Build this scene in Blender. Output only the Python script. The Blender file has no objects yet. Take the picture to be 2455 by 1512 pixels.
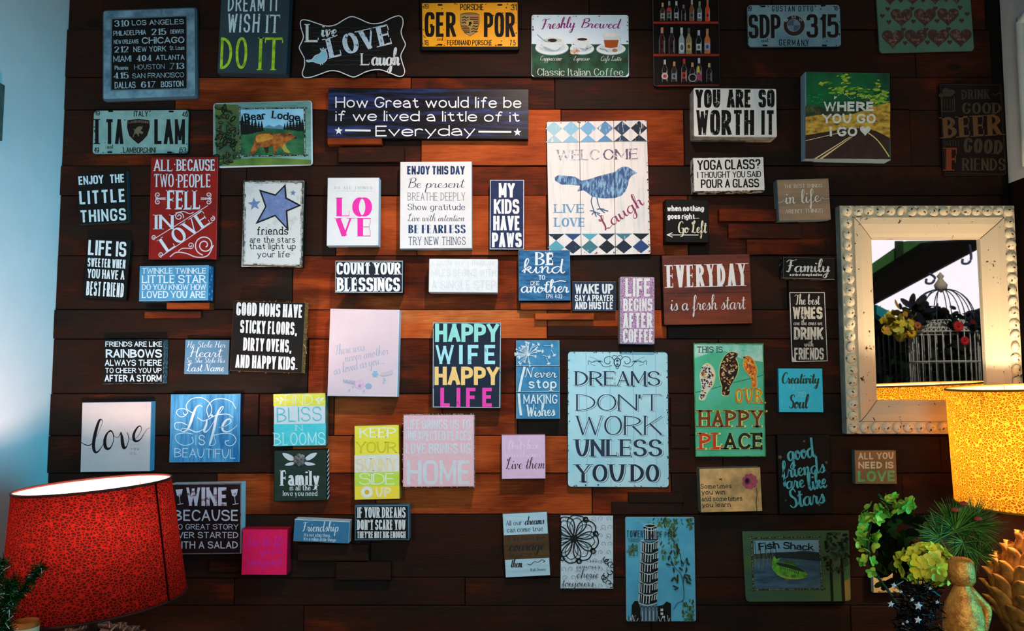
import bpy, math, random
from mathutils import Vector, Matrix
from mathutils.geometry import tessellate_polygon

SC = bpy.context.scene
COL = SC.collection
random.seed(7)

# ------------------------------------------------------------------ camera
FPX = 1850.0
CAM = Vector((0.0, -2.45, 1.55))
PITCH = math.radians(4.3)
cam_data = bpy.data.cameras.new('camera')
cam = bpy.data.objects.new('camera', cam_data)
COL.objects.link(cam)
cam.location = CAM
cam.rotation_euler = (math.pi / 2 + PITCH, 0, 0)
cam_data.sensor_width = 36.0
cam_data.sensor_fit = 'HORIZONTAL'
cam_data.lens = FPX / 2455.0 * 36.0
cam_data.clip_start = 0.02
SC.camera = cam

# ------------------------------------------------------------------ exposure
SC.view_settings.view_transform = 'Standard'
SC.view_settings.look = 'None'
SC.view_settings.gamma = 1.0
SC.view_settings.exposure = 0.0
SC.view_settings.use_curve_mapping = False

# ------------------------------------------------------------------ world: white evening sky low behind the viewer, dim blue elsewhere
W = bpy.data.worlds.new('sky')
SC.world = W
W.use_nodes = True
nt = W.node_tree
nt.nodes.clear()
n_out = nt.nodes.new('ShaderNodeOutputWorld')
n_bg = nt.nodes.new('ShaderNodeBackground')
n_tc = nt.nodes.new('ShaderNodeTexCoord')
n_dot = nt.nodes.new('ShaderNodeVectorMath'); n_dot.operation = 'DOT_PRODUCT'
n_dot.inputs[1].default_value = Vector((0.58, -1.0, 0.14)).normalized()
n_map = nt.nodes.new('ShaderNodeMapRange')
n_map.inputs['From Min'].default_value = 0.935
n_map.inputs['From Max'].default_value = 0.972
n_mix = nt.nodes.new('ShaderNodeMix'); n_mix.data_type = 'RGBA'
n_mix.inputs['A'].default_value = (0.016, 0.019, 0.020, 1)
n_mix.inputs['B'].default_value = (1.15, 1.05, 1.12, 1)
nt.links.new(n_tc.outputs['Generated'], n_dot.inputs[0])
nt.links.new(n_dot.outputs['Value'], n_map.inputs['Value'])
nt.links.new(n_map.outputs['Result'], n_mix.inputs['Factor'])
nt.links.new(n_mix.outputs['Result'], n_bg.inputs['Color'])
n_bg.inputs['Strength'].default_value = 1.0
nt.links.new(n_bg.outputs['Background'], n_out.inputs['Surface'])

def light(name, kind, loc, target, energy, color, **kw):
    d = bpy.data.lights.new(name, kind)
    d.energy = energy
    d.color = color
    for k, v in kw.items():
        setattr(d, k, v)
    o = bpy.data.objects.new(name, d)
    COL.objects.link(o)
    o.location = loc
    if target is not None:
        o.rotation_euler = (Vector(target) - Vector(loc)).to_track_quat('-Z', 'Y').to_euler()
    return o

# ceiling spotlight over the middle of the wall, and blue daylight through the window behind on one side
light('ceiling_spotlight', 'SPOT', (0.22, -1.45, 3.15), (-0.04, 0.0, 1.82), 160.0, (1.0, 0.77, 0.66),
      spot_size=math.radians(60), spot_blend=1.0, shadow_soft_size=0.02)
light('daylight_area', 'AREA', (-1.12, -3.3, 2.2), (-1.0, 0.0, 1.7), 12.5, (0.58, 0.80, 0.85),
      shape='RECTANGLE', size=0.5, size_y=1.2, spread=math.radians(105))

light('daylight_area', 'AREA', (0.35, -3.3, 2.0), (0.95, 0.0, 1.35), 6.0, (0.62, 0.80, 0.80),
      shape='RECTANGLE', size=0.7, size_y=1.0, spread=math.radians(72))  # added daylight fill to brighten the right-hand signs, no window there
# the open terrace side, low and across from the white wall
light('terrace_daylight', 'AREA', (1.75, -1.6, 1.5), (-1.45, -.12, 1.72), 8.0, (0.0, 0.56, 0.88),
      shape='RECTANGLE', size=1.2, size_y=1.0, spread=math.radians(40))

# low sun behind the building: it only reaches the terrace beyond the room
light('sun', 'SUN', (2.5, 3.0, 5.0), (2.75, -2.0, 1.2), 1.6, (1.0, 0.95, 0.88), angle=math.radians(2))

# ------------------------------------------------------------------ pixel <-> place
def ray(px, py):
    a = (px - 1227.5) / FPX
    b = -(py - 756.0) / FPX
    c, s = math.cos(PITCH), math.sin(PITCH)
    return Vector((a, c - b * s, s + b * c))

def at(px, py, Y):
    d = ray(px, py)
    t = (Y - CAM.y) / d.y
    return CAM + d * t

def lin(c):
    out = []
    for v in c[:3]:
        v = v / 255.0
        out.append(v / 12.92 if v <= 0.04045 else ((v + 0.055) / 1.055) ** 2.4)
    return (out[0], out[1], out[2], 1.0)

# ------------------------------------------------------------------ materials
_mats = {}
def paint(c1, c2=None, mode='mottle', scale=30.0, stretch=(1, 1, 1), lo=0.35, hi=0.65, rough=0.55, metal=0.0,
          bump=0.0, spec=0.12):
    """painted surface: two colours mixed by a noise pattern"""
    def ink(c):   # blacks are warm soot blacks
        return (c[0] * .74, c[1] * .60, c[2] * .50) if c is not None and max(c) < 42 else c
    c1, c2 = ink(c1), ink(c2)
    key = (tuple(c1), tuple(c2) if c2 else None, mode, scale, stretch, lo, hi, rough, metal, bump, spec)
    if key in _mats:
        return _mats[key]
    m = bpy.data.materials.new('paint')
    m.use_nodes = True
    t = m.node_tree
    b = t.nodes['Principled BSDF']
    b.inputs['Roughness'].default_value = rough
    b.inputs['Metallic'].default_value = metal
    b.inputs['Specular IOR Level'].default_value = spec
    tc = t.nodes.new('ShaderNodeTexCoord')
    mp = t.nodes.new('ShaderNodeMapping')
    mp.inputs['Scale'].default_value = stretch
    t.links.new(tc.outputs['Object'], mp.inputs['Vector'])
    nz = t.nodes.new('ShaderNodeTexNoise')
    nz.inputs['Scale'].default_value = scale
    nz.inputs['Detail'].default_value = 5.0
    nz.inputs['Roughness'].default_value = 0.65
    t.links.new(mp.outputs['Vector'], nz.inputs['Vector'])
    if c2 is None:
        c2 = tuple(max(0, v * 0.955) for v in c1)
    mr = t.nodes.new('ShaderNodeMapRange')
    mr.inputs['From Min'].default_value = lo
    mr.inputs['From Max'].default_value = hi
    t.links.new(nz.outputs['Fac'], mr.inputs['Value'])
    mx = t.nodes.new('ShaderNodeMix'); mx.data_type = 'RGBA'
    mx.inputs['A'].default_value = lin(c1)
    mx.inputs['B'].default_value = lin(c2)
    t.links.new(mr.outputs['Result'], mx.inputs['Factor'])
    t.links.new(mx.outputs['Result'], b.inputs['Base Color'])
    if bump:
        bp = t.nodes.new('ShaderNodeBump')
        bp.inputs['Strength'].default_value = bump
        bp.inputs['Distance'].default_value = 0.004
        t.links.new(nz.outputs['Fac'], bp.inputs['Height'])
        t.links.new(bp.outputs['Normal'], b.inputs['Normal'])
    _mats[key] = m
    return m

def worn(c1, c2, amount=0.5, scale=90.0, stretch=(1, 1, 1)):
    """lettering paint rubbed through to the colour underneath; higher amount = more rubbed"""
    lo = 0.72 - 0.3 * amount
    return paint(c1, c2, scale=scale, stretch=stretch, lo=lo, hi=lo + 0.05)

def as_mat(c):
    return paint(c, None, scale=60.0) if isinstance(c, tuple) else c

# ------------------------------------------------------------------ mesh helpers
class MB:
    """collects faces, each with a material, and links them as ONE mesh object"""
    def __init__(self):
        self.v, self.f, self.m, self.mats = [], [], [], []
        self.smooth = []
    def slot(self, mat):
        if mat not in self.mats:
            self.mats.append(mat)
        return self.mats.index(mat)
    def add(self, verts, faces, mat, smooth=False):
        o = len(self.v)
        self.v.extend([tuple(p) for p in verts])
        s = self.slot(mat)
        for f in faces:
            self.f.append(tuple(i + o for i in f))
            self.m.append(s)
            self.smooth.append(smooth)
    def box(self, lo, hi, mat):
        (x0, y0, z0), (x1, y1, z1) = lo, hi
        v = [(x0, y0, z0), (x1, y0, z0), (x1, y1, z0), (x0, y1, z0), (x0, y0, z1), (x1, y0, z1), (x1, y1, z1), (x0, y1, z1)]
        self.add(v, [(3, 2, 1, 0), (4, 5, 6, 7), (0, 1, 5, 4), (1, 2, 6, 5), (2, 3, 7, 6), (3, 0, 4, 7)], mat)
    def lathe(self, prof, mat, c=(0, 0, 0), seg=32, smooth=True, M=None):
        """prof: (radius, z) list turned about z"""
        vs, fs = [], []
        for r, z in prof:
            for k in range(seg):
                a = 2 * math.pi * k / seg
                p = Vector((r * math.cos(a), r * math.sin(a), z))
                if M is not None:
                    p = M @ p
                vs.append(p + Vector(c))
        for i in range(len(prof) - 1):
            for k in range(seg):
                k2 = (k + 1) % seg
                fs.append((i * seg + k, i * seg + k2, (i + 1) * seg + k2, (i + 1) * seg + k))
        self.add(vs, fs, mat, smooth)
    def tube(self, pts, r, mat, seg=6, smooth=True):
        pts = [Vector(p) for p in pts]
        n = len(pts)
        rs = r if isinstance(r, (list, tuple)) else [r] * n
        vs, fs = [], []
        for i, p in enumerate(pts):
            d = (pts[min(i + 1, n - 1)] - pts[max(i - 1, 0)])
            if d.length < 1e-9:
                d = Vector((0, 0, 1))
            d.normalize()
            up = Vector((0, 0, 1)) if abs(d.z) < 0.9 else Vector((1, 0, 0))
            a = d.cross(up).normalized(); b = d.cross(a)
            for k in range(seg):
                t = 2 * math.pi * k / seg
                vs.append(p + (a * math.cos(t) + b * math.sin(t)) * rs[i])
        for i in range(n - 1):
            for k in range(seg):
                k2 = (k + 1) % seg
                fs.append((i * seg + k, i * seg + k2, (i + 1) * seg + k2, (i + 1) * seg + k))
        fs.append(tuple(range(seg))[::-1]); fs.append(tuple((n - 1) * seg + k for k in range(seg)))
        self.add(vs, fs, mat, smooth)
    def ball(self, c, r, mat, seg=12, rings=8, sc=(1, 1, 1)):
        prof = [(max(1e-5, r * math.sin(math.pi * i / rings)), -r * math.cos(math.pi * i / rings)) for i in range(rings + 1)]
        self.lathe(prof, mat, c, seg, True, Matrix.Diagonal(sc))
    def build(self, name, parent=None, origin=None, label=None):
        me = bpy.data.meshes.new(name)
        if origin is not None:
            ox, oy, oz = origin
            vs = [(x - ox, y - oy, z - oz) for x, y, z in self.v]
        else:
            vs = self.v
        me.from_pydata(vs, [], self.f)
        for mt in self.mats:
            me.materials.append(mt)
        me.polygons.foreach_set('material_index', self.m)
        me.polygons.foreach_set('use_smooth', self.smooth)
        me.update()
        o = bpy.data.objects.new(name, me)
        COL.objects.link(o)
        if parent is not None:
            o.parent = parent
        elif origin is not None:
            o.location = origin
        if label:
            o['label'] = label
        return o

def thing(name, label, cat, loc, group=None):
    o = bpy.data.objects.new(name, None)
    o.empty_display_size = 0.05
    COL.objects.link(o)
    o.location = loc
    o['label'] = label
    o['category'] = cat
    if group:
        o['group'] = group
    return o

def tag(o, label, cat, group=None, kind=None):
    if label: o['label'] = label
    if cat: o['category'] = cat
    if group: o['group'] = group
    if kind: o['kind'] = kind
    return o

# ------------------------------------------------------------------ lettering skeletons (ten units tall; * marks a rounded corner, c closes)
G = {
'A': '0 0 3 10 6 0/1 3.2 5 3.2', 'B': '0 0 0 10/0 10 5.2 10* 5.2 5.3* 0 5.3/0 5.3 6 5.3* 6 0* 0 0',
'C': '6 7.4 6 10* 0 10* 0 0* 6 0* 6 2.6', 'D': '0 0 0 10/0 10 6 10* 6 0* 0 0',
'E': '0 0 0 10/0 10 4.8 10/0 5.2 4.2 5.2/0 0 4.8 0', 'F': '0 0 0 10/0 10 4.8 10/0 5 4.2 5',
'G': '6 7.4 6 10* 0 10* 0 0* 6 0* 6 4.4/6 4.4 3.4 4.4', 'H': '0 0 0 10/6 0 6 10/0 5.2 6 5.2', 'I': '0 0 0 10',
'J': '4 10 4 0* 0 0* 0 2.8', 'K': '0 0 0 10/6 10 0 4.2/1.9 6 6 0', 'L': '0 0 0 10/0 0 4.8 0',
'M': '0 0 0 10 3.6 1.8 7.2 10 7.2 0', 'N': '0 0 0 10 6 0 6 10', 'O': '0 0* 0 10* 6 10* 6 0* c',
'P': '0 0 0 10/0 10 5.7 10* 5.7 4.4* 0 4.4', 'Q': '0 0* 0 10* 6 10* 6 0* c/3.6 2.6 6.4 -1',
'R': '0 0 0 10/0 10 5.6 10* 5.6 4.8* 0 4.8/2.8 4.8 6 0', 'S': '5.6 7.5 5.6 10* 0.1 10* 0.1 5.4* 5.9 4.9* 5.9 0* 0 0* 0 2.5',
'T': '3 0 3 10/3 10 0 10/3 10 6 10', 'U': '0 10 0 0* 6 0* 6 10', 'V': '0 10 3 0 6 10',
'W': '0 10 2.2 0 4.5 9.4 6.8 0 9 10', 'X': '0 0 6 10/0 10 6 0', 'Y': '0 10 3 4.6 6 10/3 4.6 3 0', 'Z': '0 10 6 10 0 0 6 0',
'0': '0 0* 0 10* 5.6 10* 5.6 0* c', '1': '0 8 2.2 10 2.2 0', '2': '0 7.6 0 10* 5.6 10* 5.6 5.6* 0 0 5.8 0',
'3': '0 7.8 0 10* 5.4 10* 5.4 5.3* 2 5.3/2 5.3 5.8 5.3* 5.8 0* 0 0* 0 2.2', '4': '4.4 0 4.4 10 0 2.8 6 2.8',
'5': '5.4 10 .5 10 .3 4.9/.3 4.9 .3 6.4* 5.8 6.4* 5.8 0* 0 0* 0 2.2', '6': '5.2 8 5.2 10* 0 10* 0 3/0 0* 0 6* 5.8 6* 5.8 0* c',
'7': '0 10 5.8 10 1.8 0', '8': '.4 5.3* .4 10* 5.4 10* 5.4 5.3* c/0 0* 0 5.3* 5.8 5.3* 5.8 0* c',
'9': '.6 2 .6 0* 5.8 0* 5.8 7/0 4* 0 10* 5.8 10* 5.8 4* c',
'.': '0 0 0 .8', ',': '.6 .9 0 -1.8', "'": '0 10 0 7.4', '?': '0 7.6 0 10* 5 10* 5 5.6* 2.5 5.2* 2.5 2.8/2.5 .1 2.5 1', '-': '0 4.5 3 4.5',
':': '0 1 0 2/0 5 0 6', '|': '0 4.6 0 5.4', '~': '0 4 0 6* 3 6* 3 3* 6 3* 6 5',
'a': '.4 5 .4 6.6* 4.6 6.6* 4.6 0/4.6 3.9 0 3.9* 0 0* 4.6 0* 4.6 1.6', 'b': '0 0 0 10/0 4.4 0 6.6* 5 6.6* 5 0* 0 0* 0 2.2',
'c': '4.6 4.8 4.6 6.6* 0 6.6* 0 0* 4.6 0* 4.6 1.8', 'd': '5 0 5 10/5 4.4 5 6.6* 0 6.6* 0 0* 5 0* 5 2.2',
'e': '0 3.4 5 3.4/5 3.4 5 6.6* 0 6.6* 0 0* 4.8 0* 4.8 1.6', 'f': '1.6 0 1.6 10* 4 10* 4 9/0 6.4 3.6 6.4',
'g': '5 6.6 5 -3* 0 -3* 0 -1.6/5 4.4 5 6.6* 0 6.6* 0 .4* 5 .4* 5 2.4', 'h': '0 0 0 10/0 4.2 0 6.6* 4.8 6.6* 4.8 0',
'i': '0 0 0 6.6/0 8.6 0 9.6', 'j': '1.6 6.6 1.6 -3* 0 -3* 0 -2.4/1.6 8.6 1.6 9.6', 'k': '0 0 0 10/4.6 6.6 0 2.6/1.5 3.9 4.8 0',
'l': '0 0 0 10', 'm': '0 0 0 6.6/0 4.4 0 6.6* 4 6.6* 4 0/4 4.4 4 6.6* 8 6.6* 8 0', 'n': '0 0 0 6.6/0 4.2 0 6.6* 4.8 6.6* 4.8 0',
'o': '0 0* 0 6.6* 5 6.6* 5 0* c', 'p': '0 -3 0 6.6/0 4.4 0 6.6* 5 6.6* 5 0* 0 0* 0 2.2', 'q': '5 -3 5 6.6/5 4.4 5 6.6* 0 6.6* 0 0* 5 0* 5 2.2',
'r': '0 0 0 6.6/0 3.6 0 6.6* 3.4 6.6* 3.4 5.2', 's': '4.3 5 4.3 6.6* .1 6.6* .1 3.5* 4.5 3.2* 4.5 0* 0 0* 0 1.6',
't': '1.6 9 1.6 0* 4 0* 4 1.2/0 6.4 3.8 6.4', 'u': '0 6.6 0 0* 4.8 0* 4.8 2.4/4.8 6.6 4.8 0', 'v': '0 6.6 2.5 0 5 6.6',
'w': '0 6.6 1.9 0 3.75 6.2 5.6 0 7.5 6.6', 'x': '0 0 4.8 6.6/0 6.6 4.8 0', 'y': '0 6.6 2.6 0/5 6.6 1.4 -3', 'z': '0 6.6 4.6 6.6 0 0 4.6 0',
}
# joined-up handwriting: smooth strokes, advance first
S = {
'a': (6, '4.6 4.3 3 5 .9 3.6 .6 1.4 1.8 0 3.4 1 4.6 4.8/4.6 4.8 4.3 1.4 5 0 6.2 1.2'),
'b': (5.2, '0 1 1.8 6 2.4 10 1.6 10.8 1 8 1 2 2.2 0 4 1.6 3.8 4 2.6 4.6 1.6 3/3.8 4 5.4 3.6'),
'c': (4.8, '4 4 3 5 1 3.8 .6 1.6 1.8 0 3.4 .4 5 1.6'),
'd': (6.2, '4.4 4.2 3 5 .9 3.6 .6 1.4 1.8 0 3.4 1 5 6 5.2 11/5.2 11 4.6 4 4.6 1.2 5.4 0 6.4 1.2'),
'e': (4, '0 1.2 2.2 2.4 3.4 3.8 2.6 5 1.2 4 .8 1.6 2.2 0 4.2 1.2'),
'f': (4, '0 1 2 4.6 3.6 9 3 11 2 9 1.6 3 1.2 -3 .6 -5 .4 -3 2 -.4 4.2 1.2'),
'g': (5.8, '4.4 4.2 3 5 .9 3.6 .6 1.4 1.8 0 3.4 1 4.6 4.8/4.6 4.8 4.2 0 3.4 -4 2 -5 1.2 -3.6 3 -1.4 6 1.2'),
'h': (5.6, '0 1 2 6 3 10 2.2 11 1.4 8 1 0/1 2 2.6 4.8 4 4.4 3.8 1.4 4.6 0 5.8 1.2'),
'i': (2.8, '0 1.2 1.2 4.8/1.2 4.8 1 1.4 1.8 0 3 1.2/1.7 7.6 1.6 6.8'),
'j': (3, '0 1.2 1.6 4.8/1.6 4.8 1.2 0 .4 -4 -.8 -5 -1 -3.6 1 -1 3 1.2/1.9 7.6 1.8 6.8'),
'k': (5.2, '0 1 2 6 3 10 2.2 11 1.4 8 1 0/1 2 3 4.8 4 4 2.6 2.6 1.6 2.6/2.4 2.6 4 .2 5.4 1.2'),
'l': (3.2, '0 1 2 5 3 9.6 2.2 11 1.2 8 1 2 2 0 3.4 1.2'),
'm': (7.2, '0 3.8 1 4.9 1.2 3 .9 0/.9 1 2.4 4.6 3.4 4.4 3.2 0/3.2 1 4.7 4.6 5.8 4.4 5.5 1.4 6.2 0 7.4 1.2'),
'n': (5.2, '0 3.8 1 4.9 1.2 3 .9 0/.9 1 2.6 4.7 3.8 4.3 3.5 1.4 4.2 0 5.4 1.2'),
'o': (4.8, '3 4.9 1.2 4.2 .6 1.8 1.8 0 3.6 1.4 3.8 3.8 2.8 4.9 2.6 3.8 4 3.2 5.2 3.8'),
'p': (5, '0 1.4 1.4 4.8/1.4 4.8 1 0 .6 -5/.9 2 2.4 4.8 4.2 4 4 1.2 2.6 0 1.4 .6/3.4 .4 5.2 1.3'),
'q': (5.6, '4.4 4.2 3 5 .9 3.6 .6 1.4 1.8 0 3.4 1 4.6 4.8/4.6 4.8 4.2 -5'),
'r': (4.2, '0 1.2 1.2 5 1.6 4.4 3 4.4/3 4.4 2.6 1.2 3.2 0 4.4 1.2'),
's': (4, '0 1 2 4 2.4 5.2/2.4 5.2 3.2 2.4 2.6 .4 1.2 0 .6 .8/2.6 .4 4.2 1.2'),
't': (3.6, '0 1.2 1.8 5 2.2 9/2.2 9 1.6 3 1.8 .6 2.6 0 3.8 1.2/.2 6.4 3.8 6.8'),
'u': (5.8, '0 1.2 .9 4.8/.9 4.8 .7 1.4 1.6 0 3 1 4.2 4.8/4.2 4.8 4 1.4 4.8 0 6 1.2'),
'v': (4.8, '0 3.6 .9 4.8 1.4 2.6 1.8 0 3.2 2 3.8 4.6 3.2 4.8 4 3.8 5.2 4'),
'w': (7, '0 3.8 .9 4.8 1 1.4 1.8 0 3 1.4 3.6 4.6/3.6 4.6 3.5 1.4 4.3 0 5.8 2 6 4.8 6.4 3.8 7.4 4'),
'x': (4.4, '0 4 1 4.8 3 .2 4.6 1.2/3.8 4.8 .4 0'),
'y': (5.4, '0 1.2 .9 4.8/.9 4.8 .7 1.4 1.6 .2 3 1.2 4.2 4.8/4.2 4.8 3.8 0 3 -4 1.6 -5 1 -3.6 3 -1.2 5.6 1.2'),
'z': (4.6, '0 4 1.4 5 3.4 4.8 .6 .2 2 .4 4.8 1.2'),
'B': (6.2, '1.8 9.8 1.4 5 .8 0/0 8.6 2 10.6 5 10.4 5.2 7.4 2.2 5.6/2.2 5.6 5.6 5 5.4 1.4 3 0 1 .6'),
'C': (5.6, '5.4 8.4 4.6 10.6 1.8 9 .4 4.6 1.2 .8 3.4 0 5.8 1.6'),
'D': (6.4, '1.8 10 1.4 5 1 .4/0 9.4 3 10.4 6 7.6 5.6 2.6 3 0 0 .4'),
'E': (5, '4.8 9 3.4 10.4 1.8 9 2.2 6.4 3.4 5.8/3.4 5.8 1.2 5 .4 2 2 0 5.2 1.6'),
'F': (5.4, '2.8 9.6 2.2 4 1.2 .4 -.4 .8/-.4 8.4 1.4 10.2 4 9.6 6.6 10.6/.8 5.2 4.4 5.4'),
'G': (6.2, '5 8.6 4 10.4 1.6 9 .4 4.6 1.4 .6 3.6 0 5 2 5.2 4.4/3.2 4.2 5.2 4.4/5.2 4.4 5.1 0 4 -3 2 -3.4'),
'H': (6.6, '0 9 1 10.6 1.8 10.4/1.8 10.4 1.4 5 .6 0/5.8 10.6 5 5 4.9 1 5.6 0 6.8 1.2/.2 4.6 3 5.6 5.6 5.4'),
'L': (5.4, '2.2 8.6 .8 9.6 1 8 2.8 8 3.9 10.2 3 11 2.1 8 1.6 3 .3 .3/.3 .3 1.6 1 3.4 0 5.6 1'),
'N': (6.6, '-.2 .4 .8 3 1.4 10/1.4 10 4.4 .2/4.4 .2 5.4 9.2 6.8 10.6'),
'S': (5.2, '4.8 8.6 3.8 10.6 1.6 9.8 1.6 7 4 4.6 4 1.2 1.8 0 0 1.6'),
'T': (5.4, '-.4 8.4 1 10.2 4 9.6 7 10.6/3.8 9.6 3.2 4 2.2 .2 .6 .8'),
'W': (7.4, '0 9.4 1 10.4 1.6 5 2 0/2 0 4.4 8/4.4 8 4.9 0/4.9 0 6.8 7 7.6 10.6'),
'A': (7, '0 .6 3 6 5 10.6/5 10.6 5.2 4 5.6 .4 7 1.2/1.4 3.8 5.4 4.2'),
'.': (1.6, '.6 .5 .7 0'), ',': (1.6, '.8 .6 .2 -1.6'), "'": (1.4, '1 10.6 .6 8.4'), ' ': (3.2, ''),
'-': (3, '0 3 2.6 3'), '!': (2, '1.4 10 1 3/1 .6 1 0'),
}

def parse(g):
    out = []
    for st in g.split('/'):
        tk = st.split()
        closed = False
        if tk and tk[-1] == 'c':
            closed = True
            tk = tk[:-1]
        pts = []
        for i in range(0, len(tk) - 1, 2):
            r = tk[i + 1].endswith('*')
            pts.append((float(tk[i]), float(tk[i + 1].rstrip('*')), r))
        if pts:
            out.append((pts, closed))
    return out

def catmull(pts, closed=False, n=6):
    m = len(pts)
    if m < 3 and not closed:
        return [Vector(p) for p in pts]
    P = [Vector(p) for p in pts]
    out = []
    rng = range(m) if closed else range(m - 1)
    for i in rng:
        p0 = P[(i - 1) % m] if (closed or i > 0) else P[0] * 2 - P[1]
        p1 = P[i]
        p2 = P[(i + 1) % m]
        p3 = P[(i + 2) % m] if (closed or i + 2 < m) else P[-1] * 2 - P[-2]
        for k in range(n):
            t = k / n
            out.append(0.5 * ((2 * p1) + (p2 - p0) * t + (2 * p0 - 5 * p1 + 4 * p2 - p3) * t * t + (3 * p1 - p0 - 3 * p2 + p3) * t ** 3))
    out.append(P[0].copy() if closed else P[-1])
    return out

def rounded_paths(pts, closed, rnd, n=6):
    """skeleton stroke -> smooth pieces, split where a corner is sharp: (points, starts_free, ends_free)"""
    m = len(pts)
    P = [Vector(p[:2]) for p in pts]
    R = [p[2] for p in pts]
    def corner(i):
        c, a, b = P[i], P[(i - 1) % m], P[(i + 1) % m]
        fa = 0.5 if R[(i - 1) % m] and (closed or i - 1 >= 0) else 1.0
        fb = 0.5 if R[(i + 1) % m] and (closed or i + 1 < m) else 1.0
        A = c + (a - c) * fa * rnd
        B = c + (b - c) * fb * rnd
        k = 0.5523
        c1 = A + (c - A) * k
        c2 = B + (c - B) * k
        o = []
        for j in range(n + 1):
            t = j / n
            o.append(A * (1 - t) ** 3 + c1 * 3 * t * (1 - t) ** 2 + c2 * 3 * t * t * (1 - t) + B * t ** 3)
        return o
    if closed:
        o = []
        for i in range(m):
            o += corner(i)
        o.append(o[0].copy())
        return [(dedupe(o), 'loop', 'loop')]
    out, cur, s = [], [P[0]], 'end'
    for i in range(1, m):
        if i == m - 1:
            cur.append(P[i]); out.append((dedupe(cur), s, 'end'))
        elif R[i]:
            cur += corner(i)
        else:
            cur.append(P[i]); out.append((dedupe(cur), s, 'corner'))
            cur, s = [P[i]], 'corner'
    return out

def dedupe(p):
    o = [p[0]]
    for q in p[1:]:
        if (q - o[-1]).length > 1e-4:
            o.append(q)
    return o if len(o) > 1 else [p[0], p[0] + Vector((1e-3, 0))]

def normals(path, loop=False):
    n = len(path)
    out = []
    for i in range(n):
        a = path[(i - 1) if i > 0 else ((n - 2) if loop else 0)]
        b = path[(i + 1) if i < n - 1 else (1 if loop else n - 1)]
        d = b - a
        if d.length < 1e-9:
            d = Vector((1, 0))
        d.normalize()
        out.append((d, Vector((-d.y, d.x))))
    return out

STY = {  # corner rounding, thin/thick ratio, serif length (x stem), serif thickness (x stem), gap
'sans': (0.95, 1.0, 0, 0, 0.10), 'cond': (0.62, 0.92, 0, 0, 0.055), 'serif': (1.0, 0.38, 2.3, 0.36, 0.10),
'fat': (1.0, 0.14, 1.5, 0.12, 0.10), 'slab': (0.8, 0.75, 1.9, 0.62, 0.05), 'type': (1.0, 1.0, 3.0, 1.0, 0.12), 'hand': (0.95, 1.0, 0, 0, 0.12),
'wide': (1.0, 1.0, 0, 0, 0.2), 'chisel': (1.0, 0.6, 1.7, 0.5, 0.08),
}

# ------------------------------------------------------------------ signs: a board with printed or carved lettering and motifs
BACK = -0.0135          # the signs hang against the face of the planks

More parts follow.
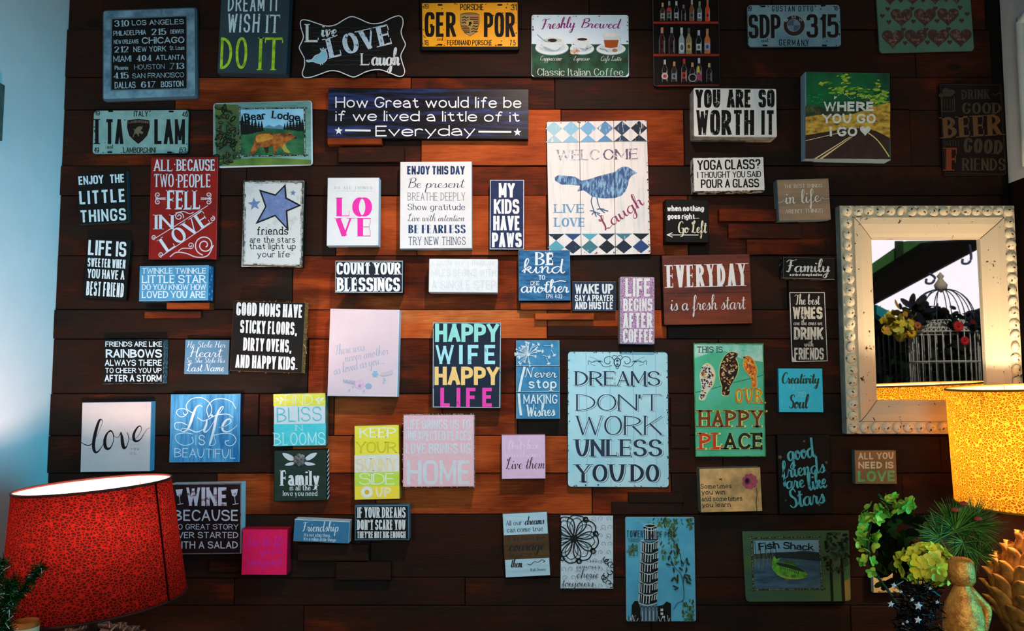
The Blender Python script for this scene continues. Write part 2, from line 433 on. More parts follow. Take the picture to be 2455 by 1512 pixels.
class Sign:
    def __init__(self, name, label, cat, Z, corners, depth, face, side=None, thick=None, rad=0.0, group=None,
                 edge=None, outline=None, bevel=0.0016):
        self.ox, self.oy, self.k = Z
        self.d = depth
        Y = -depth
        pts = [at(self.ox + x * self.k, self.oy + y * self.k, Y) for x, y in corners]
        tl, tr, br, bl = pts
        c = (tl + tr + br + bl) / 4
        u = ((tr - tl) + (br - bl)); u.y = 0; u.normalize()
        v = ((tl - bl) + (tr - br)); v.y = 0
        if outline is None:
            v2 = Vector((-u.z, 0, u.x))
            mix = (v.normalized() + v2).normalized()
            v = mix
            u = Vector((v.z, 0, -v.x))
        else:
            v = Vector((-u.z, 0, u.x))
        w = ((tr - tl).length + (br - bl).length) / 2
        h = ((tl - bl).length + (tr - br).length) / 2
        self.c, self.u, self.v, self.w, self.h = c, u, v, w, h
        self.layer = 0
        self.parts = {}
        th = thick if thick is not None else depth + BACK
        self.th = th
        self.root = thing(name, label, cat, (c.x, Y + th, c.z), group)
        self.org = Vector((c.x, Y + th, c.z))
        mb = MB()
        face = as_mat(face)
        side = as_mat(side) if side is not None else face
        edge = as_mat(edge) if edge is not None else side
        if outline is None:
            o2 = self.rrect(w, h, rad)
        else:
            o2 = []
            for x, y in outline:
                p = at(self.ox + x * self.k, self.oy + y * self.k, Y) - c
                o2.append((p.dot(u), p.dot(v)))
        n = len(o2)
        bv = min(bevel, th * 0.4)
        def ring(scale_in, y):
            if scale_in == 0:
                return [c + u * a + v * b + Vector((0, y, 0)) for a, b in o2]
            out = []
            for i in range(n):
                a, b = Vector(o2[i - 1]), Vector(o2[(i + 1) % n])
                d = (b - a).normalized()
                nn = Vector((-d.y, d.x))          # outline runs clockwise or anticlockwise
                out.append((o2[i][0] + nn.x * scale_in, o2[i][1] + nn.y * scale_in))
            return [c + u * a + v * b + Vector((0, y, 0)) for a, b in out]
        area = sum(o2[i][0] * o2[(i + 1) % n][1] - o2[(i + 1) % n][0] * o2[i][1] for i in range(n))
        sgn = 1 if area > 0 else -1
        r0 = ring(bv * sgn, 0.0)
        r1 = ring(0, bv)
        r2 = ring(0, th)
        tri = tessellate_polygon([[Vector((p - c).to_tuple()) for p in r0]])
        mb.add([p - self.org for p in r0], tri, face)
        q = [(i, (i + 1) % n, n + (i + 1) % n, n + i) for i in range(n)]
        mb.add([p - self.org for p in r0 + r1], q, edge)
        mb.add([p - self.org for p in r1 + r2], q, side)
        mb.add([p - self.org for p in r2], [t[::-1] for t in tri], side)
        self.board = mb.build('board', self.root)

    @staticmethod
    def rrect(w, h, r, seg=5):
        if r <= 0:
            return [(-w / 2, -h / 2), (w / 2, -h / 2), (w / 2, h / 2), (-w / 2, h / 2)]
        o = []
        for cx, cy, a0 in ((w / 2 - r, -h / 2 + r, -90), (w / 2 - r, h / 2 - r, 0), (-w / 2 + r, h / 2 - r, 90), (-w / 2 + r, -h / 2 + r, 180)):
            for k in range(seg + 1):
                a = math.radians(a0 + 90 * k / seg)
                o.append((cx + r * math.cos(a), cy + r * math.sin(a)))
        return o

    # photo pixel (as zoomed) -> point on the face of this board, relative to the sign
    def pt(self, x, y, lay):
        return at(self.ox + x * self.k, self.oy + y * self.k, -self.d - 0.0003 - lay) - self.org

    def mbof(self, part):
        if part not in self.parts:
            self.parts[part] = MB()
        return self.parts[part]

    def nextlay(self):
        self.layer += 1
        return self.layer * 0.000012

    def poly(self, pts, col, part='picture', smooth=False, n=5):
        lay = self.nextlay()
        if smooth:
            pts = [tuple(p) for p in catmull(pts, True, n)][:-1]
        vs = [Vector((p[0], p[1], 0)) for p in pts]
        tri = tessellate_polygon([vs])
        self.mbof(part).add([self.pt(p[0], p[1], lay) for p in pts], tri, as_mat(col))

    def rect(self, x0, y0, x1, y1, col, part='picture'):
        self.poly([(x0, y0), (x1, y0), (x1, y1), (x0, y1)], col, part)

    def ell(self, cx, cy, rx, ry, col, part='picture', rot=0, n=20):
        a0 = math.radians(rot)
        self.poly([(cx + rx * math.cos(t) * math.cos(a0) - ry * math.sin(t) * math.sin(a0),
                    cy + rx * math.cos(t) * math.sin(a0) + ry * math.sin(t) * math.cos(a0))
                   for t in (2 * math.pi * i / n for i in range(n))], col, part)

    def strip(self, path, hw, mat, part, lay, loop=False, nib=None):
        N = normals(path, loop)
        n = len(path)
        L, R = [], []
        for i, p in enumerate(path):
            d, nn = N[i]
            w = hw[i] if isinstance(hw, list) else hw
            if nib:
                w = math.hypot(nib[0] * nn.x, nib[1] * nn.y)
            L.append(p + nn * w); R.append(p - nn * w)
        vs = [self.pt(p.x, p.y, lay) for p in L] + [self.pt(p.x, p.y, lay) for p in R]
        fs = [(i, i + 1, n + i + 1, n + i) for i in range(n - 1)]
        self.mbof(part).add(vs, fs, mat)

    def line(self, pts, w, col, part='picture', smooth=False, closed=False, taper=False, n=6):
        path = catmull(pts, closed, n) if smooth else [Vector(p) for p in pts] + ([Vector(pts[0])] if closed else [])
        m = len(path)
        hw = [w / 2 * (max(0.15, math.sin(math.pi * min(1, max(0, i / max(1, m - 1))))) if taper else 1) for i in range(m)]
        mat = as_mat(col)
        if smooth or m == 2:
            self.strip(path, hw, mat, part, self.nextlay(), closed)
        else:
            lay = self.nextlay()
            for i in range(m - 1):
                d = (path[i + 1] - path[i])
                if d.length > 1e-6:
                    d = d.normalized() * (w * 0.45)
                    self.strip([path[i] - d, path[i + 1] + d], w / 2, mat, part, lay + (i % 8) * 0.0000012)

    def star(self, cx, cy, r, col, part='picture', rot=0, inner=0.42):
        p = []
        for i in range(10):
            a = math.radians(rot - 90 + 36 * i)
            q = r if i % 2 == 0 else r * inner
            p.append((cx + q * math.cos(a), cy + q * math.sin(a)))
        self.poly(p, col, part)

    def heart(self, cx, cy, w, h, col, part='picture'):
        p = []
        for i in range(28):
            t = 2 * math.pi * i / 28
            x = 16 * math.sin(t) ** 3
            y = 13 * math.cos(t) - 5 * math.cos(2 * t) - 2 * math.cos(3 * t) - math.cos(4 * t)
            p.append((cx + x / 32 * w, cy - (y + 2.5) / 29 * h))
        self.poly(p, col, part)

    def text(self, st, s, x0, x1, yb, H, col, w=0.14, yb1=None, slant=0.0, gap=None, part='lettering', jit=0.0, arc=0.0, thin=None):
        yb1 = yb if yb1 is None else yb1
        e = Vector((x1 - x0, yb1 - yb)); Wd = e.length; e.normalize()
        nrm = Vector((e.y, -e.x))
        o = Vector((x0, yb))
        mat = as_mat(col)
        lay0 = self.nextlay()
        def M(p, du=0.0):
            u, v = p
            a = arc * (1 - (2 * u / Wd - 1) ** 2) if arc else 0.0
            return o + e * (u + slant * v) + nrm * (v + a)
        idx = 0
        if st == 'script':
            hw = w * H / 2
            th = (thin if thin is not None else 0.34) * hw
            tot = sum(S.get(c, S['n'])[0] for c in s)
            lastadv = 0
            sx = (Wd - 2 * hw - slant * H * 0.4) / tot
            sy = H / 10.6
            x = 0.0
            for ch in s:
                adv, g = S.get(ch, S['n'])
                for pts, cl in parse(g):
                    q = catmull([(p[0], p[1]) for p in pts], cl, 5)
                    path = [M((hw + (x + p.x) * sx, p.y * sy)) for p in q]
                    m = len(path)
                    hws = []
                    for i in range(m):
                        a, b = path[max(0, i - 1)], path[min(m - 1, i + 1)]
                        d = b - a
                        f = max(0.0, d.dot(-nrm) / max(1e-6, d.length))
                        hws.append(th + (hw - th) * f ** 1.3)
                    for _ in range(2):
                        hws = [(hws[max(0, i - 1)] + 2 * hws[i] + hws[min(m - 1, i + 1)]) / 4 for i in range(m)]
                    self.strip(path, hws, mat, part, lay0 + (idx % 8) * 0.0000012)
                    idx += 1
                x += adv
            return
        rnd, ratio, sl, stk, gp = STY[st]
        nl = sum(1 for c in s if c not in " .,':-|"); ns = sum(1 for c in s if c == ' ')
        pitch = Wd / max(1.0, nl + .45 * ns + .35 * (len(s) - nl - ns))
        a = min(w * H, pitch * (.46 if st in ('fat', 'serif') else .40 if len(s) > 3 else .5)) / 2
        b = min(a * ratio, w * H * .5 * ratio)
        if st in ('cond', 'sans', 'slab'): b = min(a * 1.12, w * H / 2 * ratio)
        gp = min((gap if gap is not None else gp) * H, pitch * (.3 if gap is None else .9))
        items = []
        for ch in s:
            if ch == ' ':
                items.append((None, 2.6))
            else:
                g = parse(G.get(ch, G['-']))
                xs = [p[0] for pts, cl in g for p in pts]
                items.append((g, max(xs) - min(0, min(xs))))
        letters = sum(1 for it in items if it[0])
        fixed = 2 * a * letters + gp * (len(items) - 1)
        sx = max((Wd - fixed) / max(0.1, sum(it[1] for it in items)), 0.02 * H)
        need = fixed + sx * sum(it[1] for it in items)
        sq = Wd / need if need > Wd * 1.001 or sum(it[1] for it in items) > 0.5 else 1.0
        if sum(it[1] for it in items) < 0.5: sq = 1.0
        sy = (H - 2 * b) / 10.0
        x = 0.0
        for (g, gw), ch in zip(items, s):
            if g is None:
                x += gw * sx + gp
                continue
            dy = (random.random() - 0.5) * jit * H
            dr = (random.random() - 0.5) * jit * 0.6
            punct = ch in ".,':-|"
            levels = (0.0, 10.0, 6.6, -3.0)
            def T(p):
                u = x + a + p.x * sx
                v = b + p.y * sy + dy
                return M(((u + dr * v) * sq, v))
            for pts, cl in g:
                hasr = any(p[2] for p in pts)
                pcs = rounded_paths(pts, cl, rnd)
                for pi, (path, fs, fe) in enumerate(pcs):
                    # into letter space
                    q = [Vector(((x + a + p.x * sx), b + p.y * sy)) for p in path]
                    if fs != 'loop':
                        for end in (0, 1):
                            kind = fs if end == 0 else fe
                            i0, i1 = (0, 1) if end == 0 else (-1, -2)
                            d = (q[i0] - q[i1])
                            if d.length < 1e-9: continue
                            d.normalize()
                            vert = abs(d.y) > 0.35
                            lev = path[i0].y in levels
                            if vert and lev and not punct:
                                q[i0] = q[i0] + d * (b / max(0.5, abs(d.y)))
                            elif kind == 'corner':
                                q[i0] = q[i0] + d * a * 0.9
                            elif not hasr and abs(d.x) > .9 and ch in 'EFTLZz' and (i0 == -1):
                                q[i0] = q[i0] + d * a * 0.45
                            # serifs
                            if sl and not punct and kind == 'end':
                                L = min(sl * a, a + gp * .5 + (2.0 if st == 'type' else 1.45) * sx); t = max(stk * a, 0.6 if self.k < .5 else .25)
                                y_l = path[i0].y
                                if abs(d.y) > 0.6 and lev:
                                    cx = q[i0].x
                                    yy = b + y_l * sy
                                    yy = yy + (b - t / 2) * (1 if d.y > 0 else -1) + 0.0
                                    lo_, hi_ = cx - L, cx + L
                                    if ch.islower() and d.y > 0:
                                        hi_ = cx + a
                                    if st == 'fat' and ch in 'AVWXYMN': pass
                                    P = [M((lo_ * sq, yy + dy)), M((hi_ * sq, yy + dy))]
                                    self.strip(P, t / 2, mat, part, lay0 + 0.0000012 * (idx % 8 + 1)); idx += 1
                                elif abs(d.x) > 0.8 and not hasr and (i0 == -1 or ch == 'T') and ch in 'EFTLZ':
                                    ln = (1.7 * a + 0.05 * H)
                                    yy = q[i0].y
                                    if y_l >= 9: ya, yb_ = yy + b, yy - ln
                                    elif y_l <= 1: ya, yb_ = yy - b, yy + ln
                                    else: ya, yb_ = yy - ln * 0.6, yy + ln * 0.6
                                    xx = q[i0].x - (t / 2 if d.x > 0 else -t / 2)
                                    P = [M((xx * sq, ya + dy)), M((xx * sq, yb_ + dy))]
                                    self.strip(P, t / 2, mat, part, lay0 + 0.0000012 * (idx % 8 + 1)); idx += 1
                    N = normals(q, fs == 'loop')
                    n = len(q)
                    vs = []
                    ylo, yhi = -1e9, 1e9
                    if not hasr and not punct:
                        ylo = b + min(p.y for p in path) * sy - b; yhi = b + max(p.y for p in path) * sy + b
                    for sgn in (1, -1):
                        for i in range(n):
                            d, nn = N[i]
                            hwid = math.hypot(a * nn.x, b * nn.y) * ({'W': .72, 'M': .82, 'N': .9, 'w': .8, 'm': .82}.get(ch, 1.0) if st in ('cond', 'sans', 'slab') else 1.0)
                            # stress: in contrasted faces rising diagonals are thin
                            if ratio < 0.6 and not hasr and n == 2 and abs(d.x) > 0.12 and abs(d.y) > 0.3:
                                hwid = (a if d.x * d.y < 0 else max(b, 0.35 * a))
                                if ch in 'Zz': hwid = a
                            p = q[i] + nn * hwid * sgn
                            p.y = min(yhi, max(ylo, p.y))
                            pp = M(((p.x + dr * p.y) * sq, p.y + dy))
                            vs.append(self.pt(pp.x, pp.y, lay0 + (idx % 8) * 0.0000012))
                    self.mbof(part).add(vs, [(i, i + 1, n + i + 1, n + i) for i in range(n - 1)], mat)
                    idx += 1
            x += gw * sx + 2 * a + gp

    def done(self):
        for name, mb in self.parts.items():
            mb.build(name.split('#')[0], self.root)
        return self.root

KZ = 620.0 / 2344.0
Z1, Z2, Z3, Z4, Z5 = (0, 0, KZ), (500, 0, KZ), (1000, 0, KZ), (1500, 0, KZ), (1835, 0, KZ)
Z6, Z7, Z8, Z9, Z10 = (0, 360, KZ), (500, 360, KZ), (1000, 360, KZ), (1500, 360, KZ), (1835, 460, KZ)
Z11, Z12, Z13, Z14, Z15 = (0, 720, KZ), (500, 700, KZ), (1000, 720, KZ), (1500, 780, KZ), (1835, 760, KZ)
Z16, Z17, Z18, Z19, Z20 = (0, 1112, KZ), (500, 1112, KZ), (1000, 1112, KZ), (1450, 1112, KZ), (1835, 1112, KZ)
ZN = (0, 0, 1.0)
ZB = (2200, 0, 255.0 / 771.0)
def cv(Za, Zb, x, y):
    """a point read in one zoom, expressed in another"""
    return ((Za[0] + x * Za[2] - Zb[0]) / Zb[2], (Za[1] + y * Za[2] - Zb[1]) / Zb[2])

GS = 'decorative signs on the plank wall'
GP = 'license plates on the plank wall'
WHITE = (226, 222, 220); OFFW = (208, 206, 200); BLACK = (24, 24, 25); NAVY = (28, 36, 66)
INK = (26, 25, 27)

# ================================================================== the room shell
def wood_mat():
    m = bpy.data.materials.new('stained_plank_wood')
    m.use_nodes = True
    t = m.node_tree
    b = t.nodes['Principled BSDF']
    N, Lk = t.nodes.new, t.links.new
    tc = N('ShaderNodeTexCoord')
    at_ = N('ShaderNodeAttribute'); at_.attribute_name = 'plank'
    sep = N('ShaderNodeSeparateColor'); Lk(at_.outputs['Color'], sep.inputs['Color'])
    mul = N('ShaderNodeVectorMath'); mul.operation = 'SCALE'; mul.inputs[0].default_value = (7.0, 3.0, 5.0); Lk(sep.outputs['Red'], mul.inputs['Scale'])
    add = N('ShaderNodeVectorMath'); add.operation = 'ADD'; Lk(tc.outputs['Object'], add.inputs[0]); Lk(mul.outputs['Vector'], add.inputs[1])
    def noise(scale3, sc, det, rough=.6, dist=0.0):
        mp = N('ShaderNodeMapping'); mp.inputs['Scale'].default_value = scale3; Lk(add.outputs['Vector'], mp.inputs['Vector'])
        nz = N('ShaderNodeTexNoise'); nz.inputs['Scale'].default_value = sc; nz.inputs['Detail'].default_value = det; nz.inputs['Roughness'].default_value = rough
        nz.inputs['Distortion'].default_value = dist
        Lk(mp.outputs['Vector'], nz.inputs['Vector'])
        return nz
    broad = noise((1.0, 1, 3.2), 2.6, 3.0, .55, .6)
    grain = noise((2.2, 4, 30.0), 4.0, 6.0, .65, 1.2)
    fine = noise((6, 20, 120.0), 3.0, 4.0, .6)
    stain = noise((1.0, 1, 1.8), 5.5, 4.0, .62, .4)
    ramp = N('ShaderNodeValToRGB')
    e = ramp.color_ramp.elements
    e[0].position = .30; e[0].color = (.0115, .0080, .0058, 1)
    e[1].position = .47; e[1].color = (.030, .0082, .0042, 1)
    x = ramp.color_ramp.elements.new(.60); x.color = (.14, .019, .0038, 1)
    x = ramp.color_ramp.elements.new(.84); x.color = (.50, .092, .017, 1)
    x = ramp.color_ramp.elements.new(.98); x.color = (.66, .25, .07, 1)
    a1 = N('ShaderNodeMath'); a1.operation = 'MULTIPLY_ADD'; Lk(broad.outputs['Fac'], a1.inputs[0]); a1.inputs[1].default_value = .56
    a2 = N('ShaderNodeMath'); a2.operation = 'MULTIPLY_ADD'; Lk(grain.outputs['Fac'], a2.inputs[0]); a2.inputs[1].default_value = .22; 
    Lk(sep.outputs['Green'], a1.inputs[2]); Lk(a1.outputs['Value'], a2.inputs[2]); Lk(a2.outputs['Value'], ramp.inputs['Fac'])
    sr = N('ShaderNodeMapRange'); sr.inputs['From Min'].default_value = .52; sr.inputs['From Max'].default_value = .66; Lk(stain.outputs['Fac'], sr.inputs['Value'])
    sm = N('ShaderNodeMath'); sm.operation = 'MULTIPLY'; Lk(sep.outputs['Blue'], sm.inputs[1]); Lk(sr.outputs['Result'], sm.inputs[0])
    mx = N('ShaderNodeMix'); mx.data_type = 'RGBA'; mx.inputs['B'].default_value = (.022, .010, .006, 1)
    Lk(sm.outputs['Value'], mx.inputs['Factor']); Lk(ramp.outputs['Color'], mx.inputs['A'])
    # knots
    kv = N('ShaderNodeTexVoronoi'); kv.inputs['Scale'].default_value = 3.4; kv.inputs['Randomness'].default_value = 1.0
    kmp = N('ShaderNodeMapping'); kmp.inputs['Scale'].default_value = (.8, .3, 1.5); Lk(add.outputs['Vector'], kmp.inputs['Vector']); Lk(kmp.outputs['Vector'], kv.inputs['Vector'])
    kr = N('ShaderNodeMapRange'); kr.inputs['From Min'].default_value = .09; kr.inputs['From Max'].default_value = .045; Lk(kv.outputs['Distance'], kr.inputs['Value'])
    mk = N('ShaderNodeMix'); mk.data_type = 'RGBA'; mk.inputs['B'].default_value = (.010, .006, .005, 1); Lk(kr.outputs['Result'], mk.inputs['Factor']); Lk(mx.outputs['Result'], mk.inputs['A'])
    fr = N('ShaderNodeMapRange'); fr.inputs['From Min'].default_value = .3; fr.inputs['From Max'].default_value = .7; fr.inputs['To Min'].default_value = .80; fr.inputs['To Max'].default_value = 1.16; Lk(fine.outputs['Fac'], fr.inputs['Value'])
    sc = N('ShaderNodeVectorMath'); sc.operation = 'SCALE'; Lk(mk.outputs['Result'], sc.inputs[0]); Lk(fr.outputs['Result'], sc.inputs['Scale'])
    Lk(sc.outputs['Vector'], b.inputs['Base Color'])
    b.inputs['Roughness'].default_value = .55
    b.inputs['Specular IOR Level'].default_value = .06
    bp = N('ShaderNodeBump'); bp.inputs['Strength'].default_value = .35; bp.inputs['Distance'].default_value = .003
    Lk(grain.outputs['Fac'], bp.inputs['Height']); Lk(bp.outputs['Normal'], b.inputs['Normal'])
    return m
WOOD = wood_mat()

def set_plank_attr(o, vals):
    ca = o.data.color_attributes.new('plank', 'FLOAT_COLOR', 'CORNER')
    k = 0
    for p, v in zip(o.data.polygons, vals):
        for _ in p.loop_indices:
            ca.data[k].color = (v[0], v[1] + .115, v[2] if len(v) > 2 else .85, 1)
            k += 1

rows = [-190, -60, 70, 185, 262, 397, 468, 612, 742, 812, 943, 1044, 1134, 1233, 1385, 1452, 1560, 1680, 1800, 1930, 2060, 2200]
zrow = [at(1230, y, -0.01).z for y in rows]
wall = MB(); pv = []
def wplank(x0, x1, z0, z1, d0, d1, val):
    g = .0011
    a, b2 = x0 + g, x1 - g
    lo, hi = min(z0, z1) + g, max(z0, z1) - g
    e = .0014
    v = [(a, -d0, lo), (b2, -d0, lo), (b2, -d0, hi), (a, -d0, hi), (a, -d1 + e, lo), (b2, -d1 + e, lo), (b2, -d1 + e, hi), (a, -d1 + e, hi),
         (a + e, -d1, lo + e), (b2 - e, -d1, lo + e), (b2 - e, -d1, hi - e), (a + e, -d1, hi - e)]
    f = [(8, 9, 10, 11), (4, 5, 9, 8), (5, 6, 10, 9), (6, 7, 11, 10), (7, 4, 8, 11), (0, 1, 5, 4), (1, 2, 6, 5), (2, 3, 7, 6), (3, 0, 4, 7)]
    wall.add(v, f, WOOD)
    pv.extend([val] * len(f))
# boards given a set lightness: (row, from pixel, to pixel, lightness)
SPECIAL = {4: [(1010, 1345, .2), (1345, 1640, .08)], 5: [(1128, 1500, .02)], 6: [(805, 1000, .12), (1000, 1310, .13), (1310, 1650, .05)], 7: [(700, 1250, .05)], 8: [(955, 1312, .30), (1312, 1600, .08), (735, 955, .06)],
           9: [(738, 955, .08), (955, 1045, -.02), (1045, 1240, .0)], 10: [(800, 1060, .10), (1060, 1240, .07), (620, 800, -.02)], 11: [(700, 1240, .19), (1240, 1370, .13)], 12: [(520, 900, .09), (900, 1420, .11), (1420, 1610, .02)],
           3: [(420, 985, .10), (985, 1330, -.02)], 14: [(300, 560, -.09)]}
rw = random.Random(17)
XL, XR = -1.452, 1.60
for i in range(len(rows) - 1):
    x = XL
    z0, z1 = zrow[i + 1], zrow[i]
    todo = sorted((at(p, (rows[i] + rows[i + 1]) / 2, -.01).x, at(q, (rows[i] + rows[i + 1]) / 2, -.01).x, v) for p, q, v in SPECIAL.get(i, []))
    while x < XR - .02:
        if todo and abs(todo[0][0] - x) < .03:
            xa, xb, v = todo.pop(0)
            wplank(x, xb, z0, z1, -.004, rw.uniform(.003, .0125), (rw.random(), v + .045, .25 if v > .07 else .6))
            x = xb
            continue
        ln = rw.uniform(.45, 1.15)
        x2 = x + ln
        if todo and x2 > todo[0][0] - .2:
            x2 = todo[0][0]
            if x2 - x > 1.3:
                x2 = (x + x2) / 2
        elif x2 > XR - .25: x2 = XR + (rw.uniform(-.06, .0) if i < 7 else 0)
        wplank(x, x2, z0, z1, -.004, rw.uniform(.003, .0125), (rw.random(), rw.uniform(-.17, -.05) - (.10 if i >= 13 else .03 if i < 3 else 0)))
        x = x2
        if x2 >= XR - .08: break
# the short raised blocks that stand proud of the planks
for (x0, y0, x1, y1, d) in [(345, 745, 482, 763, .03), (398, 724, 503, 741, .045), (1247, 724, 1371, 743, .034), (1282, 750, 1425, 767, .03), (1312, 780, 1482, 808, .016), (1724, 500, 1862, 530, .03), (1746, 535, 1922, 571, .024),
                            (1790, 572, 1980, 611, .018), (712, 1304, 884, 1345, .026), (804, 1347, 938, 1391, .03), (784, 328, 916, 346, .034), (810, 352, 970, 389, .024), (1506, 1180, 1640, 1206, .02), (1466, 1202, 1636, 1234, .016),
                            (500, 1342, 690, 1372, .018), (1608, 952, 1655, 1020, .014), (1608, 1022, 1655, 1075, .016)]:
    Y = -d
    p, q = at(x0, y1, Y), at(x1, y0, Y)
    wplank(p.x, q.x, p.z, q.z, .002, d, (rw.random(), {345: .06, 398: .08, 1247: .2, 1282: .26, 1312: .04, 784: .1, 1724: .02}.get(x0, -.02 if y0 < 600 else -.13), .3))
wo = wall.build('wall_back')
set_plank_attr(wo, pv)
wo['kind'] = 'structure'
bk = MB(); bk.box((-1.6, .004, -.05), (1.75, .06, 3.3), as_mat((16, 13, 11))); tag(bk.build('wall_backing'), None, None, kind='structure')

plaster = paint((206, 204, 202), (198, 197, 196), scale=4, rough=.8, bump=.05)
wl = MB()
wl.box((-1.53, -3.4, 0.945), (-1.452, .0, 3.3), plaster)
tag(wl.build('wall_left'), None, None, kind='structure')
fz0, fz1 = at(6, 338, -.318).z, at(8, 205, -.318).z
fm = MB(); yF = -.318
pr = [(0, 0), (0, 1), (.01, 1)]
for (ya, yb, za, zb_) in ((yF - .40, yF, fz1 - .03, fz1), (yF - .40, yF, fz0, fz0 + .03), (yF - .03, yF, fz0 + .03, fz1 - .03), (yF - .40, yF - .37, fz0 + .03, fz1 - .03)):
    fm.box((-1.4518, ya, za), (-1.437, yb, zb_), paint((78, 92, 84), (58, 70, 66), scale=40))
ff = thing('picture_frame', 'dull green-grey frame on the white wall, only its edge showing', 'picture frame', (-1.4518, yF - .2, (fz0 + fz1) / 2))
fm.build('frame', ff, (-1.4518, yF - .2, (fz0 + fz1) / 2))
fm = MB(); fm.box((-1.4518, yF - .37, fz0 + .03), (-1.444, yF - .03, fz1 - .03), paint((120, 124, 118), (96, 100, 96), scale=8)); fm.build('panel', ff, (-1.4518, yF - .2, (fz0 + fz1) / 2))
dd = MB(); dd.box((-1.53, -3.4, 0), (-1.445, -.001, .945), paint((58, 34, 24), (40, 24, 18), scale=12, stretch=(1, 1, 6)))
tag(dd.build('baseboard_left'), None, None, kind='structure')
zsplit = at(2440, 430, -.05).z
wr = MB()
wr.box((1.602, -.16, zsplit), (1.70, .0, 3.3), plaster)
tag(wr.build('wall_right'), None, None, kind='structure')
wr2 = MB(); wr2.box((1.602, -.16, 0), (1.70, .0, zsplit - .0005), paint((34, 26, 22), (26, 20, 17), scale=10))  # dark lower stretch of the right wall
tag(wr2.build('wall_right_lower'), None, None, kind='structure')
# pale moulded panel on the right-hand wall
tr = MB()
pz0, pz1 = zsplit + .03, at(2436, 30, -.13).z
pts = [(1.598, -.1, pz0), (1.598, -.1, pz1 - .05), (1.598, -.115, pz1 - .015), (1.598, -.15, pz1)]
tr.tube(catmull(pts, False, 5), .014, paint((196, 200, 196), (180, 190, 190), scale=20), 10)
tag(tr.build('trim_1'), None, None, kind='structure')
fl_ = MB(); fl_.box((-1.53, -3.4, -.05), (1.70, .05, 0), paint((74, 58, 46), (58, 44, 36), scale=6)); tag(fl_.build('floor'), None, None, kind='structure')
ce = MB(); ce.box((-1.53, -2.9, 3.3), (1.70, .06, 3.36), paint((120, 118, 114), (110, 108, 104), scale=5)); tag(ce.build('ceiling'), None, None, kind='structure')

# ================================================================== the signs, top row first
def lines(s, rows, st, col, **kw):
    for r in rows:
        s.text(st, r[0], r[1], r[2], r[3], r[4], col, yb1=r[5] if len(r) > 5 else None, **kw)

# --- area codes
s = Sign('framed_sign', 'square zinc framed sign listing city names with telephone area codes', 'sign', ZN,
         [(243, 23), (471, 14.5), (472, 235), (244.5, 241)], 0.03, paint((122, 152, 164), (78, 104, 120), scale=16, lo=.4, hi=.6, rough=.4), (70, 84, 92), rad=0.012, group=GS, bevel=0.006)
s.poly([(266, 43), (448.5, 36.5), (449.5, 213.5), (264.5, 218)], (84, 104, 112), 'panel')
s.poly([(269, 46), (446.5, 39.5), (447, 211), (267, 215)], (22, 22, 22), 'panel')
silver = worn((158, 178, 188), (70, 80, 84), .45, 160)
for t, x0, x1, y, H, y1, st, w in [
    ('310', 274, 310, 64, 15, 63, 'serif', .24), ('LOS ANGELES', 316, 441, 61, 12.5, 58, 'sans', .15),
    ('PHILADELPHIA', 272, 350, 86, 12, 83, 'cond', .13), ('215', 363, 399, 84, 15, 83, 'serif', .24), ('DENVER', 409, 441, 81, 10, 80, 'cond', .13),
    ('NEW ORLEANS', 273, 332, 105.5, 10, 104, 'cond', .13), ('CHICAGO', 340, 442, 105, 15.5, 103, 'sans', .17),
    ('212', 274, 309, 126, 14.5, 125, 'serif', .24), ('NEW YORK', 320, 398, 125, 13, 123, 'sans', .15), ('St. Louis', 407, 442, 120, 10, 119, 'cond', .13),
    ('MIAMI', 272, 315, 149, 15, 147.5, 'cond', .13), ('404', 327, 364, 147, 14.5, 146, 'serif', .24), ('ATLANTA', 374, 442, 144, 12, 143, 'sans', .15),
    ('Phoenix', 275, 308, 167.5, 10, 167, 'cond', .13), ('HOUSTON', 322, 395, 167, 12, 165, 'sans', .09), ('713', 406, 442, 165.5, 14.5, 165, 'serif', .24),
    ('415', 272, 309, 189, 15, 188, 'serif', .24), ('SAN FRANCISCO', 317, 441, 188, 12, 185, 'sans', .11),
    ('DALLAS', 275, 325, 212, 15.5, 211, 'cond', .13), ('617', 338, 373.5, 210, 14.5, 209, 'serif', .24), ('BOSTON', 386, 440, 209, 14, 207, 'cond', .15)]:
    s.text(st, t, x0, x1, y, H, silver, w=w, yb1=y1)
s.done()

# --- dream it
s = Sign('canvas_sign', 'dark slate canvas sign reading DREAM IT WISH IT DO IT, cut by the top edge', 'sign', ZN,
         [(533, -30), (699, -30), (683, 175), (519, 175)], 0.05, paint((50, 66, 72), (42, 56, 62), scale=8), (46, 62, 70), group=GS)
grw = worn((196, 214, 216), (60, 76, 82), .4, 120)
lime = paint((178, 214, 44), (96, 150, 30), scale=60, lo=.45, hi=.7)
s.text('hand', 'DREAM IT', 546, 669, 27, 37, grw, w=.1, jit=.04, slant=.03)
s.text('hand', 'WISH', 545, 621, 78, 45, grw, w=.1, jit=.05, slant=.05)
s.text('slab', 'IT', 637, 671, 79, 44, grw, w=.11, slant=.05)
s.text('hand', 'DO', 527, 592, 166, 76, lime, w=.085, jit=.04, slant=.03)
s.text('slab', 'IT', 619, 678, 168, 78, lime, w=.095, slant=.04)
s.done()

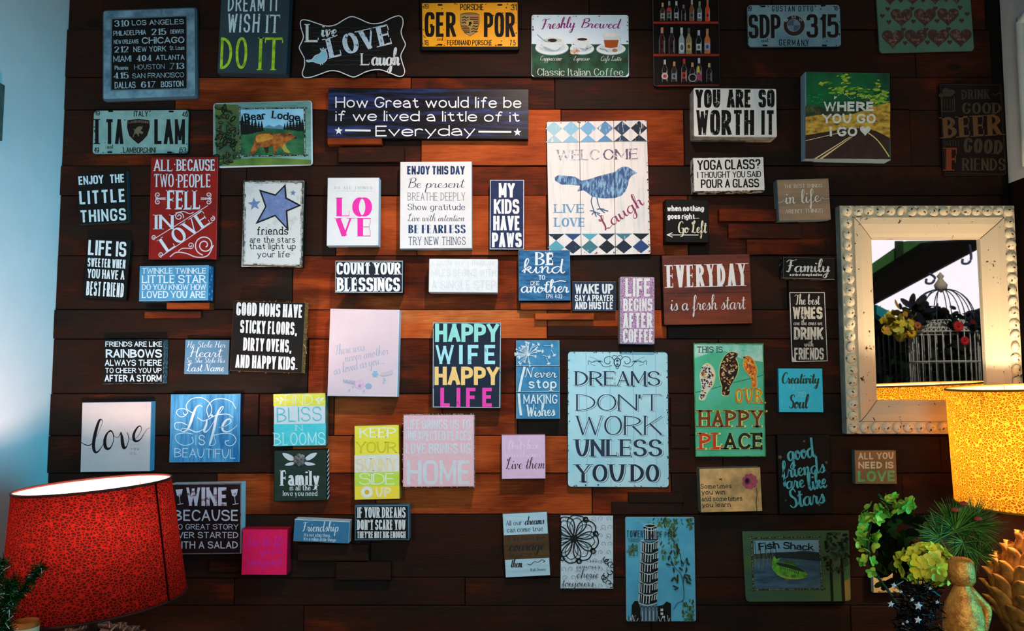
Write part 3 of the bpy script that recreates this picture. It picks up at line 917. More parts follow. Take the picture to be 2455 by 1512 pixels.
# --- live love laugh
out = [(850, 180), (905, 185), (985, 212), (1070, 236), (1150, 225), (1225, 180), (1295, 150), (1365, 170), (1430, 200), (1490, 215),
       (1570, 205), (1650, 165), (1720, 143), (1757, 165), (1762, 220), (1745, 285), (1760, 345), (1785, 400), (1765, 450), (1742, 505), (1760, 580), (1778, 640),
       (1765, 682), (1725, 692), (1660, 668), (1550, 630), (1440, 645), (1365, 680), (1310, 698), (1240, 672), (1170, 645), (1095, 642), (1010, 672), (930, 698), (868, 700),
       (850, 660), (868, 600), (868, 530), (838, 470), (822, 430), (842, 385), (860, 330), (840, 260), (832, 205)]
s = Sign('shaped_sign', 'black wavy-edged sign reading Live LOVE Laugh with a pale blue bird', 'sign', Z2,
         [(830, 150), (1780, 150), (1780, 695), (830, 695)], 0.022, paint((24, 24, 26), (34, 34, 36), scale=20), (18, 18, 19), group=GS, outline=out)
wh = worn((222, 224, 226), (60, 62, 66), .35, 130)
s.line(out, 9, wh, 'border', closed=True, smooth=True, n=3)
rng = random.Random(3)
for i in range(9):
    y = 250 + i * 42
    s.line([(900 + rng.random() * 60 + j * 46, y + rng.uniform(-9, 9)) for j in range(15)], 2.2, (72, 74, 78), 'faint_script', smooth=True, n=3)
s.text('slab', 'L', 880, 1005, 382, 165, wh, w=.16)
s.text('script', 'ive', 1010, 1175, 330, 130, wh, w=.17)
s.text('serif', 'LOVE', 1098, 1675, 530, 185, worn((206, 220, 232), (70, 80, 90), .5, 90), w=.24, yb1=395)
s.text('slab', 'L', 1380, 1465, 592, 110, wh, w=.15)
s.text('script', 'augh', 1468, 1745, 590, 150, wh, w=.16)
blue = (150, 208, 224)
s.poly([(888, 545), (935, 540), (965, 505), (1010, 485), (1030, 455), (1062, 462), (1075, 500), (1068, 545), (1030, 575), (985, 572), (945, 558), (900, 562)], blue, 'bird', True, 4)
s.line([(888, 545), (935, 540), (965, 505), (1010, 485), (1030, 455), (1062, 462), (1075, 500), (1068, 545), (1030, 575), (985, 572), (945, 558), (900, 562)], 6, wh, 'bird', True, True, n=3)
s.line([(1010, 575), (1018, 592)], 6, wh, 'bird'); s.line([(1030, 575), (1038, 588)], 6, wh, 'bird')
s.line([(1022, 462), (1012, 440), (1030, 450), (1040, 432), (1048, 450), (1066, 440), (1058, 466)], 6, wh, 'bird')
s.done()

# --- license plates
def slot(s, x, y, w=46, h=15):
    s.line([(x - w / 2 + h / 2, y), (x + w / 2 - h / 2, y)], h, (20, 18, 18), 'slot')
    s.ell(x - w / 2 + h / 2, y, h / 2, h / 2, (20, 18, 18), 'slot', n=8); s.ell(x + w / 2 - h / 2, y, h / 2, h / 2, (20, 18, 18), 'slot', n=8)
def rust(s, x0, y0, x1, y1, col, n, seed):
    r = random.Random(seed)
    for i in range(n):
        side = r.random()
        if side < .7:
            e = r.choice([0, 1, 2, 3])
            x = (x0, x1, r.uniform(x0, x1), r.uniform(x0, x1))[e] + r.uniform(-10, 10)
            y = (r.uniform(y0, y1), r.uniform(y0, y1), y0, y1)[e] + r.uniform(-8, 8)
            x = min(x1 - 8, max(x0 + 8, x)); y = min(y1 - 8, max(y0 + 8, y))
        else:
            x, y = r.uniform(x0, x1), r.uniform(y0, y1)
        a = r.uniform(2, 8)
        s.poly([(x + a * r.uniform(.4, 1.5) * math.cos(t), y + a * r.uniform(.4, 1.2) * math.sin(t)) for t in (0, .9, 1.8, 2.7, 3.6, 4.5, 5.4)], col, 'rust')

s = Sign('license_plate', 'weathered grey-green license plate with black ITA LAM letters and a dark bull shield', 'license plate', Z1,
         [(843, 993), (1712, 998), (1706, 1397), (840, 1392)], 0.02, paint((146, 172, 164), (104, 140, 132), scale=10, lo=.35, hi=.7, rough=.4), (60, 70, 66), thick=0.004, rad=0.012, group=GP)
dk = (26, 24, 24)
s.text('slab', 'I', 862, 928, 1305, 226, dk, w=.14); s.text('cond', 'TA', 955, 1118, 1305, 226, dk, w=.14)
s.text('cond', 'LAM', 1398, 1678, 1306, 226, dk, w=.14)
for t, x0, x1, y, H in [('19', 858, 905, 1045, 40), ('46', 1650, 1705, 1058, 46), ('19', 855, 897, 1383, 48), ('63', 1627, 1688, 1383, 48)]:
    s.text('cond', t, x0, x1, y, H, dk, w=.14)
s.text('cond', 'ITALY', 1212, 1342, 1055, 50, dk, w=.14); s.text('cond', 'LAMBORGHINI', 1116, 1412, 1385, 50, dk, w=.14)
sh = [(1150, 1085), (1255, 1070), (1360, 1085), (1364, 1150), (1340, 1230), (1300, 1275), (1253, 1312), (1208, 1275), (1165, 1230), (1144, 1150)]
s.poly(sh, (150, 150, 140), 'shield'); s.poly([(1254 + (x - 1254) * .94, 1185 + (y - 1185) * .94) for x, y in sh], (38, 26, 22), 'shield')
s.text('sans', 'LAMBORGHINI', 1165, 1345, 1120, 22, (120, 104, 80), w=.16, arc=8)
bull = (112, 98, 70)
s.poly([(1215, 1215), (1222, 1180), (1245, 1150), (1280, 1145), (1290, 1165), (1275, 1180), (1298, 1200), (1285, 1215), (1262, 1205), (1255, 1240), (1240, 1210)], bull, 'shield', True, 3)
s.line([(1225, 1185), (1210, 1165)], 6, bull, 'shield'); s.line([(1285, 1160), (1292, 1140)], 6, bull, 'shield'); s.line([(1215, 1215), (1205, 1245)], 7, bull, 'shield')
for x, y in ((1003, 1008), (1552, 1010), (995, 1378), (1537, 1380)): slot(s, x, y)
s.text('script', 'art', 965, 1030, 1345, 40, dk, w=.14)
rust(s, 850, 1000, 1700, 1390, (52, 44, 40), 46, 1)
s.done()

s = Sign('license_plate', 'yellow license plate with black GER POR letters and a striped crest in a black frame', 'license plate', Z3,
         [(40, 20), (922, 18), (930, 455), (30, 455)], 0.03, (18, 18, 18), (16, 16, 16), rad=0.008, group=GP)
s.poly([(45, 30), (910, 22), (912, 422), (50, 422)], paint((252, 176, 34), (242, 158, 28), scale=12, rough=.4), 'plate')
s.text('cond', 'GER', 68, 352, 335, 226, dk, w=.15); s.text('cond', 'POR', 605, 888, 336, 224, dk, w=.15)
for t, x0, x1, y, H in [('19', 62, 104, 80, 44), ('31', 850, 902, 92, 50), ('18', 62, 104, 410, 48), ('7.5', 838, 893, 412, 50)]:
    s.text('cond', t, x0, x1, y, H, dk, w=.14)
s.text('cond', 'PORSCHE', 390, 603, 92, 56, dk, w=.14); s.text('cond', 'FERDINAND PORSCHE', 272, 680, 410, 48, dk, w=.14)
sh = [(390, 128), (432, 116), (478, 112), (525, 116), (563, 128), (565, 200), (552, 262), (520, 305), (478, 328), (436, 305), (402, 262), (388, 200)]
s.poly(sh, (96, 66, 34), 'crest'); s.poly([(477 + (x - 477) * .95, 220 + (y - 220) * .95) for x, y in sh], (176, 140, 84), 'crest')
for q, (x0, x1) in enumerate(((478, 555), (400, 478))):
    for j in range(4):
        y = (152 + j * 18) if q == 0 else (232 + j * 18)
        xa = x0 + (0 if q == 0 else 14 * j * .6)
        s.rect(xa, y, x1, y + 9, (120, 34, 30) if j % 2 == 0 else (30, 26, 26), 'crest')
for q, (cx, cy) in enumerate(((436, 185), (520, 265))):
    for j in range(3):
        s.line([(cx - 30, cy - 24 + j * 24), (cx - 5, cy - 32 + j * 24), (cx + 8, cy - 22 + j * 24), (cx + 30, cy - 30 + j * 24)], 8, (36, 40, 26), 'crest', True, n=3)
s.poly([(446, 185), (510, 185), (508, 230), (478, 258), (448, 230)], (196, 160, 70), 'crest')
s.poly([(468, 200), (490, 196), (498, 215), (484, 222), (488, 240), (476, 232), (462, 240), (470, 218)], (28, 22, 20), 'crest')
s.text('sans', 'PORSCHE', 410, 546, 135, 14, (70, 56, 30), w=.15)
for x, y in ((208, 44), (750, 44), (208, 404), (750, 406)): slot(s, x, y)
s.text('script', 'art', 180, 240, 368, 40, (120, 30, 26), w=.14)
rust(s, 50, 30, 906, 418, (98, 34, 24), 60, 2)
s.done()

s = Sign('license_plate', 'blue-grey license plate with dark SDP 315 characters and a round quartered badge', 'license plate', Z4,
         [(1095, 45), (1945, 40), (1957, 428), (1110, 426)], 0.022, paint((118, 150, 160), (88, 122, 136), scale=9, lo=.4, hi=.65, rough=.4), (50, 60, 66), thick=0.006, rad=0.012, group=GP)
dk2 = (38, 32, 30)
s.text('cond', 'SDP', 1116, 1405, 348, 214, dk2, w=.15, yb1=344); s.text('cond', '315', 1640, 1930, 341, 212, dk2, w=.15)
s.text('cond', 'GUSTAN OTTO', 1326, 1700, 104, 50, dk2, w=.13, gap=.25); s.text('cond', 'GERMANY', 1390, 1660, 414, 56, dk2, w=.13, gap=.2)
s.text('cond', '19', 1105, 1142, 100, 44, dk2, w=.14); s.text('cond', '16', 1888, 1926, 95, 42, dk2, w=.14)
s.ell(1527, 232, 100, 97, (150, 166, 170), 'badge', n=40); s.ell(1527, 232, 96, 93, (46, 36, 32), 'badge', n=40); s.ell(1523, 230, 60, 58, (126, 142, 152), 'badge', n=40)
for a0 in (180, 0):
    s.poly([(1523, 230)] + [(1523 + 56 * math.cos(math.radians(a0 + t)), 230 + 54 * math.sin(math.radians(a0 + t))) for t in range(0, 91, 10)], (66, 84, 104), 'badge')
for a0 in (90, 270):
    s.poly([(1523, 230)] + [(1523 + 56 * math.cos(math.radians(a0 + t)), 230 + 54 * math.sin(math.radians(a0 + t))) for t in range(0, 91, 10)], (98, 120, 136), 'badge')
lt = (176, 186, 186)
s.text('sans', 'B', 1452, 1478, 202, 24, lt, w=.18, yb1=182); s.text('sans', 'M', 1506, 1540, 168, 24, lt, w=.18); s.text('sans', 'W', 1566, 1598, 182, 24, lt, w=.18, yb1=200)
for x, y in ((1245, 58), (1790, 50), (1262, 412), (1802, 412)): slot(s, x, y)
s.text('script', 'art', 1228, 1295, 380, 40, dk2, w=.14)
rust(s, 1105, 50, 1945, 420, (44, 38, 36), 60, 5)
s.done()

# --- coffee
s = Sign('metal_sign', 'tin sign reading Freshly Brewed over three coffee cups and Classic Italian Coffee', 'sign', Z3,
         [(1033, 130), (1922, 132), (1922, 697), (1033, 702)], 0.02, paint((216, 234, 246), (198, 222, 240), scale=8, rough=.4), (60, 66, 66), thick=0.004, rad=0.009, group=GS)
s.poly([(1038, 398), (1200, 400), (1400, 396), (1600, 402), (1917, 400), (1917, 660), (1890, 690), (1065, 696), (1040, 675)], paint((30, 84, 60), (22, 48, 34), scale=14, lo=.4, hi=.6), 'picture')
pur = (142, 36, 120)
s.text('script', 'Freshly', 1118, 1445, 266, 94, pur, w=.15, slant=.25, yb1=248, thin=.3)
s.text('script', 'Brewed', 1475, 1850, 250, 82, pur, w=.16, slant=.25, yb1=258, thin=.3)
cup, cupS, cof = (214, 226, 232), (150, 176, 190), (44, 24, 18)
def saucer(cx, cy, rx, ry):
    s.ell(cx, cy + 4, rx + 3, ry + 3, (110, 140, 150), CUP, n=36); s.ell(cx, cy, rx, ry, cup, CUP, n=36); s.ell(cx, cy - 4, rx * .8, ry * .72, (190, 208, 216), CUP, n=36)
CUP = 'coffee_cup#1'
saucer(1222, 432, 150, 64)
s.line([(1135, 372), (1090, 365), (1085, 405), (1135, 425)], 12, cup, CUP, True)
s.poly([(1130, 358), (1325, 358), (1310, 415), (1285, 452), (1228, 464), (1165, 452), (1142, 415)], cup, CUP, True)
s.poly([(1150, 420), (1250, 455), (1300, 425), (1285, 455), (1228, 466), (1165, 454)], cupS, CUP, True)
s.ell(1228, 360, 98, 24, (228, 234, 236), CUP, n=32); s.ell(1228, 366, 86, 20, (188, 198, 196), CUP, n=32); s.ell(1226, 366, 42, 15, cof, CUP)
s.line([(1088, 312), (1160, 372), (1205, 376)], 7, (120, 150, 164), CUP, True)
CUP = 'coffee_cup#2'
saucer(1495, 440, 108, 52)
s.line([(1440, 385), (1410, 380), (1408, 415), (1448, 425)], 10, cup, CUP, True)
s.poly([(1432, 352), (1562, 352), (1550, 410), (1532, 452), (1498, 460), (1462, 452), (1445, 410)], cup, CUP); s.poly([(1462, 430), (1520, 440), (1548, 405), (1532, 452), (1498, 460)], cupS, CUP)
s.ell(1497, 352, 65, 18, (226, 232, 234), CUP); s.ell(1497, 356, 46, 12, cof, CUP)
s.ell(1430, 466, 45, 26, paint((150, 104, 72), (226, 214, 200), scale=120), CUP, rot=-12); s.line([(1520, 460), (1550, 440), (1590, 420)], 5, (110, 130, 140), CUP, True)
CUP = 'coffee_cup#3'
saucer(1757, 442, 132, 52)
s.line([(1820, 345), (1842, 350), (1840, 400), (1812, 412)], 10, (200, 214, 222), CUP, True)
s.poly([(1685, 312), (1835, 312), (1826, 375), (1812, 442), (1757, 450), (1704, 442), (1694, 375)], (206, 220, 228), CUP)
s.poly([(1692, 362), (1828, 362), (1814, 428), (1757, 436), (1704, 428)], (158, 74, 28), CUP); s.ell(1760, 315, 75, 20, (228, 232, 232), CUP)
s.ell(1792, 456, 24, 17, (156, 122, 94), CUP); s.line([(1650, 440), (1700, 450), (1730, 468)], 7, (110, 130, 140), CUP, True)
pale = (206, 214, 210)
s.text('script', 'Cappuccino', 1112, 1315, 548, 44, pale, w=.1, slant=.25); s.text('script', 'Espresso', 1415, 1568, 548, 42, pale, w=.1, slant=.25); s.text('script', 'Cafe Latte', 1660, 1858, 550, 42, pale, w=.1, slant=.25)
s.text('serif', 'Classic Italian Coffee', 1090, 1868, 685, 66, pale, w=.1)
rust(s, 1042, 138, 1914, 690, (70, 78, 76), 70, 9)
s.done()

# --- bottle shelf
s = Sign('metal_sign', 'tall tin sign picturing rows of beer bottles on red shelves', 'sign', Z4,
         [(247, -60), (846, -60), (857, 777), (252, 785)], 0.022, paint((24, 21, 21), (32, 28, 27), scale=20, rough=.35), (70, 78, 84), thick=0.004, rad=0.009, group=GS)
red = paint((176, 52, 30), (128, 34, 22), scale=25, stretch=(1, 1, 8))
for y in (206, 500): s.poly([(250, y - 11), (838 + (y > 300) * 9, y - 11), (842 + (y > 300) * 6, y + 9), (250, y + 10)], red, 'shelf')
s.poly([(300, 770), (848, 764), (842, 779), (280, 784)], (120, 34, 22), 'shelf')
def bottle(x, base, h, body, neck, lab, w=44):
    hw = w / 2
    pr = [(hw, 0), (hw, .52), (hw * .88, .6), (hw * .42, .72), (hw * .36, .98), (hw * .4, 1.0)]
    pts = [(x + a, base - b * h) for a, b in pr] + [(x - a, base - b * h) for a, b in pr[::-1]]
    s.poly(pts, (112, 118, 120), 'bottles')
    s.poly([(x + (px - x) * .8, py) for px, py in pts], body, 'bottles')
    s.poly([(x - hw * .42, base - .78 * h), (x + hw * .42, base - .78 * h), (x + hw * .4, base - h), (x - hw * .4, base - h)], neck, 'bottles')
    s.rect(x - hw * .78, base - .42 * h, x + hw * .78, base - .14 * h, lab, 'bottles')
    s.ell(x, base - .28 * h, hw * .45, .08 * h, tuple(v * .45 for v in lab), 'bottles', n=10)
    s.line([(x + hw * .62, base - .05 * h), (x + hw * .62, base - .5 * h)], 3, (190, 196, 198), 'bottles')
dkb = (36, 28, 24)
for a in [(335, 190, 165, (60, 44, 28), (196, 160, 100), (170, 160, 150)), (395, 190, 180, (30, 40, 30), (150, 150, 146), (120, 116, 106)), (460, 190, 180, dkb, (180, 190, 196), (168, 172, 176)),
          (525, 192, 150, (22, 24, 24), (110, 116, 118), (40, 42, 44)), (600, 192, 195, (130, 70, 40), (160, 156, 148), (96, 100, 84)), (670, 192, 180, (90, 104, 100), (130, 150, 120), (180, 190, 206)), (742, 194, 195, (210, 66, 34), (150, 120, 100), (206, 70, 40))]:
    bottle(*a)
s.ell(393, 88, 22, 20, (196, 60, 40), 'bottles')
for a in [(330, 486, 238, (62, 22, 20), (206, 150, 112), (70, 26, 22)), (418, 486, 240, (56, 24, 24), (150, 160, 164), (50, 22, 22)), (507, 486, 236, (160, 172, 176), (196, 204, 208), (206, 212, 214)),
          (573, 488, 235, (150, 132, 84), (80, 84, 72), (196, 160, 84)), (663, 486, 212, (22, 28, 34), (170, 180, 186), (190, 198, 202)), (740, 486, 226, (206, 106, 44), (176, 130, 96), (150, 156, 190))]:
    bottle(*a, w=56)
s.ell(510, 430, 24, 42, (204, 210, 214), 'bottles'); s.ell(510, 430, 14, 26, (90, 98, 104), 'bottles')
for a in [(355, 742, 202, (26, 32, 32), (176, 186, 190), (200, 120, 120)), (440, 742, 184, (52, 34, 24), (206, 150, 84), (120, 130, 140)), (530, 742, 210, (44, 22, 20), (190, 60, 48), (186, 66, 44)),
          (605, 748, 182, (40, 26, 24), (200, 150, 110), (96, 76, 72)), (665, 742, 216, (60, 34, 40), (190, 200, 206), (170, 84, 110)), (757, 742, 170, (36, 36, 28), (190, 180, 120), (60, 56, 40))]:
    bottle(*a, w=52)
s.ell(355, 690, 30, 28, (206, 190, 190), 'bottles'); s.ell(355, 690, 18, 16, (186, 70, 70), 'bottles'); s.ell(606, 704, 38, 38, (170, 166, 166), 'bottles'); s.ell(606, 704, 30, 30, (40, 28, 26), 'bottles'); s.ell(668, 700, 24, 28, (160, 66, 96), 'bottles')
s.poly([(645, 655), (650, 600), (668, 600), (672, 655)], (206, 190, 84), 'bottles')
s.done()

# --- hearts
s = Sign('metal_sign', 'green tin sign covered with rows of dull red hearts, cut by the top edge', 'sign', Z5,
         [(990, -90), (1855, -90), (1898, 466), (1044, 476)], 0.02, paint((78, 116, 96), (66, 104, 88), scale=8, rough=.45), (60, 90, 76), thick=0.004, rad=0.012, group=GS)  # board green partly lowered to stand in for the shade up here
hc, hc2 = (70, 46, 40), paint((66, 44, 40), (110, 86, 76), scale=110, lo=.5, hi=.62)
for cx, cy, w in [(1130, -30, 190), (1335, -30, 190), (1540, -35, 190), (1735, -35, 180), (1235, 165, 200), (1447, 162, 200), (1655, 158, 198), (1157, 358, 204), (1364, 354, 204), (1569, 350, 200), (1771, 348, 200)]:
    s.heart(cx, cy, w, w * .84, hc, 'hearts'); s.heart(cx, cy - 2, w * .9, w * .74, hc2, 'hearts')
    s.text('sans', 'love', cx - 34, cx + 34, cy + 18, 26, (124, 110, 78), w=.16)
for cx, cy in [(1110, 85), (1330, 82), (1540, 80), (1765, 72), (1060, 148), (1828, 130), (1120, 203), (1342, 198), (1556, 193), (1780, 190), (1250, 272), (1457, 272), (1660, 268), (1267, 393), (1470, 388), (1672, 385), (1228, 8), (1430, 5), (1640, 0)]:
    s.heart(cx, cy, 44, 42, hc, 'hearts')
s.done()

# --- bear lodge
s = Sign('metal_sign', 'painted tin sign reading Bear Lodge with a walking brown bear', 'sign', Z2,
         [(32, 928), (936, 912), (940, 1500), (48, 1512)], 0.024, paint((120, 160, 152), (84, 128, 116), scale=7, stretch=(.5, 1, 5), lo=.35, hi=.65, rough=.4), (214, 212, 214), thick=0.008, rad=0.01, group=GS, bevel=0.003)
s.poly([(55, 1470), (250, 1440), (560, 1425), (930, 1450), (930, 1490), (60, 1502)], paint((104, 128, 54), (60, 92, 38), scale=12), 'picture')
s.poly([(58, 945), (270, 950), (285, 1440), (70, 1480)], paint((54, 78, 60), (88, 104, 46), scale=14, lo=.4, hi=.6), 'picture')
s.poly([(285, 990), (868, 984), (872, 1405), (285, 1416)], paint((160, 206, 226), (118, 176, 208), scale=10), 'picture')
s.poly([(480, 1165), (545, 1132), (590, 1150), (640, 1128), (700, 1160), (872, 1150), (872, 1260), (285, 1260), (285, 1190)], (92, 132, 156), 'picture')
s.poly([(285, 1180), (500, 1160), (700, 1172), (872, 1160), (872, 1404), (285, 1414)], paint((52, 106, 66), (30, 76, 48), scale=26, lo=.4, hi=.6), 'picture')
tree = (24, 38, 34)
def fir(x, base, h, col=tree):
    for j in range(5):
        w = h * (.06 + .055 * j); y = base - h + h * .18 * j
        s.poly([(x, y - h * .06), (x + w, y + h * .22), (x - w, y + h * .22)], col, 'picture')
    s.line([(x, base), (x, base - h * .4)], 4, col, 'picture')
for x, b, h in [(305, 1230, 190), (335, 1215, 160), (362, 1222, 170), (395, 1212, 130), (425, 1205, 130), (455, 1200, 105), (482, 1190, 95), (690, 1175, 60), (715, 1180, 80), (742, 1180, 95), (770, 1185, 100), (800, 1188, 110), (828, 1192, 125), (850, 1192, 115)]:
    fir(x, b, h)
bear = [(372, 1392), (392, 1340), (412, 1300), (418, 1255), (440, 1218), (490, 1203), (550, 1200), (600, 1215), (650, 1205), (700, 1212), (720, 1196), (742, 1200), (758, 1218), (790, 1242), (796, 1258), (770, 1266), (735, 1270), (712, 1290), (690, 1318),
        (705, 1345), (738, 1378), (728, 1388), (690, 1382), (662, 1345), (645, 1330), (625, 1352), (612, 1385), (590, 1390), (586, 1350), (580, 1325), (540, 1328), (500, 1335), (462, 1332), (440, 1360), (420, 1385), (400, 1396)]
s.poly(bear, paint((176, 100, 40), (92, 48, 26), scale=45, lo=.38, hi=.62), 'bear', True, 3)
s.poly([(430, 1240), (470, 1215), (540, 1212), (585, 1235), (570, 1262), (500, 1280), (440, 1290)], paint((206, 150, 54), (176, 96, 36), scale=45), 'bear', True, 3)
s.poly([(690, 1300), (712, 1345), (740, 1378), (720, 1384), (690, 1376), (668, 1340)], (150, 150, 62), 'bear', True, 3)
s.poly([(500, 1335), (545, 1330), (540, 1385), (520, 1388)], (58, 34, 22), 'bear'); s.ell(735, 1222, 7, 7, (20, 14, 12), 'bear', n=8); s.ell(788, 1250, 9, 7, (20, 14, 12), 'bear', n=8)
s.text('slab', 'Bear', 330, 522, 1100, 72, (24, 24, 26), w=.2, yb1=1078, jit=.05, slant=-.05); s.text('slab', 'Lodge', 570, 825, 1070, 68, (24, 24, 26), w=.2, yb1=1100, jit=.05)
log = paint((160, 170, 160), (30, 34, 30), scale=160, lo=.45, hi=.55)
for a, b in [((262, 985), (895, 978)), ((282, 965), (288, 1440)), ((868, 970), (874, 1420)), ((258, 1415), (905, 1405))]:
    s.line([a, b], 13, (30, 34, 30), 'log_frame'); s.line([a, b], 8, log, 'log_frame')
rng = random.Random(11)
for i in range(62):
    x = 70 + rng.random() * 175; y = 955 + rng.random() * 530; rt = rng.uniform(0, 180)
    s.ell(x, y, rng.uniform(22, 40), rng.uniform(10, 17), (22, 36, 22), 'leaves', rt, n=10)
    s.ell(x + 2, y - 2, rng.uniform(16, 26), rng.uniform(5, 10), rng.choice([(52, 84, 48), (74, 100, 50), (60, 50, 34), (84, 66, 42), (40, 66, 44)]), 'leaves', rt, n=10)
s.done()

# --- how great
s = Sign('wooden_sign', 'long dark navy wooden sign reading How Great would life be', 'sign', ZN,
         [(787, 209.5), (1266.6, 213.7), (1267, 337), (785, 327.5)], 0.035, paint((24, 26, 36), (46, 60, 116), scale=22, stretch=(.22, 1, 3), lo=.48, hi=.72, rough=.35), (24, 26, 36), group=GS)
wp = worn((224, 222, 224), (90, 96, 120), .22, 200)
s.text('hand', 'How Great would life be', 804, 1250, 258, 26.5, wp, w=.115, jit=.03, yb1=258.5)
s.text('hand', 'if we lived a little of it', 804, 1246, 289.5, 25, wp, w=.115, jit=.03, yb1=292)
s.text('hand', 'Everyday', 900, 1140, 327, 26, wp, w=.115, jit=.02, yb1=325)
s.star(812, 313.5, 10, wp, 'motif'); s.star(1240.5, 317, 10, wp, 'motif')
s.line([(827, 312.3), (888.5, 313)], 4.4, wp, 'motif'); s.line([(1147, 315.3), (1226, 316)], 4.4, wp, 'motif')
s.done()

# --- you are so worth it
s = Sign('box_sign', 'thick white block sign reading YOU ARE SO WORTH IT in tall black letters', 'sign', Z4,
         [(618, 800), (1365, 797), (1375, 1245), (612, 1240)], 0.066, paint((222, 218, 214), (176, 196, 200), scale=18, stretch=(1, 1, .2), lo=.5, hi=.75), paint((170, 176, 176), (120, 110, 96), scale=40), rad=0.006, group=GS)
wb = worn((24, 24, 26), (176, 182, 182), .38, 80)
s.text('cond', 'YOU', 632, 858, 976, 165, wb, w=.19); s.text('cond', 'ARE', 918, 1140, 975, 164, wb, w=.19); s.text('cond', 'SO', 1205, 1350, 974, 163, wb, w=.19)
s.text('cond', 'WORTH', 636, 1165, 1224, 228, wb, w=.165); s.text('cond', 'IT', 1230, 1350, 1221, 222, wb, w=.17)
s.done()

# --- where you go
s = Sign('canvas_print', 'thick canvas print of a desert road under green sky reading WHERE YOU GO I GO', 'sign', Z5,
         [(372, 658), (1135, 657), (1126, 1440), (362, 1440)], 0.057, paint((26, 108, 62), (18, 60, 44), scale=7, lo=.35, hi=.65), (150, 178, 196), group=GS)
r = random.Random(23)
for (cx, cy, sx_, sy_, n) in [(700, 805, 55, 12, 20), (830, 815, 50, 16, 24), (640, 835, 28, 10, 8), (720, 715, 26, 26, 20), (545, 760, 28, 8, 8), (1000, 890, 48, 22, 34), (1075, 865, 22, 36, 24), (920, 870, 40, 14, 16), (1015, 790, 22, 32, 12), (1060, 930, 40, 10, 14), (470, 900, 60, 30, 10)]:
    for k in range(n):
        x, y = min(1105, max(395, r.gauss(cx, sx_))), min(945, max(675, r.gauss(cy, sy_)))
        s.ell(x, y, r.uniform(10, 34), r.uniform(4, 12), r.choice([(110, 170, 44), (150, 184, 50), (60, 130, 54), (44, 112, 56), (184, 190, 60)]) if cx > 480 else (30, 128, 66), 'picture', r.uniform(-25, 15), n=9)
s.poly([(364, 962), (440, 955), (540, 975), (640, 985), (760, 975), (780, 1060), (364, 1080)], paint((44, 56, 44), (84, 90, 50), scale=40, lo=.45, hi=.6), 'picture')
sand = paint((206, 168, 66), (110, 78, 40), scale=40, stretch=(1, 1, 2), lo=.42, hi=.66)
s.poly([(364, 1060), (480, 1040), (640, 1050), (780, 1035), (880, 1005), (960, 960), (1040, 950), (1132, 930), (1130, 1250), (950, 1190), (820, 1160), (620, 1185), (364, 1240)], sand, 'picture')
s.poly([(364, 1225), (640, 1180), (760, 1160), (900, 1160), (1000, 1185), (1128, 1250), (1125, 1438), (363, 1438)], paint((60, 44, 40), (48, 36, 32), scale=30), 'picture')
cream = (226, 200, 150)
s.line([(364, 1275), (640, 1210), (700, 1195)], 5, cream, 'picture', True)
s.poly([(440, 1438), (462, 1438), (770, 1242), (764, 1238)], cream, 'picture'); s.poly([(488, 1438), (516, 1438), (790, 1240), (784, 1238)], cream, 'picture')
s.line([(935, 1205), (1000, 1255), (1060, 1325), (1122, 1418)], 9, (220, 214, 120), 'picture', True)
lw = worn((212, 216, 210), (120, 130, 118), .45, 90)
s.text('sans', 'WHERE', 528, 985, 1008, 88, lw, w=.24); s.text('sans', 'YOU GO', 515, 1000, 1118, 88, lw, w=.22); s.text('sans', 'I GO', 583, 832, 1235, 88, lw, w=.23)
s.heart(905, 1188, 96, 92, (206, 210, 206), 'lettering'); s.heart(903, 1182, 44, 40, lw, 'lettering')
s.poly([(622, 902), (625, 868), (648, 882)], (220, 222, 216), 'picture')
pth = catmull([(640, 880), (680, 852), (720, 850), (755, 880), (780, 895), (830, 875), (880, 870), (930, 885), (955, 905)], False, 4)
for i in range(0, len(pth) - 1, 2):
    s.line([tuple(pth[i]), tuple(pth[i + 1])], 5, (220, 222, 216), 'picture')
s.done()

# --- drink good beer
s = Sign('metal_sign', 'unlit dark brown tin sign reading DRINK GOOD BEER WITH GOOD FRIENDS', 'sign', ZB,
         [(150, 598), (608, 603), (652, 1277), (192, 1265)], 0.018, paint((30, 19, 18), (24, 16, 15), scale=10), (34, 22, 20), thick=0.004, rad=0.012, group=GS)  # shade in this corner partly worked into the board and letter colours
bt, bt2 = worn((62, 52, 40), (36, 26, 22), .4, 90), worn((92, 64, 38), (54, 36, 24), .35, 90)
s.text('serif', 'DRINK', 318, 522, 720, 70, worn((56, 46, 38), (40, 26, 22), .4, 90), w=.2, yb1=716); s.text('serif', 'GOOD', 322, 605, 824, 80, worn((64, 56, 42), (34, 24, 22), .4, 90), w=.24)
s.text('serif', 'BEER', 186, 610, 1002, 152, bt2, w=.24, yb1=978); s.text('serif', 'WITH', 193, 300, 1056, 38, bt, w=.12)
s.text('serif', 'F', 206, 295, 1236, 166, worn((112, 50, 26), (70, 34, 22), .3, 90), w=.24); s.text('serif', 'GOOD', 330, 614, 1102, 104, bt, w=.24, yb1=1120); s.text('serif', 'RIENDS', 322, 638, 1236, 90, bt, w=.17)
mug = (58, 50, 38)
s.line([(178, 700), (176, 808), (268, 804), (265, 700)], 7, mug, 'mug'); s.ell(172, 690, 20, 16, mug, 'mug'); s.ell(205, 660, 28, 22, mug, 'mug'); s.ell(245, 668, 26, 20, mug, 'mug'); s.ell(220, 685, 36, 16, mug, 'mug')
for x in (195, 215, 235, 252): s.line([(x, 715), (x, 790)], 5, mug, 'mug')
s.line([(545, 680), (565, 690), (585, 672), (600, 680)], 6, mug, 'mug', True)
s.line([(162, 612), (598, 616), (638, 1262), (204, 1252)], 3, (60, 46, 40), 'border', closed=True)
s.done()

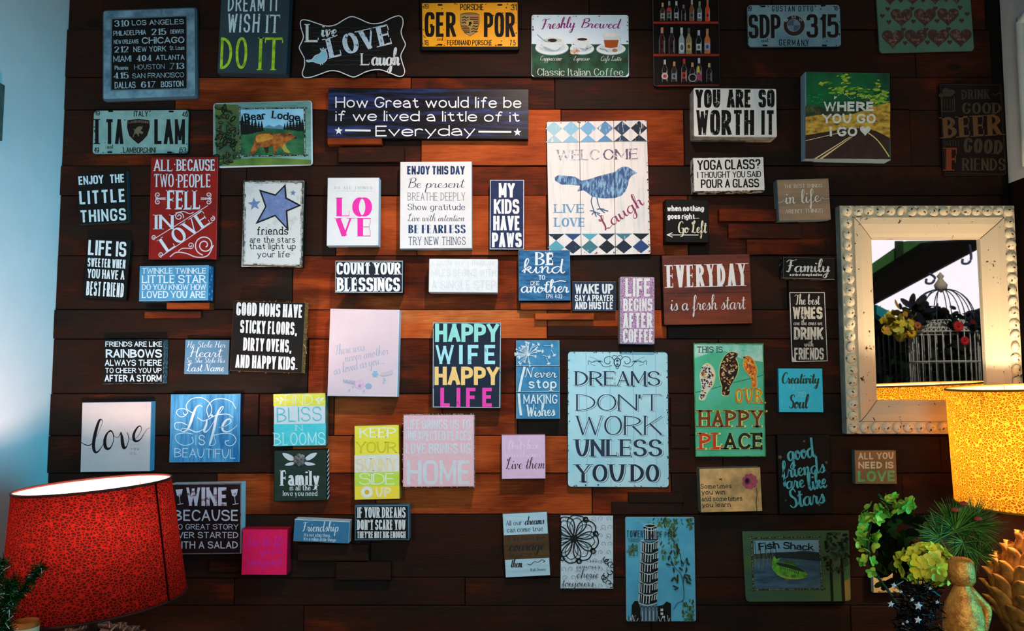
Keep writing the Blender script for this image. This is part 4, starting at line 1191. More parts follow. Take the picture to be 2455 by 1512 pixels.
# ================================================================== second band
def outline_face(s, c, ins, w, col, part='border'):
    """rule just inside the four corners c (zoomed pixels)"""
    cx = sum(p[0] for p in c) / 4; cy = sum(p[1] for p in c) / 4
    s.line([(x + (ins if x < cx else -ins), y + (ins if y < cy else -ins)) for x, y in c], w, col, part, closed=True)

cr = [(705, 212), (1150, 188), (1167, 650), (715, 675)]
s = Sign('wooden_sign', 'black square sign reading ENJOY THE LITTLE THINGS', 'sign', Z6, cr, 0.03, paint((23, 22, 22), (30, 29, 28), scale=20), (44, 50, 54), group=GS)
ch = worn((196, 208, 212), (60, 66, 70), .3, 110)
s.text('cond', 'ENJOY', 714, 940, 315, 78, ch, w=.19, yb1=301); s.text('cond', 'THE', 995, 1130, 299, 78, ch, w=.19, yb1=291)
s.text('cond', 'LITTLE', 722, 1138, 492, 120, ch, w=.18, yb1=467, gap=.14); s.text('cond', 'THINGS', 728, 1145, 655, 110, ch, w=.18, yb1=634, gap=.12)
s.done()

s = Sign('box_sign', 'black sign reading LIFE IS SWEETER WHEN YOU HAVE A BEST FRIEND', 'sign', Z6, [(790, 787), (1178, 815), (1146, 1363), (752, 1335)], 0.03, paint((23, 22, 22), (30, 29, 28), scale=20), (30, 30, 31), group=GS)
ch2 = worn((218, 218, 218), (60, 62, 66), .3, 110)
s.text('cond', 'LIFE IS', 796, 1142, 948, 136, ch2, w=.17, yb1=966); s.text('cond', 'SWEETER WHEN', 792, 1135, 1053, 80, ch2, w=.15, yb1=1073)
s.text('cond', 'YOU HAVE A', 790, 1126, 1157, 84, ch2, w=.15, yb1=1174); s.text('cond', 'BEST FRIEND', 779, 1118, 1314, 130, ch2, w=.13, yb1=1334)
s.done()

s = Sign('wooden_sign', 'tall red sign reading ALL BECAUSE TWO PEOPLE FELL IN LOVE', 'sign', Z6, [(1360, 60), (1970, 66), (1965, 990), (1355, 988)], 0.035, paint((146, 26, 18), (116, 20, 16), scale=14), (104, 18, 16), group=GS, edge=(176, 60, 50))
w1 = (206, 206, 212)
for a in [('ALL', 1393, 1568, 190, 105, .13), ('BECAUSE', 1600, 1950, 188, 105, .14), ('TWO', 1393, 1575, 332, 118, .11), ('PEOPLE', 1612, 1910, 336, 120, .11), ('FELL', 1515, 1820, 536, 172, .14)]:
    s.text('slab', a[0], a[1], a[2], a[3], a[4], w1, w=a[5], jit=.03)
s.ell(1584, 128, 6, 6, w1); s.ell(1598, 268, 6, 6, w1)
s.text('serif', 'IN', 1402, 1575, 716, 132, w1, w=.2)
s.text('serif', 'LOVE', 1512, 1915, 925, 140, w1, w=.2, yb1=655)
pk = (206, 190, 194)
s.line([(1395, 805), (1885, 500)], 7, pk, 'flourish'); s.line([(1460, 962), (1925, 650)], 7, pk, 'flourish')
def curl(cx, cy, r, a0, turns, w, d=1, n=22):
    s.line([(cx + r * (1 - .8 * i / n) * math.cos(math.radians(a0 + d * 360 * turns * i / n)), cy + r * (1 - .8 * i / n) * math.sin(math.radians(a0 + d * 360 * turns * i / n))) for i in range(n + 1)], w, pk, 'flourish', True, n=3)
curl(1396, 788, 22, 80, 1.3, 8); curl(1460, 945, 24, 80, 1.3, 8); curl(1925, 620, 24, -90, 1.3, 8, 1)
curl(1622, 600, 42, 20, 1.6, 9, -1); s.line([(1590, 570), (1660, 555), (1720, 575), (1755, 560)], 8, pk, 'flourish', True)
curl(1855, 860, 92, 100, 1.9, 11, 1); s.line([(1540, 965), (1600, 925), (1690, 935), (1780, 968), (1880, 955), (1935, 860)], 10, pk, 'flourish', True)
curl(1728, 862, 30, 100, 1.4, 8, -1); s.line([(1615, 915), (1650, 890), (1700, 888), (1735, 890)], 8, pk, 'flourish', True)
for y, d in ((405, 1), (468, -1)):
    curl(1430, y, 26, 90 * d, 1.3, 8, d); curl(1890, y, 26, 90 * d, 1.3, 8, -d)
for y in (429, 438, 447):
    s.line([(1410, y + (438 - y) * .6), (1502, y)], 5, pk, 'flourish'); s.line([(1820, y), (1918, y + (438 - y) * .6)], 5, pk, 'flourish')
s.done()

s = Sign('box_sign', 'blue block sign reading TWINKLE TWINKLE LITTLE STAR with starred side', 'sign', Z6, [(1262, 1045), (1888, 1045), (1885, 1362), (1262, 1362)], 0.055, paint((84, 148, 182), (66, 130, 170), scale=16), paint((60, 108, 148), (52, 96, 134), scale=30), group=GS, edge=(150, 190, 206))
tw = (212, 220, 222)
for a in [('TWINKLE TWINKLE', 1285, 1868, 1118, 52, .17), ('LITTLE STAR', 1285, 1865, 1204, 74, .17), ('DO YOU KNOW HOW', 1285, 1868, 1266, 52, .17), ('LOVED YOU ARE', 1285, 1865, 1339, 64, .18)]:
    s.text('slab', a[0], a[1], a[2], a[3], a[4], tw, w=a[5])
sm = MB()
cface = s.c - s.org
for j in range(9):
    r = random.Random(j); cy, cz, rr = r.uniform(.006, s.th - .008), (j / 8 - .5) * s.h * .86, r.uniform(.0035, .007)
    pts = []
    for i in range(10):
        a = math.radians(36 * i); q = rr if i % 2 == 0 else rr * .42
        pts.append(cface + s.u * (s.w / 2 + .0004) + Vector((0, cy + q * math.sin(a), 0)) + s.v * (cz + q * math.cos(a)))
    sm.add(pts, tessellate_polygon([[Vector((p.y, p.z, 0)) for p in pts]]), as_mat((188, 204, 214)))
sm.build('star_pattern', s.root)
s.done()

cr = [(312, 270), (866, 278), (856, 1066), (302, 1054)]
s = Sign('box_sign', 'white block sign with a big blue star reading friends are the stars', 'sign', Z7, cr, 0.036, paint((198, 194, 190), (150, 150, 146), scale=22, lo=.55, hi=.8), (28, 27, 27), group=GS)
rag = paint((48, 46, 44), (150, 146, 140), scale=70, lo=.45, hi=.62)
outline_face(s, cr, 10, 14, rag, 'border'); outline_face(s, cr, 24, 10, paint((60, 58, 54), (190, 186, 182), scale=60, lo=.4, hi=.55), 'border')
s.poly([(320, 1035), (850, 1048), (850, 1058), (312, 1045)], (110, 78, 40), 'border')
st = [(470, 368), (605, 408), (690, 322), (700, 435), (823, 500), (705, 550), (715, 710), (602, 590), (440, 655), (520, 510)]
bl_ = paint((92, 108, 150), (118, 130, 166), scale=70, lo=.4, hi=.7)
s.poly(st, bl_, 'star')
s.line(st, 11, (30, 30, 34), 'star', closed=True); s.line([(600 + (x - 600) * 1.07, 500 + (y - 500) * 1.07) for x, y in st], 5, (40, 40, 44), 'star', closed=True)
s.star(415, 488, 62, bl_, 'star', -6); s.star(766, 386, 30, bl_, 'star', 4)
for t, x0, x1, y, H in [('friends', 436, 722, 766, 74), ('are the stars', 373, 785, 838, 58), ('that light up', 368, 790, 896, 56), ('your life', 440, 736, 969, 56)]:
    s.text('type', t, x0, x1, y, H, (26, 26, 30), w=.105 if H < 70 else .12)
s.done()

s = Sign('box_sign', 'white block sign with bold pink LOVE under DO ALL THINGS', 'sign', Z7, [(1073, 245), (1545, 250), (1540, 865), (1075, 862)], 0.05, paint((216, 212, 210), (206, 203, 202), scale=14), (176, 196, 204), group=GS)
pkm = (226, 46, 156)
s.text('serif', 'DO ALL THINGS', 1142, 1480, 352, 24, (150, 166, 178), w=.16, gap=.5); s.text('serif', 'with', 1287, 1338, 374, 12, (160, 172, 180), w=.16)
s.line([(1150, 368), (1275, 369)], 2, (170, 180, 186), 'lettering'); s.line([(1350, 369), (1478, 370)], 2, (170, 180, 186), 'lettering')
s.text('fat', 'L', 1160, 1290, 598, 168, pkm, w=.29); s.text('fat', 'O', 1302, 1482, 598, 168, pkm, w=.36)
s.text('fat', 'V', 1150, 1310, 780, 165, pkm, w=.3); s.text('fat', 'E', 1350, 1482, 780, 165, pkm, w=.31)
s.done()

s = Sign('box_sign', 'white block sign listing ENJOY THIS DAY, Be present, BREATHE DEEPLY in navy', 'sign', ZN, [(957.6, 386.5), (1130.3, 387.8), (1132.5, 596), (960, 595)], 0.05, paint((218, 213, 211), (208, 204, 203), scale=14), (168, 172, 176), group=GS)
s.ox, s.oy, s.k = Z7
nv = paint((38, 66, 108), (26, 38, 66), scale=40)
nv2 = (44, 58, 84)
s.text('cond', 'ENJOY THIS DAY', 1800, 2322, 220, 78, nv, w=.22); s.text('script', 'Be present', 1800, 2325, 340, 88, nv2, w=.1, slant=.15)
s.text('type', 'BREATHE DEEPLY', 1805, 2325, 455, 72, (70, 82, 96), w=.055); s.text('serif', 'Show gratitude', 1805, 2325, 542, 58, nv2, w=.12)
s.text('script', 'Live with intention', 1800, 2325, 642, 66, (60, 74, 92), w=.09, slant=.2); s.text('fat', 'BE FEARLESS', 1812, 2330, 752, 76, nv, w=.24); s.text('type', 'TRY NEW THINGS', 1812, 2330, 858, 74, (50, 62, 84), w=.07)
s.done()

cr = [(660, 268), (970, 268), (968, 900), (658, 898)]
s = Sign('box_sign', 'narrow navy sign reading MY KIDS HAVE PAWS', 'sign', Z8, cr, 0.04, paint((34, 46, 84), (28, 38, 70), scale=20), (24, 28, 44), group=GS, edge=(176, 186, 196))
outline_face(s, cr, 5, 5, worn((190, 196, 204), (60, 70, 96), .45, 120))
kw = (222, 220, 220)
for a in [('MY', 738, 886, 428, 132, .2), ('KIDS', 695, 926, 576, 132, .19), ('HAVE', 690, 934, 726, 132, .19), ('PAWS', 678, 948, 878, 132, .19)]:
    s.text('cond', a[0], a[1], a[2], a[3], a[4], kw, w=a[5])
s.done()

# --- welcome bird
s = Sign('plank_sign', 'large whitewashed plank sign reading WELCOME with a blue bird and harlequin borders', 'sign', ZN,
         [(1310, 293), (1553, 285), (1559, 610), (1315, 613)], 0.024, paint((216, 208, 204), (176, 186, 190), scale=26, stretch=(3, 1, .3), lo=.5, hi=.78), (60, 34, 28), rad=0.006, group=GS)
fad = [(150, 186, 200), (130, 176, 200), (110, 160, 196), (84, 130, 172), (40, 60, 84), (30, 40, 56)]
fadm = [worn(c, (206, 204, 202), .42, 60, (2, 1, .5)) for c in fad]
for i, cx in enumerate((1240, 1395, 1550, 1705, 1857, 2012)):
    x, y = cv(Z3, ZN, cx, 1165 - i * 1.0); hw = 20
    s.poly([(x, y - 17.5), (x + hw, y), (x, y + 17.5), (x - hw, y)], fadm[i], 'harlequin_border')
    xb, yb = cv(Z3, ZN, cx, 1288 - i)
    s.poly([(xb, yb - 17), (xb + hw, yb), (xb - hw, yb)], fadm[min(5, max(0, i))], 'harlequin_border')
bot = [(30, 42, 58), (40, 66, 110), (84, 150, 166), (34, 46, 66), (60, 108, 120), (30, 36, 44)]
for i, cx in enumerate((1260, 1413, 1565, 1720, 1873, 2030)):
    x, y = cv(Z8, ZN, cx, 757 - i * .6); hw = 20
    s.poly([(x - hw, y), (x + hw, y), (x, y + 16)], worn(bot[i], (140, 170, 180), .35, 60), 'harlequin_border#b')
    x, y = cv(Z8, ZN, cx, 880 - i * 1.2)
    s.poly([(x, y - 17), (x + hw, y), (x, y + 15.5), (x - hw, y)], worn(bot[(i + 2) % 6], (120, 170, 186), .4, 60), 'harlequin_border#b')
s.line([(1313, 341.5), (1556, 338)], 1.2, (130, 140, 146), 'harlequin_border')
s.text('serif', 'WELC', 1335, 1438, 384, 25, worn((120, 138, 156), (206, 202, 200), .75, 130), w=.17, yb1=383); s.text('serif', 'OME', 1446, 1530, 383, 25, worn((92, 76, 104), (200, 196, 196), .6, 130), w=.18, yb1=381)
s.ox, s.oy, s.k = Z8
bird = [(1995, 205), (1955, 180), (1915, 152), (1870, 147), (1828, 165), (1795, 196), (1710, 218), (1640, 236), (1560, 262), (1490, 276), (1430, 240), (1350, 230), (1275, 227), (1248, 245), (1250, 275), (1310, 310), (1400, 312), (1478, 322), (1452, 372), (1510, 362), (1545, 385), (1585, 418), (1640, 430), (1710, 436), (1790, 432), (1850, 412), (1890, 370), (1912, 310), (1920, 265), (1945, 230)]
s.poly(bird, paint((52, 78, 124), (130, 170, 196), scale=70, stretch=(2, 1, .6), lo=.45, hi=.62), 'bird')
bl2 = worn((60, 84, 120), (150, 170, 184), .45, 100)
for p in ([(1590, 415), (1578, 460), (1590, 510), (1606, 556)], [(1630, 430), (1640, 480), (1655, 520), (1662, 535)], [(1606, 550), (1565, 548)], [(1606, 553), (1585, 585)], [(1606, 556), (1625, 602)], [(1606, 556), (1665, 600)], [(1606, 556), (1660, 575)], [(1662, 530), (1630, 535)], [(1662, 535), (1700, 568)], [(1662, 533), (1732, 552)], [(1662, 530), (1700, 535)]):
    s.line(p, 9, bl2, 'bird', len(p) > 2)
lb = worn((96, 142, 176), (206, 206, 206), .4, 100, (2, 1, .5))
s.text('serif', 'LIVE', 1243, 1518, 566, 78, lb, w=.22); s.text('serif', 'LOVE', 1245, 1520, 692, 80, lb, w=.22)
s.text('script', 'Laugh', 1700, 2070, 735, 130, worn((130, 50, 84), (206, 190, 196), .25, 100), w=.12, slant=.0, yb1=480, thin=.3)
for xa, ya, xb_, yb_ in ((1470, 1100, 1490, 960), (1782, 1090, 1800, 955)):
    (x0, y0), (x1, y1) = cv(Z3, ZN, xa, ya), cv(Z8, ZN, xb_, yb_)
    s.ox, s.oy, s.k = ZN
    s.line([(x0, y0), (x1 - .5, y1 - 3)], 1.1, (40, 34, 34), 'seam')
for k in range(34):
    r = random.Random(k + 50)
    e = r.choice([0, 1, 1, 1, 2, 2])
    if e == 0: x, y = r.uniform(1318, 1550), 293 - 8 * 0 + r.uniform(-1, 3) - (0)
    elif e == 1: x, y = 1553 + (r.random()) * 3, r.uniform(330, 606)
    else: x, y = r.uniform(1400, 1555), r.uniform(598, 608)
    if e == 0: y = 294 - (x - 1310) / 243 * 8 + r.uniform(0, 3)
    if e == 1: x = 1553.5 + (y - 285) / 325 * 5.2 - r.uniform(0, 4)
    a = r.uniform(1.2, 3.5)
    s.poly([(x + a * r.uniform(.3, 1.1) * math.cos(t), y + a * r.uniform(.3, 1.2) * math.sin(t)) for t in (0, 1, 2, 3, 4, 5)], r.choice([(150, 62, 36), (110, 50, 34), (84, 60, 44)]), 'rust')
s.done()

# ================================================================== right upper group
s = Sign('box_sign', 'white block sign reading YOGA CLASS? I THOUGHT YOU SAID POUR A GLASS', 'sign', Z9, [(612, 70), (1250, 58), (1260, 362), (622, 378)], 0.055, (218, 215, 212), paint((190, 188, 184), (40, 40, 42), scale=60, lo=.48, hi=.52), group=GS)
s.text('cond', 'YOGA CLASS?', 650, 1222, 180, 90, INK, w=.16, yb1=170); s.text('cond', 'I THOUGHT YOU SAID', 650, 1228, 252, 56, INK, w=.14, yb1=243); s.text('cond', 'POUR A GLASS', 682, 1210, 343, 78, INK, w=.16, yb1=335)
s.done()

s = Sign('box_sign', 'black block sign reading when nothing goes right Go Left with an arrow', 'sign', Z9, [(362, 448), (752, 446), (752, 836), (362, 833)], 0.06, (22, 22, 23), (20, 20, 21), group=GS)
s.text('sans', 'when nothing', 374, 712, 552, 52, (218, 218, 218), w=.24, gap=.03); s.text('sans', 'goes right...', 379, 666, 624, 52, (218, 218, 218), w=.24, gap=.03)
go = (206, 200, 176)
s.text('script', 'Go', 470, 582, 748, 105, go, w=.14); s.text('script', 'Left', 592, 742, 748, 105, go, w=.14)
s.line([(380, 767), (660, 768)], 7, (220, 220, 216), 'arrow'); s.line([(422, 748), (376, 766), (422, 786)], 7, (220, 220, 216), 'arrow')
s.done()

s = Sign('box_sign', 'tan block sign reading THE BEST THINGS in life AREN\'T THINGS', 'sign', Z9, [(1370, 268), (1840, 253), (1860, 625), (1392, 638)], 0.05, paint((150, 124, 98), (112, 100, 88), scale=9, stretch=(.4, 1, 3), lo=.35, hi=.65), (104, 118, 122), group=GS)
s.text('serif', 'THE BEST THINGS', 1436, 1780, 346, 34, OFFW, w=.12, yb1=336); s.text('script', 'in', 1440, 1545, 485, 120, OFFW, w=.1, yb1=480, thin=.35); s.text('script', 'life', 1585, 1765, 480, 118, OFFW, w=.1, yb1=465, thin=.35)
s.text('serif', "AREN'T THINGS", 1446, 1788, 572, 36, OFFW, w=.12, yb1=563)
s.line([(1380, 475), (1410, 470), (1440, 445)], 3, OFFW, 'lettering', True); s.line([(1762, 462), (1780, 425), (1800, 440), (1845, 438)], 3, OFFW, 'lettering', True)
s.done()

s = Sign('plank_sign', 'red-brown wooden sign reading EVERYDAY is a fresh start', 'sign', ZN, [(1586.8, 612.6), (1798, 607.3), (1803.5, 775), (1592, 780)], 0.05, paint((124, 54, 30), (64, 38, 36), scale=8, stretch=(.4, 1, 3), lo=.35, hi=.65), (40, 28, 28), group=GS)
s.ox, s.oy, s.k = Z9
for y in (1105, 1292): s.line([(335, y + 4), (1132, y - 8)], 3, (34, 20, 20), 'seam')
s.text('serif', 'EVERYDAY', 374, 1096, 1246, 205, worn((212, 208, 208), (110, 70, 64), .2, 140), w=.15, yb1=1228)
s.text('script', 'is a fresh start', 400, 1092, 1452, 130, (206, 204, 206), w=.09, yb1=1438)
r = random.Random(4)
for i in range(26): s.ell(r.uniform(345, 700), r.uniform(960, 1500), r.uniform(1, 2.5), r.uniform(1, 3), (170, 160, 166), 'specks', n=6)
s.done()

s = Sign('box_sign', 'small black block sign reading Family a circle of strength and love', 'sign', Z9, [(1432, 970), (1895, 975), (1895, 1166), (1425, 1164)], 0.05, (24, 24, 25), paint((26, 26, 27), (120, 122, 124), scale=90, lo=.55, hi=.6), group=GS, edge=(120, 118, 114))
chk = worn((186, 190, 192), (60, 62, 64), .55, 110)
s.text('script', 'Family', 1450, 1862, 1102, 112, chk, w=.17, slant=.05); s.text('sans', 'a circle of strength and love', 1486, 1783, 1139, 24, (206, 206, 206), w=.2, gap=.04)
s.done()

cr = [(1892, 699.4), (1978, 699.4), (1985, 866), (1898, 868)]
s = Sign('metal_sign', 'narrow black tin sign reading The best WINES are the ones we DRINK with FRIENDS', 'sign', ZN, cr, 0.02, (28, 27, 27), (110, 110, 112), thick=0.004, rad=0.005, group=GS)
outline_face(s, cr, 1.6, 1.6, worn((200, 198, 196), (60, 58, 58), .3, 120))
s.poly([(1898.5, 849), (1902, 857), (1912, 866), (1899, 867)], (196, 190, 188), 'border')
s.ox, s.oy, s.k = Z10
wr = worn((196, 190, 180), (74, 66, 58), .5, 90)
s.text('script', 'The best', 264, 498, 1020, 92, (200, 196, 192), w=.12); s.text('cond', 'WINES', 246, 518, 1150, 110, wr, w=.22, gap=.04); s.text('script', 'are the ones we', 253, 520, 1206, 52, (196, 192, 188), w=.12); s.text('cond', 'DRINK', 258, 523, 1337, 112, wr, w=.22, gap=.04)
s.ox, s.oy, s.k = Z15
s.text('script', 'with', 350, 440, 265, 56, (196, 192, 188), w=.12); s.text('cond', 'FRIENDS', 262, 530, 385, 108, wr, w=.18, gap=.03)
s.done()

# ================================================================== middle band
cr = [(1147, 1000), (1762, 1000), (1760, 1292), (1145, 1290)]
s = Sign('box_sign', 'black block sign reading COUNT YOUR BLESSINGS in white slab letters', 'sign', Z7, cr, 0.055, (30, 33, 44), (22, 22, 24), group=GS, edge=(150, 160, 166))
outline_face(s, cr, 6, 4, (176, 186, 192))
s.text('slab', 'COUNT YOUR', 1160, 1742, 1126, 110, WHITE, w=.2); s.text('slab', 'BLESSINGS', 1163, 1736, 1279, 127, WHITE, w=.2)
s.done()

s = Sign('box_sign', 'white block sign with almost invisible pale writing MILES BEGINS WITH A SINGLE STEP', 'sign', Z8, [(108, 980), (733, 988), (730, 1292), (105, 1286)], 0.06, (224, 220, 218), (206, 200, 198), rad=0.003, group=GS)
fw = (208, 208, 208)
s.text('serif', 'A JOURNEY OF A THOUSAND', 130, 718, 1046, 42, fw, w=.1); s.text('sans', 'MILES BEGINS WITH', 132, 716, 1143, 66, fw, w=.1); s.text('sans', 'A SINGLE STEP', 132, 716, 1263, 84, (212, 208, 208), w=.12)
s.done()

s = Sign('box_sign', 'square blue sign with white brush script Be kind to one another', 'sign', Z8, [(918, 905), (1386, 905), (1390, 1360), (922, 1365)], 0.045, paint((56, 116, 158), (26, 66, 108), scale=34, stretch=(.6, 1, 2.4), lo=.36, hi=.64), (24, 54, 84), group=GS, edge=(110, 150, 176))
bw = (222, 222, 222)
s.text('fat', 'B', 1070, 1158, 1042, 118, bw, w=.2); s.text('slab', 'E', 1172, 1240, 1042, 116, bw, w=.22)
s.text('script', 'kind', 945, 1345, 1112, 124, bw, w=.13, thin=.5); s.text('slab', 'TO', 1100, 1160, 1172, 40, bw, w=.16)
s.line([(1025, 1187), (1110, 1187)], 3, bw, 'lettering'); s.line([(1025, 1222), (1110, 1222)], 3, bw, 'lettering'); s.text('slab', 'ONE', 1028, 1108, 1218, 27, bw, w=.14)
s.text('script', 'another', 932, 1382, 1288, 112, bw, w=.14, thin=.5); s.line([(1180, 1190), (1240, 1195), (1300, 1182), (1348, 1190)], 8, bw, 'lettering', True); s.text('hand', 'EPH. 4:32', 1170, 1316, 1342, 38, bw, w=.12, jit=.05)
s.done()

cr = [(1408, 1190), (1802, 1190), (1802, 1456), (1408, 1456)]
s = Sign('box_sign', 'small dark blue sign reading WAKE UP SAY A PRAYER AND HUSTLE', 'sign', Z8, cr, 0.035, (34, 46, 68), (24, 28, 40), group=GS, edge=(110, 130, 146))
for a in [('WAKE UP', 1430, 1778, 1300, 88, .2), ('SAY A PRAYER', 1430, 1778, 1368, 58, .18), ('AND HUSTLE', 1430, 1776, 1441, 68, .2)]:
    s.text('cond', a[0], a[1], a[2], a[3], a[4], (214, 216, 218), w=a[5])
s.done()

s = Sign('box_sign', 'narrow pink glitter block sign reading LIFE BEGINS AFTER COFFEE', 'sign', ZN, [(1486.5, 663), (1570, 664), (1568.7, 825), (1486.5, 824.5)], 0.055, paint((206, 170, 200), (110, 66, 104), scale=340, lo=.42, hi=.56), (150, 160, 158), rad=0.004, group=GS)
s.ox, s.oy, s.k = Z8
lg = (214, 212, 210)
s.text('cond', 'LIFE', 1888, 2116, 1326, 166, lg, w=.24); s.text('cond', 'BEGINS', 1868, 2132, 1458, 116, lg, w=.24)
s.ox, s.oy, s.k = Z13
s.text('cond', 'AFTER', 1866, 2132, 248, 136, lg, w=.24); s.text('cond', 'COFFEE', 1866, 2140, 380, 120, lg, w=.22)
s.done()

# ================================================================== lower left group
s = Sign('box_sign', 'black block sign reading FRIENDS ARE LIKE RAINBOWS with patterned side', 'sign', Z11, [(940, 356), (1486, 353), (1481, 753), (930, 757)], 0.042, (25, 24, 24), paint((40, 42, 44), (120, 130, 134), scale=240, lo=.48, hi=.54), group=GS)
fr = worn((190, 202, 208), (50, 56, 60), .25, 120)
for t, x0, x1, y, H, w in [('FRIENDS ARE LIKE', 955, 1470, 419, 48, .17), ('RAINBOWS', 958, 1468, 519, 78, .19), ('ALWAYS THERE', 950, 1468, 592, 56, .17), ('TO CHEER YOU UP', 952, 1465, 658, 48, .16), ('AFTER A STORM', 948, 1465, 735, 62, .18)]:
    s.text('sans', t, x0, x1, y, H, fr, w=w, gap=.05)
s.done()

s = Sign('box_sign', 'small grey-blue sign reading He Stole Her Heart So She Stole His Last Name', 'sign', Z11, [(1678, 352), (2078, 360), (2068, 672), (1668, 665)], 0.03, paint((92, 130, 156), (76, 114, 142), scale=12), (60, 88, 108), group=GS, edge=(130, 160, 170))
hw_ = (214, 218, 220)
for t, x0, x1, y, H, w in [('He Stole Her', 1692, 2050, 426, 56, .1), ('Heart', 1715, 2018, 512, 88, .11), ('So, She Stole His', 1686, 2042, 564, 46, .1), ('Last Name', 1688, 2038, 641, 72, .11)]:
    s.text('script', t, x0, x1, y, H, hw_, w=w, slant=.15)
s.done()

s = Sign('box_sign', 'black sign on burlap-wrapped block reading GOOD MOMS HAVE STICKY FLOORS', 'sign', Z12, [(225, 75), (878, 96), (846, 735), (193, 712)], 0.05, (28, 27, 27), paint((176, 116, 62), (110, 66, 34), scale=220, lo=.4, hi=.6, bump=.6), group=GS, edge=paint((150, 100, 56), (70, 48, 30), scale=200))
gm = worn((212, 208, 206), (60, 58, 58), .3, 110)
for t, x0, x1, y0, y1, H in [('GOOD MOMS HAVE', 250, 850, 210, 234, 120), ('STICKY FLOORS,', 285, 800, 369, 391, 118), ('DIRTY OVENS,', 312, 750, 528, 549, 118), ('AND HAPPY KIDS.', 242, 805, 683, 707, 118)]:
    s.text('cond', t, x0, x1, y0, H, gm, w=.17, yb1=y1)
fz = MB(); r = random.Random(8)
fc = s.c - s.org
for i in range(90):
    e = r.random()
    a = r.uniform(-.5, .5)
    if e < .75: p = fc + s.u * (s.w / 2) + s.v * (a * s.h) + Vector((0, r.uniform(0, .03), 0)); d = s.u * r.uniform(.002, .006) + s.v * r.uniform(-.006, .006)
    else: p = fc - s.v * (s.h / 2 * (1 if e < .88 else -1)) + s.u * (a * s.w) + Vector((0, .002, 0)); d = -s.v * r.uniform(.001, .005) * (1 if e < .88 else -1) + s.u * r.uniform(-.004, .004)
    fz.tube([p, p + d * .6 + Vector((0, -.001, 0)), p + d], .0005, as_mat((186, 136, 84)), 4)
p = fc + s.u * (s.w / 2) - s.v * .02
fz.tube([p, p + s.u * .008 - s.v * .012, p + s.u * .012 - s.v * .03], .0005, as_mat((206, 190, 170)), 4)
fz.build('burlap_fringe', s.root)
s.done()

s = Sign('box_sign', 'tall pale pink sign with faint script There was never another as loved', 'sign', Z12, [(1102, 152), (1733, 158), (1706, 951), (1077, 940)], 0.055, paint((220, 192, 192), (214, 180, 186), scale=5), (200, 180, 184), group=GS, edge=(226, 222, 220))
fs_ = (168, 170, 188)
s.text('script', 'There was', 1142, 1425, 572, 92, fs_, w=.07, yb1=528, slant=.15); s.text('script', 'never another', 1232, 1640, 636, 88, fs_, w=.07, yb1=560, slant=.15)
s.text('script', 'as loved as you', 1135, 1560, 752, 92, fs_, w=.07, yb1=650, slant=.15); s.line([(1565, 650), (1600, 645)], 3, fs_, 'lettering')
lf = (140, 160, 178)
for i in range(9):
    x = 1225 + i * 13
    s.line([(x, 805 + i * 2), (x - 4, 788 + i * 2)], 5, lf, 'flowers'); s.line([(x, 808 + i * 2), (x + 6, 826 + i * 2)], 5, lf, 'flowers')
    s.line([(1560 + x * .09 + i * 12 - 110, 750 - i * 3), (1565 + x * .09 + i * 12 - 110, 735 - i * 4)], 4, (170, 176, 190), 'flowers')
    s.line([(1560 + x * .09 + i * 12 - 110, 754 - i * 3), (1570 + x * .09 + i * 12 - 110, 768 - i * 3)], 4, (176, 180, 192), 'flowers')
s.line([(1218, 806), (1335, 828)], 3, lf, 'flowers')
s.ell(1370, 835, 45, 42, (224, 176, 196), 'flowers'); s.star(1370, 850, 22, (160, 150, 176), 'flowers')
for a in range(0, 360, 45): s.ell(1450 + 18 * math.cos(math.radians(a)), 852 + 15 * math.sin(math.radians(a)), 15, 8, (150, 166, 190), 'flowers', a)
for a in range(0, 360, 60): s.ell(1510 + 14 * math.cos(math.radians(a)), 742 + 18 * math.sin(math.radians(a)), 16, 9, (138, 176, 196), 'flowers', a)
s.line([(1530, 750), (1600, 760), (1660, 745)], 3, (160, 170, 186), 'flowers', True)
for x, y in ((1590, 785), (1600, 800), (1588, 820), (1310, 860), (1275, 890), (1410, 895)): s.ell(x, y, 7, 12, (170, 180, 200), 'flowers', 20)
s.done()

cr = [(140, 198), (763, 200), (752, 976), (141, 970)]
s = Sign('box_sign', 'black block sign reading HAPPY WIFE HAPPY LIFE in mint, orange and pink', 'sign', Z13, cr, 0.06, paint((26, 32, 46), (34, 42, 58), scale=14), (20, 20, 22), group=GS, edge=(150, 164, 170))
outline_face(s, cr, 6, 5, worn((186, 194, 196), (50, 58, 70), .4, 100))
def dis(c): return worn(c, tuple(int(v * .75) for v in c), .3, 60)
s.text('cond', 'HAPPY', 163, 742, 376, 166, dis((146, 206, 196)), w=.22); s.text('cond', 'WIFE', 165, 716, 576, 174, dis((164, 212, 214)), w=.19, gap=.26)
s.text('cond', 'HAPPY', 158, 742, 766, 166, dis((240, 190, 116)), w=.22); s.text('cond', 'LIFE', 210, 686, 963, 172, dis((232, 66, 160)), w=.2, gap=.3)
s.done()

